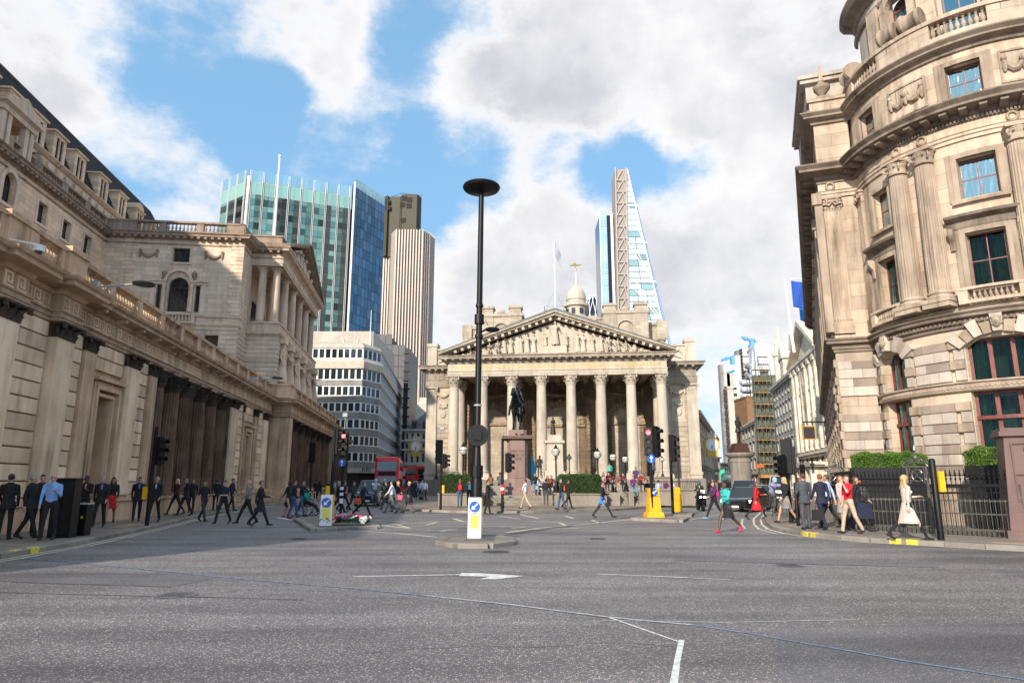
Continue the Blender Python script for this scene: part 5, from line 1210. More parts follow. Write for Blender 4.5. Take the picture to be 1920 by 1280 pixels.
DK=pbr('slate_cladding',(.075,.065,.075),.5,.1,vary=.1)
db=thing('dark_clad_block','stepped dark slate-clad block behind the ribbon window office','building',(*q(682,70),0));o2=q(682,70)
b=MB();z1,z2=at(720,626,Yo+70).z,at(740,646,Yo+70).z
b.box(0,q(730,70)[0]-o2[0],0,20,0,z1-.5);b.box(q(730,70)[0]-o2[0],q(757,70)[0]-o2[0],.01,20,0,z2-.5);b.obj('body',pbr('slate_joint',(.03,.03,.035),.6),db)
xx=0;
for k in range(6):
 for j in range(7):
  x0=k*1.95;zz=(z1 if x0+1<q(730,70)[0]-o2[0]else z2)-3.2*(j+1)
  b=MB();b.box(x0+.06,x0+1.9,-.15,0,zz+.08,zz+3.12);b.obj('cladding_panel',DK,db)
p=q(759,40);kb=thing('narrow_black_tower','narrow black riveted service tower edge at the street corner','building',(p[0],p[1],0));w=at(766,700,p[1]).x-p[0]
b=MB();b.box(-.2,w,0,14,0,at(760,652,p[1]).z);b.obj('shaft',pbr('black_metal',(.02,.018,.022),.4,.4),kb)
b=MB()
for z in np.arange(8,34,2.2):b.box(-.4,w+.5,-.3,0,z,z+.35)
b.obj('collar',MAT['black_metal'],kb)
# --- mansarded corner building behind the exchange, with clock
Yc=150;q=lambda u,dy=0,v=850:(at(u,v,Yc+dy).x,Yc+dy)
cb=thing('mansard_corner_building','grey stone building with mansard roof behind the left corner of the exchange','building',(*q(757),0));o2=q(757);w=q(830)[0]-o2[0]
zc=[at(780,v,Yc).z for v in(806,828,843,872,905)]
b=MB();nx=7;ops=[(w*(i+.3)/nx,w*(i+.7)/nx,at(780,vb,Yc).z,at(780,vt,Yc).z)for i in range(nx)for vt,vb in((812,822),(831,840),(850,866),(874,892))]
wall(b,0,w,0,zc[0],0,ops,.3);b.box(0,.1,0,40,0,zc[0]);b.obj('wall',ST_FARG,cb)
for(x0,x1,z0,z1)in ops:window(cb,(x0+x1)/2,z0,x1-x0,z1-z0,.2,2,2,t=.08)
b=MB();
for v in(806,826,843,870):z=at(780,v,Yc).z;b.box(-.4,w,-.4,.05,z-.2,z+.2)
b.obj('cornice',ST_FARG,cb)
b=MB();zr=at(780,766,Yc+8).z;b.hexa([(0,.3,zc[0]),(w,.3,zc[0]),(w,20,zc[0]),(0,20,zc[0])],[(5,6,zr),(w,6,zr),(w,18,zr),(6,18,zr)]);b.obj('roof',LEAD,cb)
for i in range(4):m=MB();x=2+i*2.4;m.box(x-.6,x+.6,.6,3,zc[0],zc[0]+2.2);o=m.obj('dormer',LEAD,cb);window(o,x,zc[0]+.4,.8,1.4,.5,2,2)
p=q(770,40);pb=thing('bright_gabled_block','sunlit white block behind the mansard building','building',(p[0]+2,p[1],0));b=MB();b.box(0,16,0,20,0,at(780,745,p[1]).z);b.hexa([(-3,0,10),(0,0,10),(0,20,10),(-3,20,10)],[(-2.8,0,20),(0,0,at(780,752,p[1]).z),(0,20,24),(-2.8,20,18)]);b.obj('body',ST_FAR,pb)
# ================================================================ round-cornered stone building on the right
CC=(21.1,28.4);RR=5.15
rb_=thing('corner_building','ornate pale stone building with a curved corner and tall curtained windows on the right','building',(*CC,0))
class Bend(MB):
 """flat facade coordinates bent round the drum: x = bearing in degrees, y = inward depth"""
 def __init__(s,R=RR):super().__init__();s.R=R
 def out(s):
  s.v=[((s.R-y)*math.cos(math.radians(x)),(s.R-y)*math.sin(math.radians(x)),z)for x,y,z in s.v];return s
 def ab(s,a0,a1,y0,y1,z0,z1,step=4.0):
  n=max(1,math.ceil((a1-a0)/step))
  rows=[[(a0+(a1-a0)*k/n,y0,z0),(a0+(a1-a0)*k/n,y0,z1),(a0+(a1-a0)*k/n,y1,z1),(a0+(a1-a0)*k/n,y1,z0)]for k in range(n+1)]
  return s.grid(rows,closed=True,caps=True)
 def asw(s,prof,a0,a1,step=3.0):
  n=max(1,math.ceil((a1-a0)/step));rows=[[(a0+(a1-a0)*k/n,-o,z)for o,z in prof]for k in range(n+1)]
  s.grid(rows);s.face(rows[0]);s.face(rows[-1][::-1]);return s
D2=lambda m:math.degrees(m/RR)
# drum skin
b=Bend();A_END=330
ops=[(172.5,191,2.4,5.0),(172.5,191,5.3,7.0),(218,243,2.4,5.0),(218,243,5.3,6.95),(270,292,2.4,5.0),(270,292,5.3,6.95)]
o1=[(181,193,8.85,11.0),(182,193,12.4,14.05),(224,238,8.85,11.0),(224.5,238.5,12.4,14.05),(275,289,8.85,11),(275,289,12.4,14.05)]
o2=[(178,190,16.55,18.0),(225,238,16.55,18.0),(275,288,16.55,18.0)]
def bwall(b,a0,a1,z0,z1,ops,depth,yoff=0.0):
 xs=sorted({*np.arange(a0,a1+.1,3.0).tolist(),a1,*[q for o in ops for q in o[:2]]});zs=sorted({z0,z1,*[q for o in ops for q in o[2:4]]})
 for x0,x1 in zip(xs,xs[1:]):
  for c,d in zip(zs,zs[1:]):
   m,n=(x0+x1)/2,(c+d)/2
   if any(o[0]<m<o[1]and o[2]<n<o[3]for o in ops):continue
   b.face([(x0,yoff,c),(x1,yoff,c),(x1,yoff,d),(x0,yoff,d)])
 for o in ops:
  for x in o[:2]:b.face([(x,yoff,o[2]),(x,yoff,o[3]),(x,depth,o[3]),(x,depth,o[2])])
  n=5
  for k in range(n):
   x0,x1=o[0]+(o[1]-o[0])*k/n,o[0]+(o[1]-o[0])*(k+1)/n
   for z in o[2:4]:b.face([(x0,yoff,z),(x1,yoff,z),(x1,depth,z),(x0,depth,z)])
bwall(b,160,A_END,0,7.5,ops,.4,.05);bwall(b,160,A_END,7.9,15.6,o1,.35);bwall(b,160,A_END,16.0,18.6,o2,.3)
b.out().obj('drum_wall',ST_R,rb_)
# windows, each in the chord plane of its opening
def bwin(a0,a1,z0,z1,dep,nx,nz,frame,glass,t=.09,bar=.07,parent=None):
 m=(a0+a1)/2;half=math.radians((a1-a0)/2);w=2*(RR-dep)*math.sin(half)+.02;r=(RR-dep)*math.cos(half)
 return window(parent or rb_,0,0,w,z1-z0,0,nx,nz,frame,glass,t=t,bar=bar,rz=math.radians(m+90),loc=(r*math.cos(math.radians(m)),r*math.sin(math.radians(m)),z0))
CURT=pbr('window_green_curtain',(.012,.055,.038),.8,noise=(6,.6));CURTW=pbr('window_pale_drape',(.28,.42,.33),.8,noise=(8,.3));GSEE=None
def seeglass(nm,rf):
 m=bpy.data.materials.new(nm);m.use_nodes=True;t=m.node_tree;b_=t.nodes['Principled BSDF'];t.nodes.remove(b_)
 gl=N(t,'ShaderNodeBsdfGlossy',ins={'Roughness':.03,'Color':(.72,.93,.97,1)});tr=N(t,'ShaderNodeBsdfTransparent',ins={'Color':(.62,.78,.74,1)});mx=N(t,'ShaderNodeMixShader')
 fr=N(t,'ShaderNodeFresnel',ins={'IOR':1.55});g=N(t,'ShaderNodeNewGeometry');nz=N(t,'ShaderNodeTexNoise',ins={'Scale':1.6,'Detail':3.0});mq=N(t,'ShaderNodeMapping');mq.inputs['Scale'].default_value=(1.8,1.8,.3);Lk(t,g.outputs['Position'],mq.inputs[0]);Lk(t,mq.outputs[0],nz.inputs['Vector']);bp=N(t,'ShaderNodeBump',ins={'Strength':.4,'Distance':.15});Lk(t,nz.outputs[0],bp.inputs['Height']);Lk(t,bp.outputs[0],gl.inputs['Normal'])
 ad=N(t,'ShaderNodeMath',operation='MULTIPLY_ADD',ins={1:.9,2:rf},use_clamp=True);Lk(t,fr.outputs[0],ad.inputs[0]);Lk(t,ad.outputs[0],mx.inputs[0]);Lk(t,tr.outputs[0],mx.inputs[1]);Lk(t,gl.outputs[0],mx.inputs[2]);Lk(t,mx.outputs[0],t.nodes['Material Output'].inputs[0]);MAT[nm]=m;return m
PANE=seeglass('reflecting_pane',-.03);PANE2=seeglass('upper_reflecting_pane',.34)
def drape(a0,a1,z0,z1,dep,mat,gap=.35,n=16):
 half=math.radians((a1-a0)/2);m=math.radians((a0+a1)/2);w=2*(RR-dep)*math.sin(half);r=(RR-dep)*math.cos(half);b=MB()
 for s_ in(-1,1):
  rows=[]
  for k in range(n*2+1):
   x=s_*(w/2-(w/2)*(1-gap)*k/(n*2));rows.append([(x,.06*math.sin(k*1.9)+.2,z)for z in(z0,z1)])
  b.grid(rows)
 b.obj('curtain',mat,rb_,loc=(r*math.cos(m),r*math.sin(m),0),rz=m+PI/2)
dark=MB();
for a0,a1 in((170,194),(214,246),(266,296)):
 d_=Bend();d_.ab(a0,a1,1.3,1.4,2,18.3);dark.v,dark.f,dark.mi=dark.v,dark.f,dark.mi
 d_.out().obj('interior_wall',pbr('dark_interior',(.03,.035,.03),.9),rb_)
for a0,a1 in((172.5,191),(218,243),(270,292)):
 bwin(a0,a1,2.4,5.0,.36,3,1,REDWOOD,PANE,.12,.14);bwin(a0,a1,5.3,7.0,.36,3,1,REDWOOD,PANE,.12,.14);drape(a0,a1,2.4,7.0,.45,CURT,.42)
 o_=Bend();o_.ab(a0,a1,.3,.42,3.95,4.08);o_.out().obj('transom',REDWOOD,rb_)
for(a0,a1,z0,z1)in o1:bwin(a0,a1,z0,z1,.28,2,2,REDWOOD,PANE2 if z0>12 else PANE,.06,.04);drape(a0,a1,z0,z1,.36,CURTW if z0>12 else CURT,.3)
for(a0,a1,z0,z1)in o2:bwin(a0,a1,z0,z1,.25,2,2,REDWOOD,PANE2,.06,.04);drape(a0,a1,z0,z1,.33,CURTW,.12)
# banded stonework at street level: every block its own piece
def arcstone(a0,a1,yf,z0,z1,mat,name='stone'):
 b=Bend();g=.02
 n=max(1,math.ceil((a1-a0)/4));rows=[]
 for k in range(n+1):
  a=a0+(a1-a0)*k/n;a=a+(.12 if k==0 else 0)-(.12 if k==n else 0);rows.append([(a,.06,z0),(a,yf+g,z0),(a,yf,z0+g),(a,yf,z1-g),(a,yf+g,z1),(a,.06,z1)])
 b.grid(rows);b.face(rows[0][::-1]);b.face(rows[-1]);return b.out().obj(name,mat,rb_)
zc=1.5;cz=[]
while zc<6.75:
 h=.42 if len(cz)%2==0 else.36;cz.append((zc,zc+h,len(cz)%2));zc+=h
for z0,z1,dk in cz:
 if z0<5.32 and z1>4.98:continue
 for a0,a1 in((196.3,212),(248.5,264.5)):
  if dk:m=a0+(a1-a0)*rnd.uniform(.25,.6);arcstone(a0,m,-.02,z0+.012,z1-.012,rnd.choice((ST_RV,ST_RB)));arcstone(m,a1,-.02,z0+.012,z1-.012,ST_RV)
  else:m=a0+(a1-a0)*rnd.uniform(.3,.7);arcstone(a0,m,-.05,z0+.012,z1-.012,ST_RB);arcstone(m,a1,-.05,z0+.012,z1-.012,ST_RB)
 for a0,a1 in((191.2,196.2),(212.1,217.8),(243.2,248.4),(264.6,269.8),(166,172.3)):
  w=(a1-a0)*.0 if dk else(a1-a0)*.28
  a_,c_=(a0,a1-w)if a0 in(191.2,243.2)else(a0+w,a1)
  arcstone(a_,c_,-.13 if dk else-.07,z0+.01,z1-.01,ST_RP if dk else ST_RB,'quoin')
b=Bend();b.ab(160,A_END,-.12,.1,0,1.3);b.ab(160,A_END,-.2,.1,1.3,1.46);b.out().obj('plinth',ST_RP,rb_)
b=Bend();b.asw([(0,4.98),(.06,5.0),(.1,5.05),(.08,5.08),(.08,5.26),(.16,5.3),(.16,5.36),(0,5.38)],160,A_END);b.out().obj('string_course',ST_RP,rb_)
bm_=MB();bm_.lathe([(.0,0),(.07,.0),(.085,.02),(.06,.04),(.03,.03)],8);bm_.v=[(x,-z,y)for x,y,z in bm_.v];bme=fixmesh(bm_,'guilloche_disc',[ST_RP])
for k in range(70):
 a=172+k*1.75;put(bme,'guilloche_disc',rb_,((RR+.08)*math.cos(math.radians(a)),(RR+.08)*math.sin(math.radians(a)),5.17),math.radians(a+90))
for a0,a1 in((172.5,191),(218,243),(270,292)):
 m=(a0+a1)/2;hw=math.radians(a1-a0)/2*RR;rise=.42;Rr=(hw*hw+rise*rise)/(2*rise);zc0=7.08-Rr;th=math.asin(hw/Rr)*1.12;n=9
 sp=Bend()
 for k in range(12):
  t0,t1=-hw+2*hw*k/12,-hw+2*hw*(k+1)/12;q0,q1=(zc0+math.sqrt(Rr*Rr-t*t)for t in(t0,t1))
  sp.grid([[(m+D2(t0),-.03,q0),(m+D2(t1),-.03,q1)],[(m+D2(t0),-.03,7.12),(m+D2(t1),-.03,7.12)]]);sp.grid([[(m+D2(t0),-.03,q0),(m+D2(t1),-.03,q1)],[(m+D2(t0),.38,q0),(m+D2(t1),.38,q1)]])
 sp.out().obj('arch_soffit',ST_R,rb_)
 for k in range(n):
  f0,f1=-th+2*th*(k+.06)/n,-th+2*th*(k+.94)/n;pr=.22 if k%2==0 else.12;Ro=Rr+(.62 if k%2==0 else.45)
  if k==n//2:pr=.32;Ro=Rr+.72
  v=Bend();P4=[(m+D2(r*math.sin(f)),zc0+r*math.cos(f))for r,f in((Rr,f0),(Ro,f0),(Ro,f1),(Rr,f1))]
  v.grid([[(x,-pr,z)for x,z in P4],[(x,.05,z)for x,z in P4]],closed=True,caps=True);v.out().obj('keystone' if k==n//2 else 'voussoir',ST_RP if k%2 else ST_RB,rb_)
 a=math.radians(m);q=MB();q.ball((0,-.2,0),(.16,.16,.24),10,7);q.ball((0,-.36,-.02),(.05,.06,.07),6,4);
 for s_ in(-1,1):q.ball((s_*.1,-.25,.14),.07,6,4);q.ball((s_*.12,-.24,-.08),.06,6,4)
 q.obj('carved_mask',ST_RP,rb_,smooth=True,loc=((RR+.1)*math.cos(a),(RR+.1)*math.sin(a),7.42),rz=a+PI/2)
PR=math.atan2(-.7,1.93);pux,puy=math.cos(PR),math.sin(PR)
PC=(14.55-CC[0],30.19-CC[1]);PJ=(15.95-CC[0],29.69-CC[1]);FE=(PC[0]+.434*32,PC[1]+32)
arcp=[(RR*math.cos(math.radians(a)),RR*math.sin(math.radians(a)))for a in range(168,331,3)]
path=[FE,PC,PJ]+arcp
def band(name,prof,mat,pth=path):b=MB();b.sweep(prof,pth);return b.obj(name,mat,rb_)
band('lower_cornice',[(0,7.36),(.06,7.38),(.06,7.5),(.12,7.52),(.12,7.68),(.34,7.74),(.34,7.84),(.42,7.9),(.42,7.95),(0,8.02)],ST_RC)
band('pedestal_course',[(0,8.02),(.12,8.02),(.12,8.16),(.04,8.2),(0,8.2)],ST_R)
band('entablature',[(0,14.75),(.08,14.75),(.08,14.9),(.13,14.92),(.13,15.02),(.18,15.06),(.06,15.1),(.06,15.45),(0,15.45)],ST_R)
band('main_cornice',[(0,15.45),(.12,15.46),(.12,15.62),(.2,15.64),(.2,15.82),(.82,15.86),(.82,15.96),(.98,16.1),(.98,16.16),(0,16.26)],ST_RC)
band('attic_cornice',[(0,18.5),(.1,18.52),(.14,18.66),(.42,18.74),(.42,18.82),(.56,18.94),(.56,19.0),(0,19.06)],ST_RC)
band('sill_course',[(0,16.3),(.07,16.3),(.07,16.46),(0,16.5)],ST_R,arcp)
dn=MB();dn.box(-.045,.045,-.08,0,0,.11);dnm=fixmesh(dn,'dentil',[ST_RC]);md=MB();md.ext([(-.5,.17),(-.5,.07),(-.3,.02),(0,0),(0,.17)],'x',-.13,.13);mdm=fixmesh(md,'modillion',[ST_RC])
for k in range(84):a=math.radians(167+k*1.9);put(dnm,'dentil',rb_,((RR+.12)*math.cos(a),(RR+.12)*math.sin(a),7.54),a+PI/2)
dd=Bend()
for k in range(110):a=167+k*1.4;dd.ab(a,a+.8,-.2,-.1,15.48,15.61,9)
stuff(dd.out().obj('dentil_row',ST_RC,rb_))
for k in range(24):a=math.radians(170.5+k*6.6);put(mdm,'modillion',rb_,((RR+.2)*math.cos(a),(RR+.2)*math.sin(a),15.66),a+PI/2)
# pier (flat, faces the junction) and flank along the far street
pf=MB();pw=1.5;L_=MB()
def P2(x,y,z=0):return(PC[0]+pux*x-puy*y,PC[1]+puy*x+pux*y,z)
def padd(b,fn,name,mat,smooth=False):fn(b);return b.obj(name,mat,rb_,smooth,loc=P2(0,0),rz=PR)
padd(MB(),lambda b:(b.face([(0,.02,0),(pw,.02,0),(pw,.02,19),(0,.02,19)]),b.box(-.05,pw,-.12,.1,0,1.3),b.box(-.1,pw,-.2,.1,1.3,1.46)),'pier_wall',ST_R)
for z0,z1,dk in cz:
 if z0<5.32 and z1>4.98:continue
 if dk:
  for a_,c_,m_ in((-.03,.6,ST_RB if z0>4.5 else ST_RV),(.612,pw+.02,ST_RV)):b=MB();b.box(a_,c_,-.03,.05,z0+.012,z1-.012);b.obj('stone',m_,rb_,loc=P2(0,0),rz=PR)
 else:
  c=rnd.uniform(.5,1.1)
  for a_,c_ in((-.06,c),(c+.012,pw+.02)):b=MB();b.box(a_,c_,-.07,.05,z0+.012,z1-.012);b.obj('stone',ST_RB,rb_,loc=P2(0,0),rz=PR)
def fluted(b,x0,x1,y,z0,z1,n=7):
 w=(x1-x0)/(n*2+1);b.box(x0,x1,y+.03,y+.3,z0,z1)
 for k in range(n+1):b.box(x0+2*k*w,x0+(2*k+1)*w,y,y+.03,z0,z1)
 b.box(x0,x1,y,y+.031,z0,z0+.1);b.box(x0,x1,y,y+.031,z1-.1,z1)
padd(MB(),lambda b:(fluted(b,.08,.82,-.16,8.75,14.15,6),b.box(.02,.88,-.24,.1,8.2,8.55),b.box(.05,.85,-.2,.1,8.55,8.75)),'pilaster',ST_RP)
def ioncap(x,w,y,z):b=MB();[b.lathe([(.02,0),(.17,0),(.17,.1),(.12,.13),(.04,.12)],12)for _ in(0,)];return b
def vol_cap(w,h,d):
 b=MB();b.box(-w/2,w/2,0,d,0,h*.5);b.box(-w/2-.06,w/2+.06,-.12,d,h*.8,h);b.box(-w/2,w/2,-.06,d,h*.55,h*.8)
 for s_ in(-1,1):
  pts=[(s_*(w/2+.0)+s_*r*math.cos(t)*-1,-.1,h*.52+r*math.sin(t))for t,r in[(-k*.55+PI/2,.2*(1-k/15))for k in range(13)]];b.tube(pts,[.05*(1-k/20)for k in range(13)],6)
 b.tube([(-w/2,-.06,h*.45),(-w/6,-.1,h*.2),(0,-.12,h*.5),(w/6,-.1,h*.2),(w/2,-.06,h*.45)],.05,6);return b
b=vol_cap(.74,.55,.2);b.obj('capital',ST_RP,rb_,loc=P2(.45,-.14,14.18),rz=PR)
for a in(168.5,):
 r=math.radians(a);m=MB();fluted(m,-.36,.36,-.14,8.75,14.15,5);m.box(-.42,.42,-.22,.1,8.2,8.75);m.obj('pilaster',ST_RP,rb_,loc=(RR*math.cos(r),RR*math.sin(r),0),rz=r+PI/2);vol_cap(.72,.55,.2).obj('capital',ST_RP,rb_,loc=((RR+.12)*math.cos(r),(RR+.12)*math.sin(r),14.18),rz=r+PI/2)
cm=fixmesh(shaft(.385,5.35,20,taper=.88,rows=8),'column',[ST_RP]);ic=fixmesh(ionic(.34,.6),'capital',[ST_RP]);ib=fixmesh(attic_base(.385,.5),'base',[ST_R])
for a in(201,212.8,246,258,296,308):
 r=math.radians(a);o=put(cm,'column',rb_,((RR+.22)*math.cos(r),(RR+.22)*math.sin(r),8.72),r+PI/2);put(ic,'capital',o,(0,0,5.43));put(ib,'base',o,(0,0,-.34));m=MB();m.box(-.5,.5,-.5,.3,8.2,8.4);m.obj('pedestal',ST_R,rb_,loc=((RR+.22)*math.cos(r),(RR+.22)*math.sin(r),0),rz=r+PI/2)
for(a0,a1,z0,z1)in o1+o2:
 b=Bend();f=D2(.2);b.ab(a0-f,a0,-.1,.05,z0-.1,z1+.2);b.ab(a1,a1+f,-.1,.05,z0-.1,z1+.2);b.ab(a0,a1,-.1,.05,z1,z1+.2)
 b.ab(a0-f*1.4,a1+f*1.4,-.18,.05,z0-.22,z0-.1)if z0>12 else None
 b.ab(a0-f*1.9,a0-f,-.05,.05,z0-.1,z1+.25);b.ab(a1+f,a1+f*1.9,-.05,.05,z0-.1,z1+.25);b.out().obj('window_surround',ST_RP,rb_)
 if z0<9:
  b=Bend();b.asw([(0,11.22),(.1,11.22),(.1,11.48),(.2,11.52),(.38,11.6),(.42,11.7),(0,11.76)],a0-D2(.55),a1+D2(.55));b.out().obj('window_hood',ST_RC,rb_)
  for a in(a0-D2(.42),a1+D2(.42)):r=math.radians(a);m=MB();m.ext([(-.34,11.22),(-.3,11.0),(-.12,10.75),(-.1,10.4),(0,10.35),(0,11.22)],'x',-.09,.09);m.obj('console',ST_RP,rb_,loc=(RR*math.cos(r),RR*math.sin(r),0),rz=r+PI/2)
  b=Bend();e=D2(.4);b.ab(a0-e,a1+e,-.42,-.2,8.2,8.32);b.ab(a0-e,a1+e,-.44,-.18,8.72,8.82)
  b.ab(a0-e,a0-e+D2(.3),-.42,.0,8.32,8.72);b.ab(a1+e-D2(.3),a1+e,-.42,0,8.32,8.72);b.out().obj('balconette',ST_R,rb_)
  nb=8;bq=baluster_mesh(.4,.06,ST_RP)
  for k in range(nb):r=math.radians(a0-e+D2(.4)+(a1-a0+2*e-D2(.8))*(k+.5)/nb);put(bq,'baluster',rb_,((RR+.31)*math.cos(r),(RR+.31)*math.sin(r),8.32))
for a0,a1 in((198.7,217),(244.5,262)):
 b=Bend();b.ab(a0,a1,-.05,.05,16.7,16.78);b.ab(a0,a1,-.05,.05,18.0,18.08);b.ab(a0,a0+1,-.05,.05,16.78,18.0);b.ab(a1-1,a1,-.05,.05,16.78,18.0);b.out().obj('panel_frame',ST_RP,rb_)
 g=MB();m=(a0+a1)/2;w=math.radians(a1-a0)/2*RR*.8
 def tf(p):r=math.radians(m+D2(p[0]));q=RR-p[1];return(q*math.cos(r),q*math.sin(r),p[2])
 swag(g,-w,0,17.6,-.02,.38,.1,11,True,tf);swag(g,0,w,17.6,-.02,.38,.1,11,True,tf);g.ball(tf((0,-.1,17.6)),.17,8,6);g.obj('garland',ST_RP,rb_,smooth=True)
for a in(200.5,212.5,246,258):
 r=math.radians(a);m=MB();m.tube([(.17*math.cos(t*PI/6),0,.17*math.sin(t*PI/6))for t in range(13)],[.05+.015*(t%2)for t in range(13)],6,caps=False);m.obj('wreath',ST_RP,rb_,smooth=True,loc=((RR+.1)*math.cos(r),(RR+.1)*math.sin(r),15.27),rz=r+PI/2)
m=MB();m.tube([(.17*math.cos(t*PI/6),0,.17*math.sin(t*PI/6))for t in range(13)],.06,6,caps=False);m.obj('wreath',ST_RP,rb_,smooth=True,loc=P2(.45,-.12,15.27),rz=PR)
# parapet, scroll consoles, balusters
b=Bend();b.ab(160,A_END,-.1,.35,19.06,19.45);
for a0,a1 in((195,221),(243,268),(160,174)):b.ab(a0,a1,-.05,.3,19.45,20.15)
b.ab(160,A_END,-.12,.37,20.15,20.32);b.out().obj('parapet',ST_R,rb_)
bq=baluster_mesh(.7,.1,ST_RP)
for a0,a1 in((174,195),(221,243),(268,290)):
 for k in range(9):r=math.radians(a0+(a1-a0)*(k+.5)/9);put(bq,'baluster',rb_,((RR-.12)*math.cos(r),(RR-.12)*math.sin(r),19.45))
def barrel(a,z,s_=1.0):
 r=math.radians(a);m=MB();pr=[(.02,-.42),(.42,-.42),(.46,-.3),(.38,-.2),(.36,0),(.38,.2),(.46,.3),(.42,.42),(.02,.42)]
 m.lathe([(q*s_,h*s_)for q,h in pr],18);m.v=[(x,z_,y)for x,y,z_ in m.v];m.v=[(y_,x_,z_)for x_,y_,z_ in m.v]
 m.obj('scroll_console',ST_RP,rb_,smooth=True,loc=((RR-.1)*math.cos(r),(RR-.1)*math.sin(r),z),rz=r+PI/2)
barrel(203,20.7);barrel(214,20.75);barrel(250,20.7);barrel(261,20.7);barrel(171,20.6)
# upper drum
b=Bend(4.3);bwall(b,160,A_END,19.2,26,[(196,210,20.4,22.9),(226,242,19.6,23.2)],.35);b.out().obj('upper_drum_wall',ST_RB,rb_)
b=Bend(4.3);b.asw([(0,23.6),(.1,23.65),(.2,23.8),(.6,23.95),(.75,24.2),(.75,24.3),(0,24.4)],150,A_END);b.asw([(0,22.9),(.12,22.95),(.18,23.1),(0,23.15)],150,A_END);b.out().obj('upper_cornice',ST_RC,rb_)
for a in(203,234):
 r=math.radians(a);w=.98 if a<210 else 1.16;h=2.5 if a<210 else 3.6;window(rb_,0,0,w,h,0,2,3,REDWOOD,GLASSB,arch=a<210,t=.07,bar=.05,rz=r+PI/2,loc=(3.95*math.cos(r),3.95*math.sin(r),20.4 if a<210 else 19.6))
 if a<210:
  m=MB();K=12
  for k in range(K):
   t0,t1=PI*k/K,PI*(k+1)/K;m.ext([(q*math.cos(t),22.4+q*math.sin(t))for q,t in((.5,t0),(.8,t0),(.8,t1),(.5,t1))],'y',-.2,.1)
  m.box(-.8,-.5,-.18,.1,20.4,22.4);m.box(.5,.8,-.18,.1,20.4,22.4);m.obj('arched_surround',ST_R,rb_,loc=(4.3*math.cos(r),4.3*math.sin(r),0),rz=r+PI/2)
for a in(186,219,248):r=math.radians(a);m=MB();m.box(-.35,.35,-.22,.1,19.2,23.0);m.obj('pilaster',ST_R,rb_,loc=(4.3*math.cos(r),4.3*math.sin(r),0),rz=r+PI/2)
# pier top: parapet, urn, pavilion block
padd(MB(),lambda b:(b.box(-.1,pw,-.05,.5,19.0,19.7),b.box(-.2,pw,-.15,.6,19.7,19.85)),'pier_parapet',ST_R)
padd(MB(),lambda b:(b.box(-.1,2.3,.9,8,19.0,21.2),b.box(-.35,2.3,.65,8,21.2,21.4),b.box(-.45,2.3,.55,8,21.4,21.6)),'roof_pavilion',ST_RB)
padd(MB(),lambda b:b.ext([(1.4,19.4),(1.9,21.2),(2.6,21.2),(2.6,19.4)],'y',.2,1.2),'slate_cheek',SLATE)
m=MB();m.box(-.28,.28,-.28,.28,19.85,20.0);m.lathe([(.16,20.0),(.12,20.1),(.2,20.2),(.38,20.45),(.40,20.6),(.3,20.66),(.13,20.74),(.16,20.85),(.06,20.9)],14);m.hexa([(-.1,-.1,20.9),(.1,-.1,20.9),(.1,.1,20.9),(-.1,.1,20.9)],[(-.04,-.04,21.75),(.04,-.04,21.75),(.04,.04,21.75),(-.04,.04,21.75)]);m.obj('urn',ST_RP,rb_,smooth=False,loc=P2(.55,.2),rz=PR)
# flank wall, seen nearly edge on
FRZ=math.atan2(PC[1]-FE[1],PC[0]-FE[0]);FL=math.hypot(FE[0]-PC[0],FE[1]-PC[1])
b=MB();fops=[(x-.7,x+.7,z,z+h)for x in np.arange(2,FL-1,3.4)for z,h in((2.4,4.2),(8.9,2.1),(12.4,1.7),(16.5,1.5))]
wall(b,0,FL,0,19,0,fops,.4);b.obj('flank_wall',ST_R,rb_,loc=(FE[0],FE[1],0),rz=FRZ)
for(x0,x1,z0,z1)in fops:window(rb_,0,0,1.4,z1-z0,0,2,2,REDWOOD,GLASSD,rz=FRZ,loc=(FE[0]+math.cos(FRZ)*(x0+x1)/2-math.sin(FRZ)*.3,FE[1]+math.sin(FRZ)*(x0+x1)/2+math.cos(FRZ)*.3,z0))
b=MB();
for x in np.arange(.4,FL,3.4):
 for z0,z1,dk in cz:b.box(x,x+1.2,-.14 if dk else-.08,.02,z0+.01,z1-.01)
 b.box(x,x+1.2,-.3,.02,8.2,14.75);b.box(x-.1,x+1.3,-.4,.02,14.2,14.75)
stuff(b.obj('flank_stonework',ST_RP,rb_,loc=(FE[0],FE[1],0),rz=FRZ))
for x in np.arange(.3,FL,.9):put(mdm,'modillion',rb_,(FE[0]+math.cos(FRZ)*x+math.sin(FRZ)*.2,FE[1]+math.sin(FRZ)*x-math.cos(FRZ)*.2,15.66),FRZ)
b=MB();b.ext([(arcp[k][0],arcp[k][1])for k in range(len(arcp))]+[(16,-3),(FE[0]+12,FE[1]),(FE[0]+.3,FE[1]),(PC[0]+.3,PC[1]+.3)],'z',18.9,19.05);b.obj('roof_deck',LEAD,rb_)
b=MB();e0=(RR*math.cos(math.radians(A_END)),RR*math.sin(math.radians(A_END)));b.box(e0[0],e0[0]+14,e0[1]-.2,e0[1]+.2,0,19);b.obj('rear_wall',ST_R,rb_)
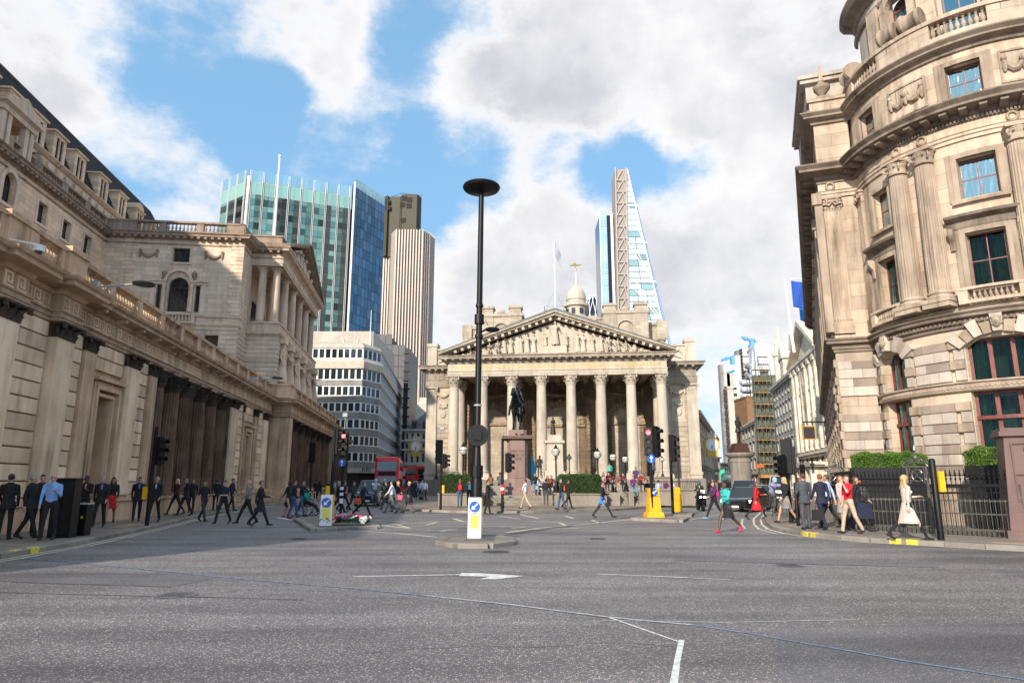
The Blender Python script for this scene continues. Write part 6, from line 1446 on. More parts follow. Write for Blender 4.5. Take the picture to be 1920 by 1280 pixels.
# ================================================================ the street running away on the right
def sbuild(name,label,P0,P1,H,mat,cols,floors,ww=.45,wh=.6,z0=4.5,cornice=(.5,),glass=None,frame=None,pil=False,roofmat=None,ground=True,depth=12,top=0.0,budget=220):
 P0,P1=Vector(P0),Vector(P1);L=(P1-P0).length;rz=math.atan2(P1.y-P0.y,P1.x-P0.x);t=thing(name,label,'building',(*P0,0),rz)
 fh=(H-z0-top)/floors;cw=L/cols;ops=[]
 for j in range(floors):
  for i in range(cols):cx=(i+.5)*cw;ops.append((cx-cw*ww/2,cx+cw*ww/2,z0+j*fh+fh*.18,z0+j*fh+fh*(.18+wh)))
 if ground:
  for i in range(cols):cx=(i+.5)*cw;ops.append((cx-cw*.34,cx+cw*.34,.6,z0-1.0))
 b=MB();wall(b,0,L,0,H,0,ops,.35);b.box(0,L,.5,depth,0,H-.05);b.face([(0,0,0),(0,depth,0),(0,depth,H),(0,0,H)]);b.face([(L,0,0),(L,depth,0),(L,depth,H),(L,0,H)]);b.obj('wall',mat,t)
 for o in ops:window(t,(o[0]+o[1])/2,o[2],o[1]-o[0],o[3]-o[2],.22,2,2,frame or DKFRAME,glass or GLASSD,t=.08,bar=.06)
 b=MB();b.box(-.1,L+.1,-.35,.3,z0-.6,z0-.2);b.box(-.4,L+.4,-.7,.3,H-.5,H);b.box(-.1,L+.1,-.2,.3,H-top-.5,H-top-.2)if top else None
 dentils(b,0,L,-.55,0,H-.85,H-.5,1.0,.5);b.obj('cornice',mat,t)
 b=MB()
 for o in ops:b.box(o[0]-.15,o[1]+.15,-.14,.02,o[2]-.2,o[2]-.02);b.box(o[0]-.2,o[1]+.2,-.18,.02,o[3]+.1,o[3]+.3)
 stuff(b.obj('sill_and_hood',mat,t))
 if pil:
  for i in range(cols+1):m=MB();cx=min(max(i*cw,.5),L-.5);m.box(cx-.5,cx+.5,-.45,0,z0,H-top-.5);m.box(cx-.65,cx+.65,-.6,0,H-top-1.5,H-top-.5);m.obj('pilaster',mat,t)
 return t,L
WD=(.22,1.0)
wp=lambda Y:(41+.22*(Y-90),Y)
tp,L=sbuild('pedimented_bank_block','sunlit white stone block with a pediment and tall pilasters beside the round corner',wp(108),wp(88),19.5,ST_FAR,6,3,.42,.7,6.2,pil=True)
b=MB();b.ext([(1.5,19.5),(L-1.5,19.5),(L/2,24.2)],'y',.3,6);b.obj('tympanum',ST_FAR,tp);b=MB()
for a,c in(((0.6,19.5),(L/2,24.4)),((L-.6,19.5),(L/2,24.4))):b.ext([a,c,(c[0],c[1]+.7),(a[0],a[1]+.6)],'y',-.9,6)
b.obj('raking_cornice',ST_FAR,tp)
b=MB();b.box(0,L+6,3,14,19,25);b.box(-.3,L+6,2.6,14,25,25.7);b.hexa([(3,4,25.7),(L+6,4,25.7),(L+6,14,25.7),(3,14,25.7)],[(6,7,29),(L+6,7,30),(L+6,12,30),(6,12,29)]);b.obj('attic',ST_FAR,tp)
b=MB();b.box(2,L-2,-2.2,0,3.8,4.4);b.box(2,L-2,-2.0,0,0,.3)
for x in(3,6.5,10,13.5,17):b.box(x-.5,x+.5,-2,0,.3,3.8)
b.obj('street_porch',ST_FAR,tp)
gp_,L2=sbuild('grey_windowed_block','pale grey block with rows of small white windows and a turret beyond the pedimented block',wp(129),wp(108.5),19.2,ST_FARG,7,5,.38,.55,3.8,frame=WHITE,glass=pbr('white_blind',(.6,.6,.56),.5))
b=MB();b.box(0,L2,2,12,19,22);b.box(-.2,L2,1.7,12,22,22.5);b.obj('attic',ST_FAR,gp_)
for x in(4.2,15.5):b=MB();b.box(x-1.6,x+1.6,1.2,4,19.2,24);b.ext([(x-2,24),(x+2,24),(x,27)],'y',1.0,4);b.obj('gable',ST_FAR,gp_)
b=MB();b.lathe([(1.1,19),(1.1,25),(1.35,25.2),(1.35,25.8),(.95,26),(.9,27.6),(.55,28.4),(.12,31)],10,(1.0,1.6));b.obj('turret',ST_FAR,gp_)
# scaffold tower
p0=at(1421,800,145);sw=at(1452,800,145).x-p0.x;sc=thing('scaffold_tower','tall scaffold with timber decks and green netting beside the white blocks','scaffold',(p0.x,145,0));zt=at(1430,692,145).z
TUB=pbr('scaffold_tube',(.16,.15,.10),.5,.4);DECK=pbr('scaffold_deck',(.45,.22,.07),.7,noise=(1,.3));NET=pbr('green_net',(.12,.14,.11),.8,noise=(.8,.4));
b=MB();b.box(.4,sw+3,1.5,3,0,zt-1);b.obj('hidden_building',NET,sc);nf=9;fh=(zt-3)/nf
for i in range(5):x=sw*i/4;b=MB();b.tube([(x,0,0),(x,0,zt)],.06,5);b.tube([(x,1.2,0),(x,1.2,zt)],.06,5);b.obj('standard',TUB,sc)
for j in range(nf+1):
 z=3+j*fh;b=MB();b.box(-.1,sw+.1,-.1,1.3,z-.08,z+.04);b.obj('deck',DECK,sc)
 b=MB();b.tube([(0,-.05,z+.9),(sw,-.05,z+.9)],.045,4);b.tube([(0,-.05,z+.5),(sw,-.05,z+.5)],.045,4);
 for i in range(0,4,2):b.tube([(sw*i/4,-.06,z),(sw*(i+1)/4,-.06,z+fh)],.04,4);b.tube([(sw*(i+2)/4,-.06,z),(sw*(i+1)/4,-.06,z+fh)],.04,4)
 b.obj('ledger_and_brace',TUB,sc)
b=MB();b.box(-.5,sw+.5,-1.2,.2,2.7,3.3);b.obj('hoarding',DECK,sc)
# brick stack and pale shopfronts
p=at(1399,800,185);BRK=stone('brown_brick',(.30,.17,.09),(.24,.135,.07),(.14,.08,.04),.4,joint=(.5,.16))
bkt=thing('brick_gable','brown brick stair tower and gable in front of the steel building','building',(p.x,185,0));zt=at(1410,745,185).z
w1=at(1403,800,185).x-p.x;w2=at(1419,800,185).x-p.x;w3=at(1428,800,185).x-p.x
b=MB();b.box(w1,w2,0,10,0,zt);b.box(w2,w3,.8,10,0,zt-1);b.box(w1-.2,w2+.2,-.2,10.1,zt,zt+.5);b.hexa([(0,.2,0),(w1+1,.2,0),(w1+1,9,0),(0,9,0)],[(w1,.2,zt-6),(w1+1,.2,zt-5),(w1+1,9,zt-5),(w1,9,zt-6)]);b.obj('stack',BRK,bkt)
pa,pb2=at(1394,860,176),at(1426,860,150)
sbuild('cream_bow_fronted_block','cream stone shop block with bow fronts under the brick tower',(pa.x,176),(pb2.x,150),15.5,ST_TRAV,5,3,.5,.6,4.2)
pa,pb2=at(1402,850,170),at(1412,850,164);b=MB()
# exposed-service steel building
p=at(1359,800,300);STL=pbr('brushed_steel',(.55,.55,.55),.3,.8,vary=.1);CONC=pbr('pale_concrete',(.50,.44,.37),.7,noise=(.3,.15));CRB=pbr('crane_blue',(.07,.27,.46),.5);WPNL=pbr('white_cladding',(.66,.66,.64),.4,.2,vary=.1)
lb=thing('service_tower_building','steel office building with exposed pipes and blue roof cranes at the street end','building',(p.x,300,0));X=lambda u,v=760:at(u,v,300).x-p.x;Z=lambda v:at(1400,v,300).z
b=MB();b.box(0,X(1386),2,5,0,Z(682));b.box(X(1391),X(1448),2,6,0,Z(655));b.obj('core',pbr('service_grey',(.22,.21,.20),.6,noise=(.3,.3)),lb)
b=MB();b.box(X(1366),X(1377),0,4,0,Z(697));b.box(X(1365),X(1378),-.5,4,Z(728),Z(726));b.obj('concrete_pier',CONC,lb)
for v in range(734,900,13):
 b=MB();b.box(X(1378),X(1391),.5,3,Z(v+3),Z(v-4));b.obj('floor_band',CONC,lb);b=MB();b.box(X(1360.5),X(1363.5),.2,3,Z(v+5),Z(v-5));b.obj('stair_drum',STEELD,lb)
 for k in range(3):m=MB();m.box(X(1379+k*4),X(1382+k*4),.4,.5,Z(v+7),Z(v+4));m.obj('window',GLASSD,lb)
for u0,u1,v0,v1 in((1362,1386,684,699),(1362,1372,700,724),(1378,1386,700,726)):b=MB();b.box(X(u0),X(u1),0,6,Z(v1),Z(v0));b.obj('cladding_panel',WPNL,lb)
for u in(1387.5,1390.5):b=MB();b.tube([(X(u),0,Z(790)),(X(u),0,Z(667))],1.0,8);b.obj('riser',WPNL,lb)
for k,v in enumerate((718,731,744,757,770)):b=MB();b.lathe([(2.6,Z(v+5)),(2.8,Z(v+4)),(2.8,Z(v-4)),(2.6,Z(v-5))],14,(X(1398),0));b.obj('steel_pod',STL,lb,smooth=True)
for v0,v1 in((655,668),(670,682),(684,695)):b=MB();b.box(X(1397),X(1418),-1,4,Z(v1),Z(v0));b.box(X(1419),X(1449),0,6,Z(v1),Z(v0)+(3 if v0<660 else 0));b.obj('plant_room',WPNL,lb)
for pts,r in(([(1408,656),(1413,660),(1413,745)],1.6),([(1419,668),(1420,745)],1.1),([(1400,684),(1412,692),(1416,700),(1416,745)],1.2),([(1398,700),(1410,712),(1411,740)],.9),([(1423,690),(1423,745)],.9)):
 b=MB();b.tube([(X(u),-2.5,Z(v))for u,v in pts],r,8);b.obj('pipe',STL,lb,smooth=True)
for v in range(655,760,6):b=MB();b.box(X(1394),X(1397),-1.5,1,Z(v+2.5),Z(v));b.obj('bracket',STEELD,lb)
for(pts,m0)in((((1401,631),(1411,635),(1425,638),(1429,643)),(1419,655)),(((1359,675),(1370,671),(1385,668),(1385,672)),(1382,684)),(((1364,691),(1372,690),(1386,694),(1386,695)),(1372,698))):
 b=MB();
 for(u0,v0),(u1,v1)in zip(pts,pts[1:]):b.tube([(X(u0),1,Z(v0)),(X(u1),1,Z(v1))],[.6,1.1],4)
 b.tube([(X(pts[2][0]-4),1,Z(pts[2][1])),(X(m0[0]),1,Z(m0[1]))],1.3,6);b.obj('roof_crane',CRB,lb)
P0,P1=at(1309,850,105),at(1345,850,175)
hL=at(1325,790,125).z;lf,L=sbuild('left_street_block','sunlit carved stone block with green netted roof behind the exchange',(P0.x,105),(P1.x,175),hL,ST_FAR,12,3,.4,.6,5.0)
b=MB();b.box(2,14,1.0,8,hL,hL+2.6);b.obj('roof_netting',pbr('bright_green_net',(.18,.42,.16),.8),lf)
fbY=260
for i,(u0,u1,vt,lab,col)in enumerate(((1334,1349,855,'low grey building at the very end of the street',ST_FARG),(1349,1364,866,'low glassy building at the end of the street with a green poster',BAND))):
 a,c=at(u0,850,fbY),at(u1,850,fbY+6);sbuild('distant_building',lab,(a.x,fbY),(c.x,fbY+6),a.lerp(a,0).z*0+at(u0,vt,fbY).z,col,4,3,.7,.6,3.5,ground=False)
p=at(1355,889,250);t=thing('street_poster','bright green poster on the glassy building at the street end','poster',(at(1349.5,880,254).x,254,0));b=MB();b.box(0,at(1358,880,254).x-at(1349.5,880,254).x,-.2,0,at(1350,901,254).z,at(1350,879,254).z);b.obj('board',pbr('poster_green',(.05,.45,.28),.6),t)
Yk=420;t=thing('tower_crane','white tower crane on the horizon between the street sides','crane',(at(1352,850,Yk).x,Yk,0));X=lambda u:at(u,850,Yk).x-at(1352,850,Yk).x;Z=lambda v:at(1350,v,Yk).z
b=MB();b.tube([(X(1356),0,0),(X(1345.5),0,Z(815))],.5,4);b.obj('mast',WHITE,t);b=MB();b.tube([(X(1341),0,Z(838)),(X(1364),0,Z(821))],.35,4);b.tube([(X(1347),0,Z(838)),(X(1364),0,Z(825))],.25,4);b.obj('jib',WHITE,t)
# clocks on gilded brackets
def clock(u,v,Y,r,label,arm,rz=0.0):
 p=at(u,v,Y);t=thing('street_clock',label,'clock',(p.x,Y,p.z),rz,'gilded bracket clocks')
 b=MB();b.ext([(r*1.35*math.cos(PI/8+k*PI/4),r*1.35*math.sin(PI/8+k*PI/4))for k in range(8)],'y',-.18,.18);b.hexa([(-r*.8,-.15,-r*1.9),(r*.8,-.15,-r*1.9),(r*.8,.15,-r*1.9),(-r*.8,.15,-r*1.9)],[(-r*.9,-.17,-r),(r*.9,-.17,-r),(r*.9,.17,-r),(-r*.9,.17,-r)]);b.obj('case',GOLDP,t)
 b=MB();b.box(-r*.8,r*.8,-.14,.14,r*1.25,r*1.5);[b.box(x*r-.12*r,x*r+.12*r,-.1,.1,r*1.5,r*(2.0+.3*(x==0)))for x in(-.6,-.3,0,.3,.6)];b.obj('crest',ST_FAR,t)
 b=MB();b.ext([(r*math.cos(2*PI*k/24),r*math.sin(2*PI*k/24))for k in range(24)],'y',-.24,-.181);b.obj('dial',SIGNW,t)
 for k in range(12):a=k*PI/6;m=MB();m.tube([(r*.72*math.sin(a),-.255,r*.72*math.cos(a)),(r*.9*math.sin(a),-.255,r*.9*math.cos(a))],r*.035,4);m.obj('hour_mark',BLK,t)
 for a,l,w in((math.radians(196),.5,.05),(math.radians(186),.78,.035)):m=MB();m.tube([(0,-.27,0),(l*r*math.sin(a),-.27,l*r*math.cos(a))],r*w,4);m.obj('hand',BLK,t)
 b=MB();b.box(min(arm,0),max(arm,0),-.08,.08,-r*.55,-r*.25);b.obj('bracket',GOLDP,t)
clock(1334.5,834,96,.85,'gilded clock on the stone block right of the exchange, hands near half past six',-1.9)
clock(780.5,837,104,.75,'gilded clock on a bracket left of the exchange',2.6)
# flags and hanging signs on the right-hand side
t=thing('flag_bracket','white pole holding the blue and red flags on the right-hand street front','flagpole',(at(1484,600,86).x,86,at(1484,604,86).z));h=at(1480,523,86).z-at(1484,604,86).z;b=MB();b.tube([(0,0,-4),(-.25,0,h*.2),(-.45,0,h)],[.2,.12,.08],8);b.obj('pole',WHITE,t)
t2=thing('flag_bracket','thin white pole carrying the big blue flag out from the corner building','flagpole',(at(1481,523,70).x,70,at(1481,523,70).z));b=MB();b.tube([(0,0,0),(3.2,0,-.1)],.06,6);b.obj('pole',WHITE,t2)
flag('flag','large plain blue flag hanging at the edge of the corner building',(at(1483,526,70).x,70,at(1483,526,70).z),1.6,2.9,[CLB],0,.3)
flag('flag','blue and red flag hanging just below the large blue flag',(at(1497,560,74).x,74,at(1497,560,74).z),1.15,2.5,[CLT,CLR],0,.5)
def hsign(u0,u1,v0,v1,Y,label,mat,rim=True):
 a,c=at(u0,v0,Y),at(u1,v1,Y);t=thing('hanging_sign',label,'sign',(a.x,Y,c.z));w,h=c.x-a.x,a.z-c.z;b=MB();b.box(0,w,-.06,.06,0,h);b.obj('board',mat,t)
 if rim:b=MB();b.box(-.06,w+.06,-.08,.08,-.08,0);b.box(-.06,w+.06,-.08,.08,h,h+.08);b.box(-.06,0,-.08,.08,0,h);b.box(w,w+.06,-.08,.08,0,h);b.obj('rim',GOLDP,t)
 b=MB();b.box(0,w+1.0,-.04,.04,h+.35,h+.45);b.box(.1,.16,-.03,.03,h,h+.4);b.box(w-.16,w-.1,-.03,.03,h,h+.4);b.obj('bracket',IRON,t)
SGD=pbr('sign_dark',(.045,.04,.045),.5)
hsign(1505,1528,800,822,56,'square dark hanging sign with a gold rim',SGD);hsign(1499,1510,871,890,60,'small upright black hanging sign near the street',BLK,False);hsign(1519,1527,868,874,58,'small dark oval projecting sign by the corner building',pbr('sign_olive',(.03,.04,.02),.5),False)
hsign(1522,1527,880,887,62,'small white and red sign beside the black hanging sign',SIGNW,False);hsign(1419,1432,870,876,110,'orange red shop sign beyond the statue',pbr('sign_orange',(.8,.12,.02),.5),False);hsign(1340,1346,884,890,130,'white and red traffic sign on the left side of the street',SIGNW,False)
hsign(1458,1464,872,878,84,'small green hanging sign in front of the grey windowed block',pbr('sign_green',(.02,.12,.04),.5),False)
# ================================================================ ground, kerbs, markings
def asphalt(name,base,chip,chipd,scale,amt,patch=.3):
 m=bpy.data.materials.new(name);m.use_nodes=True;t=m.node_tree;b=t.nodes['Principled BSDF'];b.inputs['Roughness'].default_value=.62;b.inputs['Specular IOR Level'].default_value=.55
 g=N(t,'ShaderNodeNewGeometry');P_=g.outputs['Position']
 vo=N(t,'ShaderNodeTexVoronoi',feature='F1',ins={'Scale':scale});Lk(t,P_,vo.inputs['Vector'])
 vs=N(t,'ShaderNodeSeparateColor');Lk(t,vo.outputs['Color'],vs.inputs[0])
 sel=N(t,'ShaderNodeMapRange',ins={'From Min':1-amt,'From Max':1-amt+.12});Lk(t,vs.outputs[0],sel.inputs[0])
 dd_=N(t,'ShaderNodeMapRange',ins={'From Min':.55/1,'From Max':.3,'To Min':0,'To Max':1});Lk(t,vo.outputs['Distance'],dd_.inputs[0])
 mu=N(t,'ShaderNodeMath',operation='MULTIPLY');Lk(t,sel.outputs[0],mu.inputs[0]);Lk(t,dd_.outputs[0],mu.inputs[1])
 n1_=N(t,'ShaderNodeTexNoise',ins={'Scale':.22,'Detail':6.0,'Roughness':.65});Lk(t,P_,n1_.inputs['Vector'])
 n2_=N(t,'ShaderNodeTexNoise',ins={'Scale':2.5,'Detail':7.0,'Roughness':.7});Lk(t,P_,n2_.inputs['Vector'])
 mpn=N(t,'ShaderNodeMapping');mpn.inputs['Scale'].default_value=(.35,3.2,1);mpn.inputs['Rotation'].default_value=(0,0,.12);Lk(t,P_,mpn.inputs[0]);n4=N(t,'ShaderNodeTexNoise',ins={'Scale':.35,'Detail':5.0});Lk(t,mpn.outputs[0],n4.inputs['Vector'])
 c0=N(t,'ShaderNodeMix',data_type='RGBA');Lk(t,n2_.outputs[0],c0.inputs['Factor']);c0.inputs['A'].default_value=(*[x*.75 for x in base],1);c0.inputs['B'].default_value=(*[x*1.25 for x in base],1)
 c1=N(t,'ShaderNodeMix',data_type='RGBA');Lk(t,mu.outputs[0],c1.inputs['Factor']);Lk(t,c0.outputs['Result'],c1.inputs['A'])
 cc=N(t,'ShaderNodeMix',data_type='RGBA');Lk(t,vs.outputs[1],cc.inputs['Factor']);cc.inputs['A'].default_value=(*chip,1);cc.inputs['B'].default_value=(*chipd,1);Lk(t,cc.outputs['Result'],c1.inputs['B'])
 h=N(t,'ShaderNodeHueSaturation');Lk(t,c1.outputs['Result'],h.inputs['Color']);ad=N(t,'ShaderNodeMath',operation='ADD');Lk(t,n1_.outputs[0],ad.inputs[0]);Lk(t,n4.outputs[0],ad.inputs[1])
 r=N(t,'ShaderNodeMapRange',ins={'From Min':.75,'From Max':1.25,'To Min':1-patch,'To Max':1+patch});Lk(t,ad.outputs[0],r.inputs[0]);Lk(t,r.outputs[0],h.inputs['Value']);Lk(t,h.outputs[0],b.inputs['Base Color'])
 bp=N(t,'ShaderNodeBump',ins={'Strength':.5,'Distance':.006});Lk(t,vo.outputs['Distance'],bp.inputs['Height']);Lk(t,bp.outputs[0],b.inputs['Normal']);MAT[name]=m;return m
ASP=asphalt('asphalt',(.135,.122,.117),(.66,.63,.60),(.30,.22,.21),46,.36,.42)
ASP2=asphalt('chipped_asphalt',(.118,.105,.104),(.58,.51,.47),(.32,.22,.20),50,.42,.34)
ASP3=asphalt('dark_asphalt',(.115,.108,.113),(.48,.45,.44),(.25,.19,.19),64,.3,.4)
PAV=stone('paving',(.27,.225,.185),(.21,.175,.145),(.10,.085,.07),.5,vary=.16,bump=.2);PAVB=pbr('paving_joint',(.10,.085,.07),.9)
TACT=stone('buff_tactile_paving',(.40,.28,.19),(.33,.23,.16),(.18,.13,.1),.4,vary=.1)
b=MB();b.face([(-3000,-200,0),(3000,-200,0),(3000,4000,0),(-3000,4000,0)]);structure(b.obj('road',ASP))
b=MB();b.face([(-25,-4,.004),(2.0,-4,.004),(2.25,6.2,.004),(3.06,8.5,.004),(0,8.62,.004),(-5.7,8.1,.004),(-25,7.2,.004)]);structure(b.obj('road_patch',ASP2))
b=MB();b.face([(2.26,6.2,.0035),(9,5.5,.0035),(9.5,8.9,.0035),(3.08,8.5,.0035)]);structure(b.obj('road_patch',ASP3))
for P_,m_ in(([(-9.5,12.4),(-5.5,11.6),(-5.2,12.9),(-9.1,13.8)],ASP3),([(3.5,15.5),(8.5,14.2),(8.9,15.0),(3.8,16.5)],ASP3),([(-3.0,24),(3.5,23.2),(3.8,24.6),(-2.8,25.6)],ASP3),([(-8,17.5),(-4.5,17.0),(-4.4,17.8),(-7.9,18.4)],ASP3),([(9.0,13.0),(13.5,11.5),(14,12.2),(9.4,13.8)],ASP3)):b=MB();b.face([(x,y,.003)for x,y in P_]);structure(b.obj('road_patch',m_))
CRK=pbr('crack_filler',(.075,.068,.067),.6)
KL=[(-11.4,2),(-11.5,15.9),(-11.66,17.0),(-11.8,18.8),(-12.25,20.9),(-12.9,24.0),(-13.6,27.0),(-14.8,31.8),(-16.1,38.3),(-17.1,44.4),(-18.0,51.6),(-19.4,63.3),(-21.0,76),(-26.0,120)]
KP=[(-18.2,125),(-14.4,95),(-11.3,75),(-9.6,62),(-8.1,50),(-7.4,44.8),(-6.0,42.4),(-3.3,39.8),(-1.2,39.0),(1.2,39.6),(3.7,41.0),(6.2,42.9),(9.4,47.6),(12.7,55.6),(18.1,69.2),(23.2,82),(44,140)]
KR=[(52,150),(30,80),(21.5,56),(14.95,40.4),(11.8,32.5),(10.4,28.4),(9.6,25.6),(9.35,23.4),(9.6,21.6),(10.3,20.2),(11.1,19.4),(11.9,18.5),(12.9,17.5),(16,14.5),(24,8)]
def ribbon(name,pts,w,z,mat,off=0.0,wob=0.0,kind='structure'):
 b=MB();n=len(pts);L_=[];R2=[]
 for i,p in enumerate(pts):
  a,c=pts[max(i-1,0)],pts[min(i+1,n-1)];dx,dy=c[0]-a[0],c[1]-a[1];L=math.hypot(dx,dy)or 1;nx,ny=-dy/L,dx/L;ww=w*(1+wob*rnd.uniform(-1,1))/2
  L_.append((p[0]+nx*(off+ww),p[1]+ny*(off+ww),z));R2.append((p[0]+nx*(off-ww),p[1]+ny*(off-ww),z))
 b.grid([R2,L_]);o=b.obj(name,mat);o['kind']=kind;return o
def walkpts(pts,step):
 out=[];carry=0.0
 for p,q in zip(pts,pts[1:]):
  L=math.hypot(q[0]-p[0],q[1]-p[1]);d=carry
  while d<L:out.append((p[0]+(q[0]-p[0])*d/L,p[1]+(q[1]-p[1])*d/L));d+=step
  carry=d-L
 return out
def inside(p,poly):
 c=False;j=len(poly)-1
 for i in range(len(poly)):
  if(poly[i][1]>p[1])!=(poly[j][1]>p[1])and p[0]<(poly[j][0]-poly[i][0])*(p[1]-poly[i][1])/(poly[j][1]-poly[i][1])+poly[i][0]:c=not c
  j=i
 return c
kst=MB();kst.grid([[(0,-.15,0),(1,-.15,0),(1,.15,0),(0,.15,0)],[(0,-.15,.105),(1,-.15,.105),(1,.15,.12),(0,.15,.12)],[(.01,-.125,.125),(.99,-.125,.125),(.99,.14,.128),(.01,.14,.128)]],closed=True,caps=True);kme=fixmesh(kst,'kerb_stone',[KMAT:=ST_KERB])
kyb=MB();kyb.grid([[(0,-.156,.0),(1,-.156,.0),(1,-.10,.0),(0,-.10,.0)],[(0,-.156,.108),(1,-.156,.108),(1,-.1,.108),(0,-.1,.108)],[(0,-.13,.132),(1,-.13,.132),(1,.02,.133),(0,.02,.133)]],closed=True,caps=True);kym=fixmesh(kyb,'kerb_mark',[KYEL])
def kerb(parent,pts,step,lo,hi,inner):
 W_=walkpts(pts,step)
 for a,c in zip(W_,W_[1:]):
  if not lo<(a[1]+c[1])/2<hi:continue
  L=math.hypot(c[0]-a[0],c[1]-a[1]);put(kme,'kerb_stone',parent,(a[0],a[1],0),math.atan2(c[1]-a[1],c[0]-a[0]),(L-.012,1,1))
def pavement(name,poly,kerbpts,slab,ang,lo,hi,kerbstep,limit,klo=0,khi=90):
 b=MB();b.ext(poly,'z',0,.121);o=structure(b.obj(name,PAV));kerb(o,kerbpts,kerbstep,klo,khi,1)
 sw_,sd=slab;me=MB();me.grid([[(0,0,0),(1,0,0),(1,1,0),(0,1,0)],[(.0,.0,.01),(1,.0,.01),(1,1,.01),(0,1,.01)]],closed=True,caps=True);me=fixmesh(me,'paving_slab',[PAV]);c,s_=math.cos(ang),math.sin(ang);cand=[]
 xs=[p[0]*c+p[1]*s_ for p in poly];ys=[-p[0]*s_+p[1]*c for p in poly]
 for j in range(int((max(ys)-min(ys))/sd)+1):
  for i in range(int((max(xs)-min(xs))/sw_)+2):
   x,y=min(xs)+(i-(.5 if j%2 else 0))*sw_,min(ys)+j*sd;cs=[(x+a*sw_,y+d*sd)for a,d in((0,0),(1,0),(1,1),(0,1))];w_=[(q[0]*c-q[1]*s_,q[0]*s_+q[1]*c)for q in cs]
   if all(inside(q,poly)for q in w_)and lo<w_[0][1]<hi:cand.append((w_[0][1]**2+w_[0][0]**2,w_[0]))
 cand.sort();g=MB()
 for k,(_,w)in enumerate(cand):
  if k<limit:put(me,'paving_slab',o,(w[0],w[1],.121),ang,(sw_-.02,sd-.02,1))
 return o
inset=lambda pts,d:[(x,y)for x,y in pts]
lw=[(-15.0,2),(-14.9,16)]+[(BL[0]-.1225*s_-.1,BL[1]+.9925*s_)for s_ in(-1,30,39)]+[(-18.3,57.0),(-21.8,85),(-26.6,120)]
def off(pts,d):
 r=[]
 for i,p in enumerate(pts):
  a,c=pts[max(i-1,0)],pts[min(i+1,len(pts)-1)];dx,dy=c[0]-a[0],c[1]-a[1];L=math.hypot(dx,dy);r.append((p[0]-dy/L*d,p[1]+dx/L*d))
 return r
lp=pavement('left_pavement',off(KL,.14)+[(p[0]-.3,p[1])for p in lw[::-1]],KL,(.9,.62),BRZ-PI/2,12,60,.92,290)
for s0 in(3.1,3.7):a,c=(-11.57,16.3+(s0-3.1)),(-11.66,16.7+(s0-3.1));put(kym,'kerb_mark',lp,(a[0],a[1],.002),math.atan2(c[1]-a[1],c[0]-a[0]),(.36,1,1))
pp_=pavement('plaza_pavement',off(KP,-.14)[:-1]+[(30,95),(26,88),(-10.8,92)],KP,(.9,.75),0,38,60,.95,150)
pr=pavement('right_pavement',off(KR,.14)+[(30,12),(30,30),(16,30.2),(14.2,31),(27.5,62),(32,76)],KR,(.9,.62),-.75,14,45,.92,290)
for k in range(len(KR)):pass
for(x,y)in((10.62,19.86),(10.92,19.56)):put(kym,'kerb_mark',pr,(x,y,.002),math.atan2(-.8,.8),(.3,1,1))
for(x,y)in((9.5,22.2),(9.42,22.6)):put(kym,'kerb_mark',pr,(x,y,.002),math.atan2(-1,.12),(.25,1,1))
for n_,poly in(('left_tactile_strip',[(-14.6,27),(-14.0,24.5),(-13.4,24.7),(-13.9,27.3)]),('plaza_tactile_strip',[(-6.2,43.2),(2.6,41.0),(2.9,41.9),(-6.2,44.2)])):
 b=MB();b.ext(poly,'z',.12,.136);structure(b.obj('tactile_paving',TACT))
b=MB();b.ext([(15.6,17.2),(13.2,17.9),(12.6,18.6),(15,18.6),(22,15),(20,13)],'z',.12,.136);structure(b.obj('tactile_paving',TACT))
# painted markings
for pts,d in((KL,-.32),(KL,-.55)):ribbon('road_marking',[p for p in off(pts,d)if p[1]<60],.09,.008,YPAINT,0,.2)
ribbon('road_marking',[p for p in off(KR,-.32)if p[1]<42],.09,.008,YPAINT,0,.2);ribbon('road_marking',[p for p in off(KR,-.62)if 22<p[1]<42],.09,.008,YPAINT,0,.2);ribbon('road_marking',[p for p in off(KR,-1.1)if 24.5<p[1]<34],.09,.008,YPAINT,0,.2)
BLl=[gp(u,v).xy[:]for u,v in((50,1047),(150,1056),(250,1065),(450,1085),(650,1102),(800,1117),(960,1134),(1060,1147),(1140,1157))];BLm=[gp(u,v).xy[:]for u,v in((1140,1157),(1220,1165),(1300,1172))];BLr=[gp(u,v).xy[:]for u,v in((1300,1172),(1400,1187),(1500,1205),(1600,1222),(1700,1240),(1920,1275),(2100,1310))]
BPW=pbr('worn_pale_line',(.42,.44,.46),.85,noise=(12,.3));ribbon('chalk_line',BLl[:6],.045,.0095,BPAINT,0,.35);ribbon('chalk_line',BLl[5:],.05,.0095,BPW,0,.35);ribbon('chalk_line',BLm,.05,.0095,BPW,0,.3);ribbon('chalk_line',BLr,.04,.0095,BPAINT,0,.35)
wl=lambda*a,w=.1,m=WPAINT:ribbon('road_marking',[gp(u,v).xy[:]for u,v in a],w,.008,m,0,.25)
wl((1143,1158),(1200,1178),(1272,1203),w=.03);wl((1278,1200),(1270,1240),(1262,1290),w=.07);wl((1130,1163),(1350,1167),(1600,1162),w=.018);wl((662,1081),(760,1079),(880,1077),w=.11);wl((1120,1076),(1200,1079),(1290,1083),w=.07);wl((1290,1083),(1370,1087),w=.04)
b=MB();b.face([(*gp(u,v).xy,.0085)for u,v in((866,1074),(905,1075),(984,1080),(930,1086),(900,1086),(918,1081),(860,1080))]);structure(b.obj('road_marking',WPAINT))
for a in(((640,994),(740,999),(820,1007)),((950,998),(1010,990),(1080,984),(1190,973)),((1190,973),(1120,975))):wl(*a,w=.14,m=YPAINT if a[0][0]>700 else WPAINT)
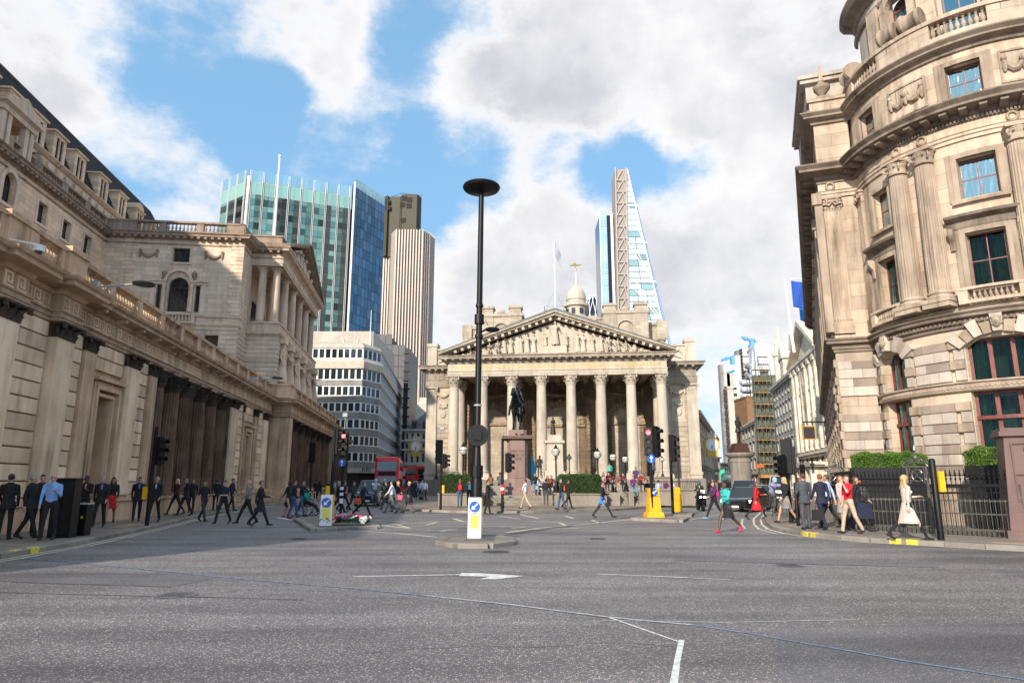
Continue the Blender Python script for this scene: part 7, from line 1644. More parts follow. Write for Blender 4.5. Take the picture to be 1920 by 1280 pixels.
for a in(((716,985),(760,981),(820,979)),((716,985),(775,991)),((775,991),(745,984)),((820,979),(800,984),(770,986)),((825,996),(858,992),(800,995)),((935,967),(975,973)),((975,964),(1010,972)),((1000,992),(1085,990)),((1060,985),(1050,980),(1110,981)),((850,972),(870,978)),((1125,980),(1110,975)),((958,990),(985,988)),((700,975),(760,977)),((990,977),(1050,979)),((880,968),(905,974)),((1060,967),(1075,972))):wl(*a,w=.15,m=YPAINT)
for k in range(5):wl((1290+k*14,962-k*4),(1304+k*14,960-k*4),w=.1)
wl((1290,975),(1330,968),(1400,957),w=.1);wl((1250,978),(1285,972),w=.5);wl((1215,962),(1400,962),w=.12);wl((560,963),(690,958),w=.12);wl((700,968),(800,964),w=.1);wl((520,970),(545,974),w=.3,m=WPAINT)
rk=random.Random(21)
for x,y,a,n in((-6,10.5,.4,26),(4.5,11.5,2.7,22),(-9,20,.1,20),(7,24,1.9,24),(-1.5,7.2,.05,16),(2.5,29,.3,22),(-5,15.5,1.2,12)):
 ps=[]
 for k in range(n):ps.append((x,y));a+=rk.uniform(-.45,.45);x+=.22*math.cos(a);y+=.22*math.sin(a)
 ribbon('road_crack',ps,.011,.0062,CRK,0,.6)
for x0,y0,x1,y1 in((-9.5,12.4,-5.5,11.6),(3.5,15.5,8.5,14.2),(-3.0,24,3.5,23.2),(-9,33,8,30.5),(-3,10.4,-9,11.2)):ribbon('road_seam',[(x0+(x1-x0)*k/12+rk.uniform(-.03,.03),y0+(y1-y0)*k/12+rk.uniform(-.03,.03))for k in range(13)],.03,.0066,CRK,0,.5)
# islands
def island(pts,label,h=.12,n_round=False):
 b=MB();b.ext(off(pts+[pts[0]],.14)[:-1]if False else pts,'z',0,h-.004);o=structure(b.obj('traffic_island',PAV));cl=pts+[pts[0]]
 for p,q in zip(cl,cl[1:]):
  L=math.hypot(q[0]-p[0],q[1]-p[1]);n=max(1,round(L/.85))
  for k in range(n):f=k/n;put(kme,'kerb_stone',o,(p[0]+(q[0]-p[0])*f,p[1]+(q[1]-p[1])*f,0),math.atan2(q[1]-p[1],q[0]-p[0]),(L/n-.015,1,h/.12))
 return o
island([(-1.0+1.0*math.cos(a)*(1.02),19.9+1.65*math.sin(a))for a in[2*PI*k/8+PI/8 for k in range(8)]],'')
island([(-6.8,24.4),(-5.0,25.9),(-5.6,28.3),(-8.0,32.6),(-9.6,31.4)],'');island([(5.5,31.7),(7.1,29.9),(8.0,32.4),(6.4,34.0)],'');island([(7.0,34.3),(8.7,34.7),(9.6,37.6),(8.0,38.2)],'')
b=MB();b.face([(-1.3,19.3,.124),(-.5,19.3,.124),(-.5,20.6,.124),(-1.3,20.6,.124)]);structure(b.obj('bollard_bed',ASP3))
for u_,v_,l_ in((560,1010,'round iron manhole cover in the road right of the left kerb'),(1120,1010,'round iron manhole cover in the road right of the lamp island'),(1480,1060,'round iron manhole cover in the road near the right kerb'),(330,1115,'round iron manhole cover in the left foreground of the road')):t=thing('manhole_cover',l_,'manhole cover',(gp(u_,v_).x,gp(u_,v_).y,.004));b=MB();b.lathe([(.01,.004),(.27,.004),(.31,.002)],18);b.obj('cover',ASP3,t);b=MB();[b.box(-.2,.2,y_-.012,y_+.012,.004,.009)for y_ in(-.15,-.05,.05,.15)];stuff(b.obj('tread',IRON,t))
t=thing('manhole_cover','round iron cover set in the road in front of the lamp island','manhole cover',(gp(930,1034).x,gp(930,1034).y,.002));b=MB();b.lathe([(.01,.004),(.3,.004),(.34,.002)],18);b.obj('cover',IRON,t)
# ================================================================ street furniture
def keepleft(loc,rz,label,h=1.12,w=.38):
 t=thing('keep_left_bollard',label,'bollard',loc,rz,'illuminated keep-left bollards');b=MB();b.hexa([(-w/2,-.14,0),(w/2,-.14,0),(w/2,.14,0),(-w/2,.14,0)],[(-w/2+.01,-.12,h),(w/2-.01,-.12,h),(w/2-.01,.12,h),(-w/2+.01,.12,h)])
 b.obj('shell',SIGNW,t);r=w*.4;c=MB();c.ext([(r*math.cos(k*PI/12),h-r-.1+r*math.sin(k*PI/12))for k in range(24)],'y',-.148,-.137);c.obj('blue_disc',BLUES,t)
 arrow(t,0,h-r-.1,r*.8,-.152,225);q=MB();q.ext([(x,z)for x,z in((-w*.27,h*.24),(w*.27,h*.24),(w*.3,h*.28),(w*.3,h*.54),(w*.27,h*.57),(-w*.27,h*.57),(-w*.3,h*.54),(-w*.3,h*.28))],'y',-.155,-.137);q.obj('yellow_lens',SIGNY,t)
 q=MB();q.box(w/2-.012,w/2+.02,-.1,.12,.02,h-.02);q.obj('yellow_side',YEL,t);q=MB();q.box(-w/2+.07,w/2-.07,-.147,-.14,h*.6,h*.615);q.obj('red_print',CLR,t);return t
def arrow(parent,cx,cz_,r,y,deg,name='white_arrow'):
 a=math.radians(deg);P_=[(-1,-.16),(.2,-.16),(.2,-.6),(1,0),(.2,.6),(.2,.16),(-1,.16)];c,s_=math.cos(a),math.sin(a)
 b=MB();b.ext([(cx+r*(x*c-z*s_),cz_+r*(x*s_+z*c))for x,z in P_],'y',y-.006,y+.004);return b.obj(name,SIGNW,parent)
keepleft((-1.07,20.2,.12),0.0,'white keep-left bollard with blue arrow disc on the round island by the tall lamp');keepleft((-6.85,26.0,.12),.05,'white keep-left bollard with blue arrow disc beside the pile of flowers',1.1,.44)
LENSR=pbr('lit_red_lens',(.9,.05,.04),.3,emit=(1,.03,.03),es=9);LENSD=pbr('dark_lens',(.03,.025,.02),.2)
def head(t,cx,cz_,w,h,yaw,lit=None,back=True,y=-.1):
 o=bpy.data.objects.new('signal_head',None);m=MB();m.box(-w/2,w/2,-.12,.12,-h/2,h/2)
 if back:m.box(-w*.5-.05,w*.5+.05,.0,.025,-h/2-.05,h/2+.05)
 hd=m.obj('signal_head',BLK,t,loc=(cx,y,cz_),rz=yaw)
 for k in range(3):
  z=h/2-h*(k+.5)/3;q=MB();q.lathe([(w*.36,0),(w*.36,.2)],12,a0=-.35,a1=PI+.35);q.v=[(x,-.12-zz,y_+z)for x,y_,zz in q.v];q.obj('visor',BLK,hd,fix=False)
  q=MB();q.ext([(w*.31*math.cos(a*PI/8),z+w*.31*math.sin(a*PI/8))for a in range(16)],'y',-.135,-.119);q.obj('lens',LENSR if lit==k else LENSD,hd)
def traffic_light(loc,h,heads,label,arrow_z=None,base=None,push=None,bands=None,camera=False,lean=0.0):
 t=thing('traffic_light',label,'traffic light',loc,0,'black traffic signals');t.rotation_euler=(0,lean,0);b=MB();b.lathe([(.075,0),(.07,h)],10);b.obj('pole',BLK,t,smooth=True)
 for a in heads:head(t,*a)
 if arrow_z:c=MB();c.ext([(.2*math.cos(k*PI/12),arrow_z+.2*math.sin(k*PI/12))for k in range(24)],'y',-.26,-.24);c.obj('blue_disc',BLUES,t);arrow(t,0,arrow_z,.15,-.266,90)
 if push is not None:b=MB();b.box(*(push if isinstance(push,tuple)else(-.2,-.06)),-.1,.12,.95,1.4);b.obj('push_button_box',YEL,t)
 if bands:
  for z0,z1,m in bands:b=MB();b.lathe([(.1,z0),(.1,z1)],12);b.obj('band',m,t)
 if camera:b=MB();b.tube([(0,0,h),(0,0,h+.7)],.02,5);b.box(-.12,.12,-.1,.1,h+.65,h+.85);b.obj('detector',MAT['lamp_grey'],t)
 return t
g=gp(275,985,.12);traffic_light((*g.xy,.12),3.6,[(.24,2.7,.3,.95,1.35)],'black traffic signal on the left pavement in front of the nearest fluted columns',push=(-.24,-.07))
g=gp(654,958,.12);traffic_light((g.x,37,.1),4.4,[(0,3.62,.42,1.25,0,0)],'traffic signal showing red above a blue ahead-only arrow on the left island',arrow_z=2.6,bands=[(.9,1.05,SIGNW),(.5,.75,SIGNW),(1.2,1.35,SIGNW)],camera=True)
g=gp(606,972,.12);traffic_light((g.x,32,.12),4.05,[(.16,3.4,.36,1.15,1.3)],'dark traffic signal with yellow push box between the wheelchair and the flowers',push=(-.24,-.07))
traffic_light((at(583,900,55).x,55,0),4.6,[(0,4.0,.45,1.5,2.8)],'dark traffic signal in front of the far colonnade of the bank')
g=gp(826,955,.12);traffic_light((*g.xy,.12),4.0,[(-.14,3.35,.36,1.3,-2.6),(.2,2.8,.3,.75,1.2)],'traffic signal at the left planter with a thin detector on top',push=(.07,.2),camera=True)
g=gp(942,960,.12);traffic_light((*g.xy,.12),3.9,[(.32,2.6,.34,.95,1.15)],'traffic signal with a red and white banded foot in front of the statue steps',bands=[(.2,.5,BLK),(.95,1.15,CLR),(1.15,1.3,SIGNW),(1.3,1.45,CLR)])
g=gp(1226,970,.12);traffic_light((g.x,g.y+.3,.12),4.05,[(-.05,3.42,.34,1.2,-.25,0),(.3,3.4,.36,1.35,.9)],'double traffic signal showing red above the yellow pedestal on the right island',arrow_z=2.62)
g=gp(1262,962,.12);traffic_light((*g.xy,.12),4.0,[(.14,3.3,.36,1.3,1.0)],'traffic signal with a small screen right of the yellow pedestal')
g=gp(1484,980,.12);traffic_light((*g.xy,.12),3.25,[(.0,2.55,.34,1.3,2.6),(-.22,2.2,.3,.75,-1.3)],'traffic signal on the right kerb among the waiting pedestrians')
def post(loc,h,r,label,yellow=False,lean=0):t=thing('black_post',label,'post',loc);t.rotation_euler=(0,lean,0);b=MB();b.lathe([(r,0),(r,h),(r*.6,h+.05)],12);b.obj('shaft',BLK,t,smooth=True);(lambda q:(q.box(r,r+.16,-.1,.14,h*.6,h*.86),q.obj('push_button_box',YEL,t)))(MB())if yellow else None
post((*gp(1497,986,.12).xy,.12),1.5,.06,'short black post on the right kerb beside the men in suits');post((*gp(1765,1012,.12).xy,.12),2.15,.085,'thick black post with yellow button box in front of the railings',True);post((at(1493,900,33).x,33,.12),3.2,.05,'thin red banded pole just behind the signal on the right kerb')
post((at(1273,900,62).x,62,.12),3.6,.06,'thin dark sign pole before the right end of the exchange steps')
def yellow_pedestal(loc,w,h,label,sign=True,wide=True):
 t=thing('yellow_pedestal',label,'bollard',loc,.08,'yellow guard pedestals');b=MB()
 if wide:b.hexa([(-w*.78,-w*.7,0),(w*.78,-w*.7,0),(w*.78,w*.7,0),(-w*.78,w*.7,0)],[(-w*.7,-w*.6,.22),(w*.7,-w*.6,.22),(w*.7,w*.6,.22),(-w*.7,w*.6,.22)])
 b.hexa([(-w*.56,-w*.5,.22 if wide else 0),(w*.56,-w*.5,.22 if wide else 0),(w*.56,w*.5,.22 if wide else 0),(-w*.56,w*.5,.22 if wide else 0)],[(-w*.48,-w*.45,h*.7),(w*.48,-w*.45,h*.7),(w*.48,w*.45,h*.7),(-w*.48,w*.45,h*.7)]);b.obj('base',YEL,t)
 b=MB();b.box(-w*.45,w*.45,-w*.42,w*.42,h*.71,h);b.obj('head_box',YEL,t)
 if sign:c=MB();c.ext([(.17*math.cos(k*PI/12),h*.86+.17*math.sin(k*PI/12))for k in range(24)],'y',-w*.42-.012,-w*.42);c.obj('blue_disc',BLUES,t);arrow(t,0,h*.86,.13,-w*.42-.016,215);q=MB();q.box(-.18,.18,-w*.42-.01,-w*.42,h*.715,h*.73);q.obj('red_print',CLR,t)
yellow_pedestal((*gp(1226,969,.12).xy,.12),.52,1.3,'yellow keep-left pedestal with blue arrow disc under the double signal');yellow_pedestal((at(1269,940,38.3).x,38.3,.12),.42,1.3,'plain yellow pedestal right of the signal with a small screen',False,False)
# tall lamp
p=(-1.08,21.05);H=11.0;lamp=thing('tall_street_lamp','tall black street lamp with a flat round top on the central island','street lamp',(*p,.12));lamp.rotation_euler=(0,.0065,0)
b=MB();b.lathe([(.17,0),(.17,1.6),(.14,1.75),(.105,2.7),(.1,2.72),(.095,6.4),(.085,H)],14);b.obj('post',BLK,lamp,smooth=True)
for z0,z1,r in((1.7,2.05,.19),(6.45,6.75,.15),(6.0,6.1,.13),(7.0,7.1,.12),(3.85,3.9,.12)):b=MB();b.lathe([(r,z0),(r,z1)],12);b.obj('collar',BLK if z0>4 or z0<3 else MAT['lamp_grey'],lamp)
b=MB();b.lathe([(.05,H-.15),(.2,H-.08),(.58,H+.0),(.62,H+.07),(.6,H+.12),(.3,H+.2),(.08,H+.26)],28);b.obj('lamp_head',BLK,lamp,smooth=True);b=MB();b.lathe([(.01,H-.02),(.5,H-.012)],24);b.obj('diffuser',MAT['lamp_dark'],lamp)
b=MB();b.tube([(0,0,6.15),(.25,0,6.3),(.3,0,6.28)],.03,6);b.ball((.42,-.02,6.27),(.24,.16,.085),12,6);b.tube([(.15,0,6.45),(.2,0,6.6),(.28,0,6.4)],.012,5);b.obj('side_lamp',BLK,lamp,smooth=True)
b=MB();b.ext([(.33*math.cos(k*PI/16)+.02,2.95+.33*math.sin(k*PI/16))for k in range(32)],'y',-.17,-.11);b.obj('sign_disc',BLK,lamp);b=MB();b.box(-.1,.14,-.22,-.16,2.8,3.1);b.box(-.18,.2,-.19,-.16,2.93,2.97);b.obj('sign_bracket',BLK,lamp)
# heritage globe lamps
GLOBE=pbr('lantern_glass',(.55,.57,.52),.08,0,.9);hl=None
def globe_lamp(u,vt,Y,zb,label):
 global hl
 z=at(u,vt,Y).z-zb
 if hl is None:
  t=hl=thing('globe_lamp',label,'street lamp',(0,0,0),0,'black globe lamps round the exchange steps');b=MB();b.lathe([(.34,0),(.34,.12),(.24,.2),(.26,.5),(.16,.62),(.14,.9),(.07,1.0),(.06,2.7),(.1,2.75),(.06,2.85),(.13,2.98)],12);b.obj('post',IRON,t,smooth=True)
  b=MB();b.lathe([(.1,2.98),(.24,3.08),(.32,3.24),(.34,3.36),(.3,3.5),(.2,3.62)],14);b.obj('globe',GLOBE,t,smooth=True);b=MB();b.lathe([(.34,3.34),(.355,3.36),(.34,3.38)],14);b.lathe([(.22,3.6),(.24,3.64),(.1,3.72),(.12,3.8),(.05,3.9),(.01,4.0)],10)
  for k in range(6):a=k*PI/3;b.tube([(.12*math.cos(a),.12*math.sin(a),3.0),(.33*math.cos(a),.33*math.sin(a),3.26),(.33*math.cos(a),.33*math.sin(a),3.45),(.2*math.cos(a),.2*math.sin(a),3.64)],.012,4)
  b.obj('crown',IRON,t)
 else:t=copy_tree(hl);t['label']=label
 k=z/4.0;t.scale=(max(.8,k),max(.8,k),k);t.location=(at(u,vt,Y).x,Y,zb)
for a in((869,828,48.5,.92,'globe lamp over the left hedge beside the man with the red backpack'),(819,852,80,2.05,'smaller globe lamp at the left end of the portico'),(1042,832,49,.95,'globe lamp on the pier just right of the statue steps'),(1067,850,72,2.05,'small globe lamp behind the right hedge'),(1120,838,50,.95,'globe lamp at the right end of the right hedge'),(1149,844,54,.95,'globe lamp on the stair pier, second right of the hedge'),(1172,849,58,.95,'globe lamp above the seated people, third right of the hedge'),(1241,854,74,2.05,'globe lamp half hidden behind the double signal')):globe_lamp(*a)
# ---------------------------------------------------------------- planters, hedges, statue steps
HEDGE=[pbr('hedge_leaf',(.035,.075,.012),.55,noise=(9,.5)),pbr('bright_hedge_leaf',(.085,.17,.018),.5,noise=(9,.45))];HCORE=pbr('hedge_core',(.012,.02,.006),.9)
def hedge(label,x0,x1,y0,y1,z0,z1,mat,n,leaf=.07,rz=0.0,loc=(0,0,0),round_=.15):
 t=thing('hedge',label,'hedge',loc,rz);c=MB();c.box(x0+.06,x1-.06,y0+.06,y1-.06,z0,z1-.08);c.obj('hedge_core',HCORE,t);b=MB();r=random.Random(3);A_=((x1-x0)*(z1-z0),(x1-x0)*(y1-y0),(y1-y0)*(z1-z0));T_=sum(A_)+A_[2]
 for k in range(n):
  q=r.uniform(0,T_);x,y,z=r.uniform(x0,x1),r.uniform(y0,y1),r.uniform(z0,z1);j=abs(r.gauss(0,.035))
  if q<A_[0]:y=y0+j
  elif q<A_[0]+A_[1]:z=z1-j
  elif q<A_[0]+A_[1]+A_[2]:x=x0+j
  else:x=x1-j
  dx=min(x-x0,x1-x);dz=z1-z
  if dx<round_ and dz<round_:z-=(round_-dx)*.5
  z+=.05*math.sin(x*5.1+y*3)+.03*math.sin(x*13);y-=.04*math.sin(x*7+z*6);s_=leaf*r.uniform(.6,1.3);a,e_=r.uniform(0,2*PI),r.uniform(-.9,.9);ux=Vector((math.cos(a)*math.cos(e_),math.sin(a)*math.cos(e_),math.sin(e_)));vx=ux.orthogonal().normalized();p_=Vector((x,y,z))
  b.face([p_-ux*s_*.5,p_+vx*s_*.3,p_+ux*s_*.5,p_-vx*s_*.3])
 stuff(b.obj('leaves',mat,t,fix=False))
def block(name,label,cat,boxes,mat,loc=(0,0,0),rz=0.0,part='block'):
 t=thing(name,label,cat,loc,rz)
 for bx in boxes:b=MB();b.box(*bx);b.obj(part,mat,t)
 return t
ZP=.12
block('planter_wall','low pale stone planter wall left of the statue steps','planter',[(-5.0,-3.35,47.4,51,ZP,.86),(-3.34,-1.9,47.4,51,ZP,.86),(-5.05,-1.85,47.33,51.05,.862,.96)],ST_PLZ)
hedge('dark clipped hedge in the left planter behind the red backpack',-4.95,-2.3,47.6,50.8,.96,2.2,HEDGE[0],9000,.11)
block('planter_wall','low pale stone planter wall right of the statue steps','planter',[(3.75,5.1,47.2,51,ZP,.86),(5.11,6.4,47.2,51,ZP,.86),(3.7,6.45,47.13,51.05,.862,.96)],ST_PLZ)
hedge('dark clipped hedge in the right planter behind the walking woman',3.3,6.1,47.5,50.8,.96,2.2,HEDGE[0],9000,.11)
st_s=thing('statue_steps','broad grey stone steps and low walls in front of the equestrian statue','steps',(0,0,0))
for k in range(4):b=MB();b.box(-1.85,2.85,48.2+.45*k,48.2+.45*(k+1)+(4 if k==3 else 0),ZP,ZP+.165*(k+1));b.obj('step',ST_PLZ,st_s)
b=MB();b.box(-1.85,-.8,50.2,50.7,.78,1.45);b.box(1.3,2.85,50.2,50.7,.78,1.2);b.obj('low_wall',ST_PLZ,st_s);b=MB();b.box(2.86,3.7,47.3,51,ZP,.9);b.box(2.8,3.74,47.2,51.0,.9,1.0);b.obj('pier',ST_PLZ,st_s)
t=thing('stair_flight','grey stone stairs with solid piers right of the right hedge','steps',(6.5,48,0),-.05)
for x0,x1 in((0,1.5),(1.9,3.3)):
 for k in range(5):b=MB();b.box(x0,x1,.3+.35*k,.3+.35*(k+1),ZP,ZP+.16*(k+1));b.obj('step',ST_PLZ,t)
for x0,x1,z in((-.05,.9,1.0),(1.5,1.85,1.0),(2.2,3.1,1.02),(3.3,6.4,1.15)):b=MB();b.box(x0,x1,0 if x0<3 else.9,3.5,ZP,z);b.obj('pier',ST_PLZ,t)
b=MB();b.box(3.2,6.5,.8,3.6,1.15,1.25);b.obj('coping',ST_PLZ,t)
b=MB()
for k in range(24):b.tube([(3.4+k*.13,1.0,1.25),(3.4+k*.13,1.0,1.75)],.015,4)
b.tube([(3.3,1.0,1.75),(6.5,1.0,1.75)],.03,5);stuff(b.obj('iron_rail',IRON,t))
block('forecourt_wall','stone forecourt wall under the right end of the portico','wall',[(12.8,15.0,66,66.4,ZP,2.1),(15.0,19.5,70,70.4,ZP,2.1),(12.7,15.1,65.9,66.5,2.1,2.25),(14.9,15.3,66.4,70,ZP,2.1)],ST_PLZ,part='wall_panel')
# equestrian statue
SX,SY=.42,53.5;sp=thing('statue_plinth','tall pink granite plinth carrying the horseman','plinth',(SX,SY,0))
b=MB();b.box(-1.05,1.05,-1.6,1.9,.7,1.15);b.box(-1.0,1.0,-1.5,1.8,1.15,1.75);b.hexa([(-.95,-1.4,1.75),(.95,-1.4,1.75),(.95,1.7,1.75),(-.95,1.7,1.75)],[(-.8,-1.2,2.0),(.8,-1.2,2.0),(.8,1.5,2.0),(-.8,1.5,2.0)]);b.obj('base',ST_GRAN,sp)
def oval(hx,hy,z0,z1,n=20):return[(hx*math.cos(2*PI*k/n),.15+hy*math.sin(2*PI*k/n))for k in range(n)]
b=MB();b.ext([(-.78,-.9),(-.55,-1.25),(.55,-1.25),(.78,-.9),(.78,1.3),(.55,1.6),(-.55,1.6),(-.78,1.3)],'z',2.0,4.85);b.obj('shaft',ST_GRAN,sp)
b=MB()
for e,z0,z1 in((.06,4.852,4.95),(.3,4.95,5.08),(.38,5.08,5.16)):b.box(-.78-e,.78+e,-1.25-e,1.6+e,z0,z1)
b.obj('cap',ST_GRAN,sp);b=MB();b.ext([(-.7,-.95),(-.45,-1.2),(.45,-1.2),(.7,-.95),(.7,1.3),(-.7,1.3)],'z',5.162,5.62);b.obj('upper_block',ST_GRAN,sp)
text(sp,'ERECTED\nJUNE 18\n1844',.27,(0,-1.257,3.9),(PI/2,0,0),pbr('cut_letters',(.07,.045,.04),.8),.006)
hp_=[]
def H_(a,b_,ra,rb2,fx=1,fy=1,tg=1):hp_.append((Vector(a),Vector(b_),ra,rb2,fx,fy,tg))
H_((0,-.55,1.45),(0,.75,1.47),.33,.35);H_((0,-.7,1.5),(0,-.5,1.4),.3,.3);H_((0,.75,1.5),(0,.95,1.45),.33,.28);H_((0,-.85,1.6),(-.12,-1.25,2.15),.24,.15,.8,1);H_((-.12,-1.2,2.1),(-.14,-1.3,2.28),.16,.13,.8,1);H_((-.14,-1.3,2.28),(-.2,-1.72,1.98),.125,.075,.85,1);H_((-.2,-1.68,2.0),(-.21,-1.76,1.93),.08,.07)
for s_ in(-1,1):H_((-.14+s_*.06,-1.22,2.38),(-.14+s_*.08,-1.22,2.5),.03,.01)
H_((-.05,-.8,1.85),(-.14,-1.15,2.35),.06,.05)
for s_,f in((-1,.05),(1,-.12)):H_((s_*.17,-.72,1.35),(s_*.18,-.78+f,.95),.14,.085);H_((s_*.18,-.78+f,.95),(s_*.17,-.76+f,.72),.075,.06);H_((s_*.17,-.76+f,.72),(s_*.17,-.78+f,.2),.055,.045);H_((s_*.17,-.78+f,.16),(s_*.17,-.86+f,.04),.06,.08)
for s_,f in((-1,-.1),(1,.12)):H_((s_*.17,.85,1.35),(s_*.18,.72+f,.98),.2,.11);H_((s_*.18,.72+f,.98),(s_*.17,1.0+f,.68),.09,.06);H_((s_*.17,1.0+f,.68),(s_*.17,.95+f,.2),.058,.045);H_((s_*.17,.95+f,.16),(s_*.17,.87+f,.04),.06,.08)
H_((0,1.15,1.6),(0,1.35,1.3),.09,.12);H_((0,1.35,1.3),(0,1.38,.7),.12,.05)
es=thing('equestrian_statue','dark bronze statue of a cloaked horseman on the pink plinth','statue',(SX,SY+.35,5.62),-.06);es.scale=(1.5,1.33,1.33)
hm=body_mesh(hp_,.035,2,'horse');
for i in range(len(hm.materials)):hm.materials[i]=BRONZE
put(hm,'horse',es);rd=pose('rider');o=figpart(es,(0,.08,1.02-rd['dz']*1+rd['dz']),1.08,BRONZE,'rider',name='rider');
zr=1.72-(.92+rd['dz']-.1)*1.08+.0;o.location=(0,.05,zr)
b=MB();rows=[]
for j in range(8):
 t_=j/7;rows.append([((.24+.2*t_)*math.sin(a)*1.0,.02+(.17+.32*t_)*math.cos(a)*.9,2.3-.95*t_)for a in[(-1.9+3.8*k/14)for k in range(15)]])
b.grid(rows);o=b.obj('cloak',BRONZE,es,smooth=True);m_=o.modifiers.new('s','SOLIDIFY');m_.thickness=.04
# memorial pillar with bronze soldier and crowning figure
mp_=thing('memorial_pillar','white stone war memorial pillar right of the statue plinth','memorial',(at(1040,880,70).x,70,0));X=1.55
b=MB();b.box(-1.9,1.9,-1.2,2,1.0,2.2);b.box(-1.0,1.0,-.6,1.2,2.2,2.8);b.hexa([(-.85,-.5,2.8),(.85,-.5,2.8),(.85,1,2.8),(-.85,1,2.8)],[(-.78,-.45,5.6),(.78,-.45,5.6),(.78,.95,5.6),(-.78,.95,5.6)]);b.box(-1.0,1.0,-.65,1.15,5.6,5.85);b.box(-.7,.7,-.4,.9,5.85,6.4);b.obj('pillar',ST_RE,mp_);b=MB();b.ball((0,-.5,4.9),(.45,.08,.4),8,6);b.ball((0,-.5,4.2),(.3,.06,.3),8,6);b.obj('carved_crest',ST_RE,mp_,smooth=True)
t=thing('seated_figure_statue','small dark bronze figure on top of the memorial pillar','statue',(at(1040,880,70).x-.1,70.2,6.4));figpart(t,(0,0,0),1.05,BRONZE2,'robed',name='figure')
t=thing('soldier_statue','dark bronze soldier standing at the left of the memorial pillar','statue',(at(1012,880,69).x,69,2.2));figpart(t,(0,0,0),1.18,BRONZE2,'soldier',name='figure');b=MB();b.tube([(-.5,-.3,.0),(-.25,-.25,1.3)],.03,5);b.obj('rifle',BRONZE2,t)
t=thing('feather_flag','sky blue feather banner behind the statue plinth','flag',(at(1003,900,58).x,58,.6));b=MB();z1=at(995,853,58).z-.6;x0=-.42;rows=[]
for k in range(14):f=k/13;rows.append([(x0+.06,0,.9+(z1-.9)*f),(x0+.06+.5*math.sqrt(max(0,1-f**1.8))+.01,.05*math.sin(f*5),.9+(z1-.9)*f)])
b.grid(rows);o=b.obj('banner',pbr('banner_blue',(.02,.42,.72),.6),t);o.modifiers.new('s','SOLIDIFY').thickness=.01;b=MB();b.tube([(x0+.05,0,0),(x0+.05,0,z1)],.025,6);b.obj('pole',IRON,t)
# pillar statue in the right street
q=at(1389,880,66);t=thing('statue_pillar','round grey stone pillar topped with a dark red block in the right-hand street','plinth',(q.x,66,0));z0=at(1389,849,66).z;
b=MB();b.lathe([(1.15,0),(1.15,.5),(.98,.7),(.95,z0-.9),(1.0,z0-.85),(.97,z0-.5),(1.25,z0-.3),(1.35,z0-.12),(1.3,z0)],24,ey=1);b.obj('pillar',stone('grey_pillar',(.30,.265,.225),(.23,.205,.175),(.09,.08,.07),.6),t,smooth=False);z2=at(1389,831,66).z
b=MB();b.hexa([(-.8,-.8,z0),(.8,-.8,z0),(.8,.8,z0),(-.8,.8,z0)],[(-.55,-.55,z2),(.55,-.55,z2),(.55,.55,z2),(-.55,.55,z2)]);b.obj('red_block',pbr('red_bronze',(.06,.022,.018),.6,.3),t)
t=thing('engineer_statue','dark bronze man in a brimmed hat looking down from the round pillar','statue',(q.x,66,z2));figpart(t,(0,0,0),(at(1389,779,66).z-z2)/1.82,BRONZE2,'greathead',.4,'figure')
# railings, hedges and entrance at the right
RP=[(14.35,19.75),(11.45,23.45),(13.1,28.6)]
rl=thing('iron_railings','black spiked iron railings around the underground entrance below the round corner','railing',(0,0,0));sb=MB();sb.tube([(0,0,0),(0,0,1.62)],.014,5);sb.lathe([(.016,1.6),(.035,1.66),(.012,1.7),(.035,1.76),(.03,1.8),(.004,1.95)],6);sbm=fixmesh(sb,'bar',[IRON]);sh_=MB();sh_.tube([(0,0,0),(0,0,.98)],.011,5);sh_.lathe([(.012,.95),(.025,.98),(.003,1.08)],5);shm=fixmesh(sh_,'short_bar',[IRONG])
for(p,q),st_ in zip(zip(RP,RP[1:]),(1,1)):
 L=math.hypot(q[0]-p[0],q[1]-p[1]);ux,uy=(q[0]-p[0])/L,(q[1]-p[1])/L;ang=math.atan2(uy,ux);n=int(L/.125)
 for z0,z1,w,m in((.16,.22,.05,IRONG),(.62,.66,.04,IRONG),(1.0,1.04,.05,IRONG),(1.42,1.5,.06,IRON),(1.24,1.27,.03,IRON)):b=MB();b.cbox((p[0]+q[0])/2,(p[1]+q[1])/2,.12+(z0+z1)/2,L,w,z1-z0,ang);b.obj('rail',m,rl)
 for k in range(n):
  x,y=p[0]+ux*L*(k+.5)/n,p[1]+uy*L*(k+.5)/n;put(sbm,'bar',rl,(x,y,.12),0,(1,1,1.0));put(shm,'short_bar',rl,(x+ux*.062-uy*.03,y+uy*.062+ux*.03,.12))if k%1==0 else None
 for k in range(int(L/1.9)+1):x,y=p[0]+ux*(L*k/max(1,int(L/1.9))),p[1]+uy*(L*k/max(1,int(L/1.9)));b=MB();b.box(-.04,.04,-.04,.04,0,1.5);b.obj('post',IRONG,rl,loc=(x,y,.12),rz=ang)
b=MB();
for(p,q)in zip(RP,RP[1:]):
 L=math.hypot(q[0]-p[0],q[1]-p[1]);ux,uy=(q[0]-p[0])/L,(q[1]-p[1])/L
 for k in range(int(L/.125)):c_=(p[0]+ux*.125*(k+.5),p[1]+uy*.125*(k+.5));b.tube([(c_[0]+.04*math.cos(t_)*ux,c_[1]+.04*math.cos(t_)*uy,.12+1.37+.04*math.sin(t_))for t_ in[j*PI/3 for j in range(7)]],.008,4,caps=False)
stuff(b.obj('ring_row',IRON,rl))
CST=pbr('crest_metal',(.19,.18,.165),.4,.7,noise=(12,.4))
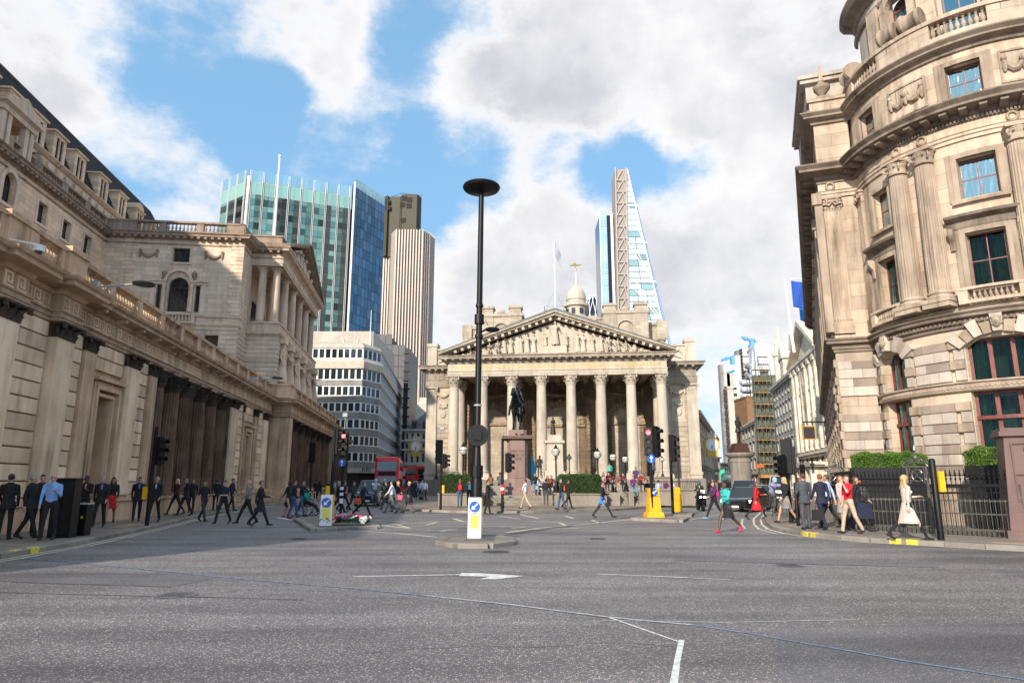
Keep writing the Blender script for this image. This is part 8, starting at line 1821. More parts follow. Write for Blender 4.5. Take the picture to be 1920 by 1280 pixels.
def crest(x,y,rz,s_,label):
 t=thing('railing_crest',label,'ironwork',(x,y,1.6),rz,'scrolled crests on the railings');t.scale=(s_,s_,s_);b=MB()
 for q in(-1,1):
  b.box(q*.3-.03,q*.3+.03,-.03,.03,0,.62);b.box(q*.22-.015,q*.22+.015,-.02,.02,0,.6)
  for(cx,cz_,r,sg)in((.46,.12,.11,1),(.42,.3,.07,-1),(.13,.78,.07,1),(.18,.15,.08,1),(.12,.42,.07,-1)):b.tube([(q*(cx+r*(1-k/14)*math.cos(sg*k*.6)),0,cz_+r*(1-k/14)*math.sin(sg*k*.6))for k in range(12)],.013,5)
 b.tube([(.42*math.cos(PI*k/12),0,.6+.2*math.sin(PI*k/12))for k in range(13)],.028,6);b.tube([(.34*math.cos(PI*k/12),0,.6+.13*math.sin(PI*k/12))for k in range(13)],.014,5);b.box(-.42,.42,-.03,.03,.56,.6)
 b.obj('scrollwork',CST,t);b=MB();b.tube([(.17*math.cos(k*PI/8),0,.3+.19*math.sin(k*PI/8))for k in range(17)],.018,5,caps=False);b.tube([(-.1,-.01,.42),(0,-.02,.3),(.1,-.01,.18)],.02,5);b.tube([(.1,-.02,.42),(.0,-.03,.3),(-.1,-.02,.18)],.02,5);b.obj('monogram',CST,t)
 b=MB();b.lathe([(.05,.8),(.09,.86),(.04,.95),(.06,1.0),(.02,1.05),(.05,1.12),(.003,1.3)],8);b.obj('finial',CST,t)
ra=math.atan2(RP[0][1]-RP[1][1],RP[0][0]-RP[1][0])
crest(12.72,21.83,ra,.95,'scrolled iron crest with monogram on the front railings');crest(12.5,26.9,math.atan2(1.65,5.15)*0-.2,.85,'scrolled iron crest at the left end of the railings against the pier')
hedge('bright green clipped hedge under the left ground floor window',-1.25,1.25,-.35,.35,1.9,2.55,HEDGE[1],9000,.06,-.25,(14.25,26.2,.2),.2);hedge('bright green clipped hedge under the right ground floor window',-1.3,1.3,-.35,.35,1.9,2.6,HEDGE[1],9000,.055,ra,(16.35,22.6,.2),.2)
for x,y,rz,l in((14.25,26.2,-.25,'dark planter box carrying the hedge under the left window'),(16.35,22.6,ra,'dark planter box carrying the hedge under the right window')):block('window_planter',l,'planter',[(-1.3,1.3,-.4,.4,1.7,2.1),(-1.2,1.2,-.3,.3,0,1.7)],IRON,(x,y,.12),rz,'trough')
t=thing('granite_monument','brown granite monument block cut by the right edge of the picture','monument',(15.35,19.75,.12),-.45);b=MB();b.box(-1.35,1.35,-.6,.9,0,.22);b.hexa([(-1.25,-.5,.22),(1.25,-.5,.22),(1.25,.8,.22),(-1.25,.8,.22)],[(-1.1,-.42,2.85),(1.1,-.42,2.85),(1.1,.7,2.85),(-1.1,.7,2.85)]);b.obj('body',ST_MON,t)
b=MB();b.box(-1.22,1.22,-.55,.8,2.85,2.98);b.box(-1.17,1.17,-.5,.78,2.98,3.08);b.obj('cap',ST_MON,t);b=MB();b.box(-.95,.95,-.512,-.44,1.75,1.79);b.box(-.95,.95,-.48,-.42,2.62,2.66);b.box(-.98,-.94,-.50,-.43,1.0,2.66);b.obj('panel_moulding',ST_MON,t)
text(t,'1053',.16,(-.55,-.462,2.42),(PI/2+.03,0,0),pbr('dark_letters',(.01,.008,.008),.5),.006)
# cabinets on the left pavement
g=gp(112,1010,.12);t=thing('control_cabinet','tall black street control cabinet behind the man in the light blue shirt','cabinet',(gp(112,1008,.12).x,g.y+.45,.12),.12);b=MB();b.box(-.29,.29,-.22,.22,0,1.62);b.obj('body',BLK,t);b=MB();b.box(-.32,.32,-.25,.25,1.62,1.67);b.obj('lid',BLK,t);b=MB();b.box(-.26,-.01,-.232,-.22,.1,1.55);b.box(.01,.26,-.232,-.22,.1,1.55);b.obj('door',IRON,t)
g=gp(130,1005,.12);t=thing('control_cabinet','waist-high black cabinet with a small orange sticker beside the tall one','cabinet',(g.x+.12,g.y+.3,.12),.12);b=MB();b.box(-.2,.2,-.2,.2,0,.9);b.obj('body',BLK,t);b=MB();b.box(-.22,.22,-.22,.22,.9,.94);b.obj('lid',MAT['lamp_grey'],t);b=MB();b.box(.05,.12,-.206,-.2,.5,.58);b.obj('sticker',YEL,t)
# flowers
fl=thing('flower_tributes','pile of pink, white and yellow bouquets beside the keep-left bollard','flowers',(gp(655,982,.12).x,26.4,.12));r=random.Random(4);FC=[pbr('petal_%d'%i,c,.6)for i,c in enumerate(((.75,.05,.22),(.8,.62,.62),(.85,.8,.68),(.85,.5,.02),(.6,.02,.04),(.7,.2,.45),(.8,.1,.3)))];LF=pbr('flower_leaf',(.03,.09,.02),.6);WR=pbr('cellophane',(.7,.72,.72),.2,0,.8)
for k in range(17):
 cx,cy=r.uniform(-.85,.85),r.uniform(-.4,.4);m=MB();m.tube([(0,.25,.02),(0,-.05,.14)],[.03,.14],7);bo=m.obj('bouquet',[WR,LF][k%2],fl,loc=(cx,cy,.1*(1-abs(cx))),rz=r.uniform(-1.2,1.2));mats=FC[k%7];q=MB()
 for j in range(11):q.ball((r.uniform(-.14,.14),r.uniform(-.2,.08),.14+r.uniform(0,.12)),r.uniform(.03,.05),6,4)
 q.obj('blooms',mats,bo)
 q=MB()
 for j in range(14):a,z=r.uniform(0,6.28),r.uniform(.04,.22);q.face([(.06*math.cos(a),.06*math.sin(a)-.05,z),(.2*math.cos(a+.2),.2*math.sin(a+.2)-.05,z+.05),(.24*math.cos(a),.24*math.sin(a)-.05,z+.02),(.2*math.cos(a-.2),.2*math.sin(a-.2)-.05,z+.05)])
 q.obj('leaves',LF,bo,fix=False)
TYRE=pbr('tyre',(.012,.012,.012),.8);RIMM=pbr('wheel_rim',(.3,.3,.3),.3,.8);CGL=pbr('car_glass',(.02,.03,.035),.04,.3,1.0);HLT=pbr('lit_headlight',(.9,.9,.85),.2,emit=(1,.97,.85),es=4);HLD=pbr('headlight',(.5,.5,.5),.1,.5);TLR=pbr('tail_light',(.4,.01,.01),.2);PLT=pbr('number_plate',(.75,.75,.7),.5)
def wheel(t,x,y,r,w=.2,rz=0.0):
 m=MB();m.lathe([(r*.6,-w/2),(r*.95,-w/2),(r,-w/3),(r,w/3),(r*.95,w/2),(r*.6,w/2)],18);m.v=[(z,x_,y_)for x_,y_,z in m.v];o=m.obj('wheel',TYRE,t,smooth=True,loc=(x,y,r),rz=rz)
 m=MB();m.lathe([(.02,-w/2+.02),(r*.62,-w/2+.03),(r*.62,w/2-.03),(.02,w/2-.02)],12);m.v=[(z,x_,y_)for x_,y_,z in m.v];m.obj('rim',RIMM,o)
def car(label,loc,rz,col,L=4.7,W=1.85,H=1.42,cat='car',van=False,lit=False,name='parked_car'):
 t=thing(name,label,cat,loc,rz);P=pbr('paint_%d_%d_%d'%tuple(int(c*99)for c in col),col,.25,.3,.6,coat=1.0)
 def sect(y,hw,z0,z1,k=.82):return[(-hw,y,z0),(-hw*1.0,y,z0+(z1-z0)*.45),(-hw*.96,y,z0+(z1-z0)*.8),(-hw*k,y,z1),(hw*k,y,z1),(hw*.96,y,z0+(z1-z0)*.8),(hw,y,z0+(z1-z0)*.45),(hw,y,z0)]
 h=W/2;bz=H*.60 if not van else H*.5;l=L/2;m=MB()
 m.grid([sect(-l,h*.72,.3,bz*.72),sect(-l+.12,h*.86,.22,bz*.82),sect(-l+.5,h*.97,.2,bz*.9),sect(-l*.35,h,.2,bz*1.02),sect(0,h,.2,bz*1.03),sect(l*.6,h,.2,bz*1.05),sect(l-.3,h*.95,.22,bz*(1.0 if not van else 1.05)),sect(l,h*.8,.3,bz*.8)],closed=True,caps=True);m.obj('body',P,t,smooth=True)
 ya,yb,yc,yd=(-l*.38,-l*.08,l*.42,l*.78)if not van else(-l*.75,-l*.5,l*.9,l*.98);zb=bz*.98;m=MB();rt=H-.03
 m.grid([[(-h*.9,ya,zb),(h*.9,ya,zb),(h*.9,yd,zb),(-h*.9,yd,zb)],[(-h*.68,yb,rt),(h*.68,yb,rt),(h*.68,yc,rt),(-h*.68,yc,rt)]],closed=True,caps=True);m.obj('windows',CGL,t)
 m=MB();m.grid([[(-h*.7,yb-.03,rt-.02),(h*.7,yb-.03,rt-.02),(h*.7,yc+.03,rt-.02),(-h*.7,yc+.03,rt-.02)],[(-h*.62,yb+.1,H),(h*.62,yb+.1,H),(h*.62,yc-.1,H),(-h*.62,yc-.1,H)]],closed=True,caps=True)
 for s_ in(-1,1):
  for(p,q)in(((s_*h*.9,ya),(s_*h*.68,yb)),((s_*h*.9,yd),(s_*h*.68,yc)),((s_*h*.9,(ya+yd)/2),(s_*h*.68,(yb+yc)/2))):m.tube([(p[0],p[1],zb),(q[0],q[1],rt)],.035,4)
 m.obj('roof',P,t)
 for x in(-h*.86,h*.86):
  for y in(-l*.64,l*.62):wheel(t,x,y,.33)
 for s_ in(-1,1):
  m=MB();m.hexa([(s_*h*.5,-l-.0,bz*.58),(s_*h*.86,-l+.16,bz*.6),(s_*h*.86,-l+.3,bz*.6),(s_*h*.5,-l+.2,bz*.58)],[(s_*h*.52,-l+.02,bz*.7),(s_*h*.9,-l+.22,bz*.8),(s_*h*.9,-l+.4,bz*.8),(s_*h*.52,-l+.3,bz*.72)]);m.obj('headlight',HLT if lit else HLD,t)
  m=MB();m.ball((s_*(h+.12),ya+.15,zb+.08),(.12,.06,.08),8,5);m.obj('mirror',P,t,smooth=True)
 m=MB();m.box(-h*.42,h*.42,-l-.03,-l+.1,bz*.42,bz*.66);m.obj('grille',BLK,t);m=MB();m.box(-.26,.26,-l-.045,-l,bz*.3,bz*.3+.11);m.obj('number_plate',PLT,t)
 return t
DBL=(.012,.02,.06);car('dark blue taxi with its lights off waiting in front of the red bus',(*gp(693,947).xy,0),.08,DBL,4.6,1.9,1.85,'taxi');
car('shiny black saloon car with a white headlight turning out of the right-hand street',(*gp(1402,957).xy,0),-.62,(.006,.006,.007),4.9,1.95,1.42,lit=True)
car('dark blue taxi just behind the black saloon car',(at(1396,920,52).x,52,0),-.4,DBL,4.5,1.85,1.85,'taxi');car('grey green car right of the black saloon behind the woman in red',(at(1425,930,50).x,50,0),-.35,(.16,.19,.17),4.4,1.8,1.5)
car('white van in the queue of the right-hand street',(at(1462,910,66).x,66,0),-.4,(.7,.7,.7),5,2.0,2.3,'van',True,name='parked_van');car('dark hatchback far down the right-hand street',(at(1440,910,78).x,78,0),-.4,(.05,.05,.06));car('silver car far down the right-hand street',(at(1420,905,90).x,90,0),-.4,(.4,.4,.42))
car('black taxi at the kerb behind the white-shirted cyclist',(at(712,930,62).x,62,0),.15,(.008,.008,.01),4.6,1.9,1.8,'taxi')
def bus(label,loc,rz,col,L=10.5,H=4.35,W=2.5,single=False):
 t=thing('double_decker_bus' if not single else 'coach',label,'bus',loc,rz);P=pbr('bus_paint_%d'%int(col[0]*99),col,.4,0,.4,coat=.15);h=W/2;m=MB()
 S_=lambda y,k,zt:[(-h*k,y,.35),(-h*k,y,zt-.35),(-h*k*.9,y,zt-.08),(-h*k*.7,y,zt),(h*k*.7,y,zt),(h*k*.9,y,zt-.08),(h*k,y,zt-.35),(h*k,y,.35)]
 m.grid([S_(0,.92,H-.3),S_(.12,.97,H-.12),S_(.4,1,H),S_(L-.3,1,H),S_(L,.95,H-.2)],closed=True,caps=True);m.obj('body',P,t,smooth=True)
 def pan(nm,mat,x0,x1,z0,z1,y=-.03):q=MB();q.ext([(x0+.1,z0),(x1-.1,z0),(x1,z0+.1),(x1,z1-.15),(x1-.2,z1),(x0+.2,z1),(x0,z1-.15),(x0,z0+.1)],'y',y,.1);q.obj(nm,mat,t)
 if not single:pan('upper_windscreen',CGL,-h*.82,h*.82,H-1.45,H-.52)
 pan('windscreen',CGL,-h*.84,h*.84,1.05,2.3 if not single else H-.6)
 if not single:pan('destination_display',BLK,-h*.75,h*.75,2.42,2.82,-.05)
 for s_ in(-1,1):
  pan('headlight',HLD,s_*h*.8-.16,s_*h*.8+.16,.6,.85,-.05)
  for z0,z1 in(((1.2,2.1),(2.95,3.8))if not single else((1.3,2.4),)):q=MB();q.box(s_*h-.02,s_*h+.02,.6,L-.5,z0,z1);q.obj('side_windows',CGL,t)
  for y in(1.9,L-2.6):wheel(t,s_*(h-.2),y,.48,.3)
 q=MB();q.box(-h*.95,h*.95,-.04,.1,.35,.5);q.obj('bumper',BLK,t);q=MB();q.box(-.26,.26,-.06,-.04,.38,.48);q.obj('number_plate',PLT,t)
BR=(.55,.012,.02);bus('bright red double-decker bus coming towards the junction',(at(725,900,72).x,72,0),.12,BR);bus('red double-decker bus with a blue window behind the first bus',(at(758,900,125).x,125,0),.12,BR);bus('third red bus half hidden by the left corner of the exchange',(at(798,910,110).x,108,0),.3,BR);bus('dark green coach in the right-hand street left of the round pillar',(at(1371,910,88).x,88,0),-.35,(.02,.09,.08),9,2.9,2.4,True)
def tor(m,x,y,z,r,w,n=18):m.tube([(x,y+r*math.cos(2*PI*k/n),z+r*math.sin(2*PI*k/n))for k in range(n+1)],w,5,caps=False)
def bicycle(loc,rz,label,col=(.02,.02,.02)):
 t=thing('bicycle',label,'bicycle',loc,rz);P=pbr('frame_%d'%int(col[0]*99),col,.4,.3)
 for y in(-.52,.52):
  m=MB();tor(m,0,y,.34,.33,.018);o=m.obj('wheel',TYRE,t,smooth=True);m=MB()
  for k in range(9):a=k*PI/9;m.tube([(0,y+.32*math.cos(a),.34+.32*math.sin(a)),(0,y-.32*math.cos(a),.34-.32*math.sin(a))],.003,3)
  m.obj('spokes',RIMM,o)
 m=MB();A_,B_,C_,D_,E_=(0,.52,.34),(0,.08,.3),(0,.16,.82),(0,-.36,.86),(0,-.52,.34)
 for p,q in((A_,B_),(A_,C_),(B_,C_),(C_,D_),(B_,D_),(D_,E_)):m.tube([p,q],.018,5)
 m.obj('frame',P,t);m=MB();m.tube([C_,(0,.18,.95)],.015,5);m.ball((0,.2,.97),(.07,.13,.03),8,4);m.obj('saddle',BLK,t);m=MB();m.tube([D_,(0,-.38,1.02)],.015,5);m.tube([(-.26,-.3,1.05),(-.1,-.4,1.03),(.1,-.4,1.03),(.26,-.3,1.05)],.015,5);m.obj('handlebar',BLK,t)
 m=MB();m.lathe([(.09,-.01),(.09,.01)],10);m.v=[(z+.05,y+.08,x+.3)for x,y,z in m.v];m.obj('crank',RIMM,t)
g=gp(1314,957);t=thing('motorcycle','dark motorcycle with two lit headlights ridden towards the camera','motorcycle',(*g.xy,0),-.05);wheel(t,0,-.7,.31,.12);wheel(t,0,.7,.31,.15);m=MB();m.ball((0,-.45,.85),(.3,.3,.3),12,8);m.ball((0,.1,.82),(.22,.45,.17),10,6);m.ball((0,.6,.8),(.2,.35,.12),10,6);m.ball((0,0,.5),(.25,.4,.25),10,6);m.obj('fairing',pbr('moto_paint',(.012,.016,.02),.3,.4),t,smooth=True)
for s_ in(-1,1):m=MB();m.ball((s_*.12,-.72,.82),(.085,.05,.06),10,6);m.obj('headlight',HLT,t,smooth=True);m=MB();m.tube([(s_*.1,-.7,.35),(s_*.12,-.45,.95)],.03,6);m.tube([(0,-.4,1.05),(s_*.38,-.3,1.1)],.02,5);m.ball((s_*.38,-.42,1.22),(.08,.02,.05),8,4);m.obj('fork_and_mirror',BLK,t)
m=MB();m.hexa([(-.18,-.72,1.0),(.18,-.72,1.0),(.16,-.68,1.0),(-.16,-.68,1.0)],[(-.13,-.5,1.35),(.13,-.5,1.35),(.12,-.47,1.35),(-.12,-.47,1.35)]);m.obj('windshield',CGL,t);m=MB();m.box(-.13,.13,-.76,-.74,1.03,1.25);m.obj('learner_plate',SIGNW,t);m=MB();m.box(-.05,-.025,-.772,-.762,1.08,1.2);m.box(-.05,.05,-.772,-.762,1.08,1.11);m.obj('red_l',CLR,t)
# wheelchair
g=gp(575,966);t=thing('wheelchair','black wheelchair being pushed across the road','wheelchair',(*g.xy,0),1.35)
for s_ in(-1,1):m=MB();tor(m,s_*.3,.12,.31,.3,.02);m.obj('large_wheel',TYRE,t);m=MB();tor(m,s_*.24,-.4,.1,.09,.02,10);m.obj('castor',TYRE,t);m=MB();m.tube([(s_*.26,.25,.15),(s_*.26,.25,.95),(s_*.26,.4,.98)],.015,5);m.tube([(s_*.26,.25,.68),(s_*.26,-.2,.68),(s_*.26,-.42,.2)],.015,5);m.obj('side_frame',IRON,t)
m=MB();m.box(-.24,.24,-.2,.25,.46,.5);m.box(-.24,.24,.23,.27,.5,.95);m.obj('seat',BLK,t)
# ================================================================ people
K_=(.012,.011,.013);NV=(.012,.016,.04);GY=(.08,.08,.085);BE=(.46,.35,.25);WH=(.7,.7,.72);LB=(.22,.38,.68);RD=(.55,.012,.02);JN=(.04,.08,.17);TL=(.04,.38,.36);MR=(.16,.015,.03)
# photo column, photo row of the feet, ground height, heading, pose, label, top, legs, then extras
def crowd(rows,group=None):
 for r in rows:
  u,v,z,face,k,lab,top,legs=r[:8];ex_=r[8]if len(r)>8 else{}
  loc=gp(u,v,z)if v>0 else at(u,905,-v);loc=Vector((loc.x,loc.y,z));person(k,loc,face,lab,top,legs,group=group,**ex_)
crowd([
(5,1012,.12,200,'suitstand','man in a black suit cut by the left edge of the picture',K_,K_),(48,1011,.12,100,'suit','man in a long black coat striding right at the far left',K_,K_,dict(hair='g')),(66,1004,.12,40,'stand','person hidden behind the black-coated man and the man in light blue',K_,K_,dict(skin=3)),
(86,1013,.12,20,'bald','bald man in a light blue shirt and black trousers',LB,K_,dict(skin=3)),(153,986,.12,15,'read','woman in black with an orange top holding white papers',K_,K_,dict(skin=2,shirt=(.6,.12,.06))),(183,989,.12,20,'suit','man in a dark suit with blue shirt and red tie',K_,K_,dict(shirt=(.18,.2,.5),hair='g',skin=3)),
(204,981,.12,25,'skirt','woman in a black jacket and bright red skirt',K_,RD,dict(skin=1)),(254,978,.12,30,'suit','man in a dark suit and bright blue shirt by the column base',K_,K_,dict(shirt=(.1,.16,.6))),(287,979,.12,10,'suit','tall balding man in a dark suit right of the left traffic signal',K_,K_,dict(hair='g',shirt=(.4,.45,.7))),
(327,965,.12,330,'womanwalk','woman in dark maroon clothes walking beside a man in blue shirt',(.05,.01,.02),K_,dict(hair='y')),(345,967,.12,320,'suit','man in a black jacket with open blue shirt before the columns',K_,K_,dict(shirt=LB)),(357,961,.12,20,'walk2','woman with a dark coat behind the couple before the columns',K_,K_,dict(hair='b')),
(379,978,0,60,'tee','man in a black tee with a maroon jacket round his waist',K_,(.03,.03,.03)),(416,982,0,350,'tee','man in a navy tee shirt striding across the road',NV,(.02,.02,.022),dict(skin=3)),(403,957,.12,200,'walk2','man in dark clothes with his arm out behind the navy tee shirt',K_,K_),(433,958,.12,90,'pack','person with a navy backpack turned to the stone wall',NV,K_),
(461,983,0,300,'walk','person in grey top and pale headscarf beside the man in the long black coat',(.2,.19,.2),K_,dict(hair=(.6,.3,.3))),(485,987,0,95,'overcoat','man in a long black coat striding right across the road',K_,K_,dict(hair='b')),
(539,971,0,250,'skirt','woman in black with bare legs and red shoes crossing behind the wheelchair',K_,K_,dict(shoe=RD)),(549,973,0,110,'pack','man in black with a dark blue backpack crossing the road',K_,JN,dict(shirt=(.02,.03,.07))),(563,969,0,80,'push','person in dark jacket pushing the wheelchair',K_,JN),
(593,-68,.12,200,'suit','man in dark suit and blue shirt near the far colonnade',K_,K_,dict(shirt=LB)),(600,-67,.12,180,'womanwalk','woman in black beside the man near the far colonnade',K_,K_),(521,928,.12,300,'stand','person in a white jacket standing by the parked bicycle',WH,K_),
(633,962,0,100,'overcoat','man in a black coat with a rucksack crossing by the left signal',K_,K_,dict(hair='g',skin=3)),(644,957,0,120,'walk','man in a blue top behind the left signal pole',NV,K_),(662,958,0,60,'walk2','woman in dark green behind the flowers',(.02,.04,.03),K_),(679,967,0,85,'stride','man in a navy suit with an orange bag walking right past the flowers',NV,K_,dict(hair='b',shoe=(.3,.05,.02))),
(733,962,0,265,'walk','man in a white shirt and grey trousers walking left',WH,(.16,.16,.17)),(745,960,0,270,'womanwalk','woman in black with a pink bag walking left',K_,(.12,.1,.09),dict(hair='y')),(766,962,0,255,'overcoat','woman in a dark coat at the right of the crossing group',K_,(.1,.09,.08),dict(hair='y')),(723,955,0,250,'walk2','man in black with blue shirt behind the crossing group',K_,GY,dict(shirt=LB)),
(796,939,.12,10,'walk','man in a white shirt and tan trousers carrying a briefcase on the plaza',WH,(.16,.11,.07)),(862,951,.12,190,'pack','man with a bright red backpack looking at the left hedge',(.05,.01,.015),JN,dict(shirt=(.75,.02,.03),hair='r')),(880,950,.12,185,'pack','man in navy with a teal backpack behind the tall lamp',NV,K_,dict(shirt=(.03,.15,.2))),
(914,964,0,80,'read','dark-clothed man looking at his phone right of the tall lamp',K_,K_),(985,954,.12,250,'tee','man in a white tee shirt and beige chinos before the statue steps',WH,BE,dict(skin=1)),(1024,949,.12,180,'read','person in a dark jacket with orange shoes facing the steps',K_,(.06,.06,.07),dict(shoe=(.5,.14,.02))),
(1053,956,.12,280,'pack','man in black and orange walking left before the right hedge',K_,JN,dict(shirt=(.6,.1,.02))),(1066,953,.12,100,'walk2','woman in a dark top walking right before the right hedge',K_,K_,dict(skin=1)),(1131,971,0,82,'shorts','woman in a black hoodie and bright blue shorts over leggings striding right',K_,(.01,.22,.8),dict(hair='d')),
(1216,943,.12,190,'stand','man in a black jacket seen from behind left of the double signal',K_,K_),(1226,941,.12,185,'stand','man in a navy top just behind the double signal',NV,K_),(1236,946,.12,190,'walk2','man in a pale blue shirt and grey trousers seen from behind',(.45,.52,.7),(.16,.17,.17)),(1250,938,.12,20,'skirtstand','woman in a purple top with a black bag by the portico corner',(.13,.02,.14),K_,dict(hair='r')),
(1262,936,.12,15,'packwoman','woman in a white top with a red bag by the portico corner',WH,K_,dict(shirt=MR)),(1290,932,.12,355,'suitstand','man in a navy suit standing on the plaza left of the motorcyclist',NV,NV,dict(shirt=WH)),
(1341,974,0,280,'packwoman','woman with a bright pink backpack walking left behind the runner',(.06,.02,.08),K_,dict(shirt=(.65,.02,.2),shoe=(.1,.35,.5))),(1366,998,0,300,'jogger','woman in a teal jacket, black skirt and neon pink shoes',TL,K_,dict(skin=2,shoe=(.9,.02,.12))),(1421,974,0,80,'lady','woman in a bright red coat and black leggings crossing',RD,K_,dict(hair='b')),
(1476,981,.12,280,'skirt','blonde woman in a black top and grey skirt stepping off the kerb',K_,(.2,.2,.21),dict(hair='y')),(1513,992,.12,185,'suitstand','man in a grey suit seen from behind on the right corner',(.055,.065,.08),(.055,.065,.08),dict(hair='b',h=1.04)),(1545,993,.12,190,'suit','man in a navy suit seen from behind beside the grey suit',NV,NV,dict(hair='r',h=1.03)),
(1557,988,.12,230,'walk','man in a pale blue shirt leaning right beside the navy suit',(.45,.52,.75),K_,dict(hair='b',h=1.04)),(1504,975,.12,20,'walk2','person in dark red between the signal pole and the grey suit',(.1,.015,.02),(.2,.02,.02),dict(hair='r')),(1584,992,.12,30,'skirtstand','woman in a pale pink top and grey skirt behind the red polo shirt',(.6,.42,.4),(.3,.29,.28),dict(hair='r')),
(1597,1001,.12,280,'phoneear','man in a bright red polo and beige trousers with a hand to his ear',RD,BE,dict(hair='b',skin=3)),(1613,996,.12,60,'womanwalk','woman in a dark coat close behind the man in red',K_,K_,dict(hair='b')),(1708,1012,.12,88,'lady','blonde woman in a cream coat and black tights walking right past the railings',(.62,.48,.40),K_,dict(hair='y',h=1.03))])
crowd([(1620,990,0,150,'stand','brown-haired person just behind the left end of the railings',GY,K_,dict(hair='r')),(1645,985,0,20,'skirtstand','woman in a pale striped dress behind the railings',(.4,.33,.3),(.4,.33,.3),dict(hair='b')),(1720,982,0,30,'stand','woman with reddish hair behind the railings at the right',K_,JN,dict(hair='r')),(1740,984,0,330,'teestand','man in a white tee shirt and blue jeans behind the railings',WH,JN,dict(skin=1)),(1880,990,0,10,'stand','person in dark clothes behind the railings by the monument',MR,K_)])
# seated people: z = height of the seat
def seated(u,Y,zs,face,k,lab,top,legs,**kw):
 me=pose(k);p=at(u,905,Y);person(k,Vector((p.x,Y,zs-(.80+me['dz']))),face,lab,top,legs,**kw)
for r in((1003,50.3,1.45,10,'sit','man in blue jeans sitting on the low wall right of the plinth',K_,(.12,.22,.38)),(1016,50.5,1.3,350,'sit','person in a grey top on the low wall',(.35,.35,.37),K_),(1025,50.5,1.3,20,'sitw','woman in a brown top on the low wall',(.25,.1,.06),K_),(1034,50.6,1.3,0,'sit','person in maroon at the right end of the low wall',MR,GY),(937,50.4,1.5,170,'sit','man in a grey jacket sitting left of the plinth with his back turned',(.1,.1,.11),GY),(921,50.4,1.4,200,'sitw','small person in brown on the wall left of the plinth',(.2,.1,.06),K_),
(1131,52,1.5,0,'sitw','woman in a pale top first in the row on the exchange steps',(.5,.35,.3),MR),(1139,52,1.55,20,'sitw','woman in maroon second in the row on the exchange steps',MR,K_),(1157,53,1.5,350,'sit','person in a white cap in the row on the exchange steps',(.2,.1,.08),BE),(1167,53,1.5,10,'sitw','woman in dark red right of the white cap',(.15,.03,.04),K_),(1187,48.9,1.25,5,'sit','person in jeans sitting with legs hanging over the wall',(.12,.03,.12),(.14,.25,.42)),(1193,54,1.95,350,'sit','man in purple sitting highest on the exchange steps',(.07,.04,.14),GY),(1201,53,1.5,10,'sitw','woman in red at the right end of the seated row',(.3,.03,.03),K_)):seated(*r)
crowd([(1144,-60,1.6,200,'stand','person in a turquoise shirt standing on the exchange steps',(.1,.42,.35),K_),(1225,-66,1.9,180,'womanwalk','red-haired woman in denim climbing the exchange steps',(.05,.08,.15),K_,dict(hair='r')),(1052,-80,2.05,0,'suitstand','man in a suit under the portico by the middle arch',NV,K_)])
g=gp(1314,957);person('moto',Vector((g.x,g.y+.15,.86-(.80+pose('moto')['dz']))),-3,'motorcyclist in a black jacket with neon yellow stripes and a blue helmet',(.03,.035,.03),K_,hair=(.05,.1,.2),shirt=(.35,.6,.02))
for u,v,f,lab,top,lb,rz in((1455,972,15,'cyclist in a lavender shirt stopped at the right kerb',(.32,.3,.5),'black bicycle under the cyclist in lavender',.2),(702,951,20,'cyclist in a white shirt and pale helmet in front of the taxi',WH,'bicycle under the white-shirted cyclist',.3),(722,950,320,'cyclist in black left of the crossing group',K_,'bicycle under the cyclist in black',-.7)):
 p=gp(u,v);bicycle((p.x,p.y,0),math.radians(f),lb);me=pose('cycle');a=math.radians(f);person('cycle',Vector((p.x-.2*math.sin(a),p.y+.2*math.cos(a),1.05-(.80+me['dz']))),f,lab,top,GY,hair=(.3,.4,.45))
q=at(511,935,60);bicycle((q.x,q.y,.12),.5,'bicycle leaning by the bank wall at the far kerb')
me=pose('recline');g=gp(575,966);person('recline',Vector((g.x,g.y,.55-(.80+me['dz']))),77,'person in a green top reclining in the wheelchair with feet out',(.01,.25,.2),K_,shoe=(.05,.3,.4))
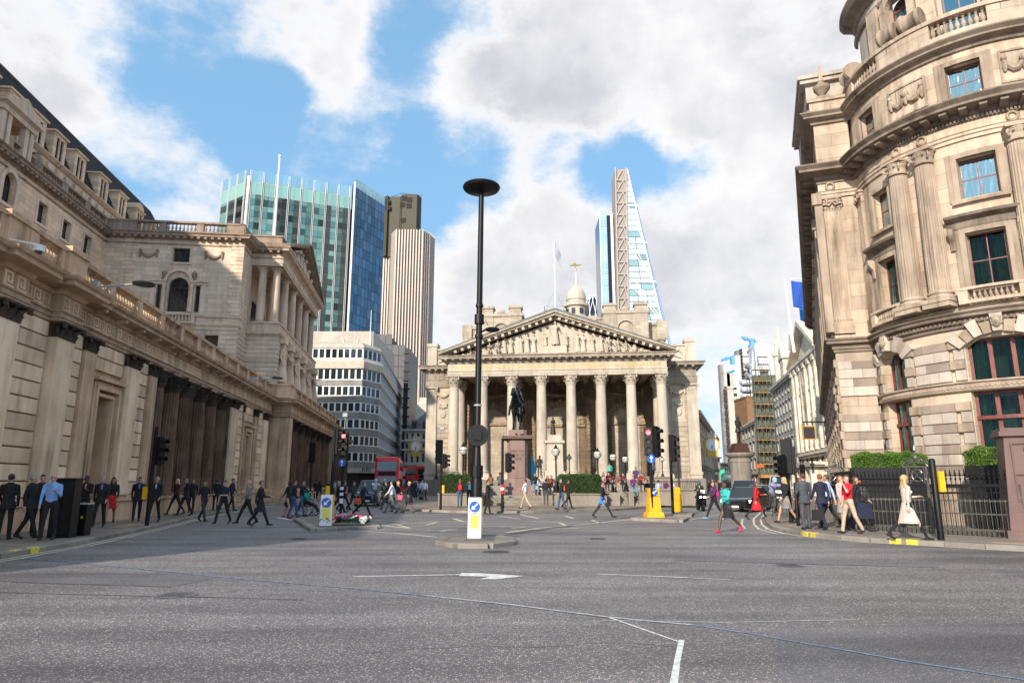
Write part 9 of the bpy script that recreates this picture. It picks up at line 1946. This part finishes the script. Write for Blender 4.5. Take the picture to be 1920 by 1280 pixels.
# far crowds
rc=random.Random(9);CN='black,navy,grey,red,white,light blue,maroon,brown,black,black'.split(',');TP=[K_,NV,GY,RD,WH,LB,MR,(.3,.2,.12),K_,K_];PS=['walk','walk2','stand','suit','womanwalk','skirtstand','suitstand']
for(n,u0,u1,y0,y1,lab,grp,z)in((16,1300,1352,66,88,'far pedestrian on the pavement along the right flank of the exchange','crowd right of the exchange',.12),(12,1352,1440,96,130,'tiny pedestrian in the distance between the cars of the right-hand street','crowd far down the right street',0),(12,772,795,60,100,'far pedestrian on the pavement left of the exchange','crowd left of the exchange',.12),(9,610,650,66,98,'far pedestrian in front of the distant bank colonnade','crowd by the far colonnade',.12)):
 for i in range(n):
  Y=rc.uniform(y0,y1);p=at(rc.uniform(u0,u1),905,Y);person(rc.choice(PS),Vector((p.x,Y,z)),rc.choice((0,10,180,190,90,270)),lab.replace('pedestrian','pedestrian in '+CN[TPi:=rc.randrange(10)]),TP[TPi],rc.choice((K_,JN,GY,K_)),hair=rc.choice('dbgyr'),skin=rc.choice((0,0,1,2,3)),group=grp,h=rc.uniform(.95,1.05))
def bag(u,v,Y,label,col,w=.34,h=.28):p=at(u,v,Y);t=thing('bag',label,'bag',(p.x,Y,p.z));m=MB();m.hexa([(-w/2,-.06,0),(w/2,-.06,0),(w/2,.06,0),(-w/2,.06,0)],[(-w/2*.9,-.04,h),(w/2*.9,-.04,h),(w/2*.9,.04,h),(-w/2*.9,.04,h)]);m.obj('body',cloth(col),t);m=MB();m.tube([(-.08,0,h),(-.07,0,h+.12),(.07,0,h+.12),(.08,0,h)],.012,5);m.obj('handle',cloth(col),t)
Yf=lambda u,v,z=.12:gp(u,v,z).y
bag(790,937,Yf(796,939)-.1,'black briefcase of the white-shirted man on the plaza',K_);bag(1535,975,Yf(1545,993)-.2,'dark bag held between the grey and navy suits',K_,.4,.34);bag(671,944,Yf(679,967,0)-.3,'orange bag held by the navy-suited man',(.5,.1,.03));bag(751,937,Yf(745,960,0)-.25,'pink handbag of the woman walking left',(.6,.12,.2));bag(1622,972,Yf(1613,996)-.2,'navy jacket bundle carried behind the man in red',NV,.5,.5)
bag(1243,922,Yf(1250,938)-.2,'black shoulder bag of the woman in purple',K_)
for u,v,Y,l in((835,815,1,''),)[:0]:pass
for dx,l in((-.1,'left of two dark pigeons on the statue plinth cap'),(.35,'right of two dark pigeons on the statue plinth cap')):t=thing('pigeon',l,'bird',(SX+dx,SY-1.35,5.165),dx*4);m=MB();m.ball((0,0,.1),(.06,.13,.06),8,5);m.ball((0,-.12,.17),.035,7,5);m.tube([(0,.1,.1),(0,.22,.07)],[.04,.02],5);m.obj('body',cloth((.05,.05,.06)),t,smooth=True)
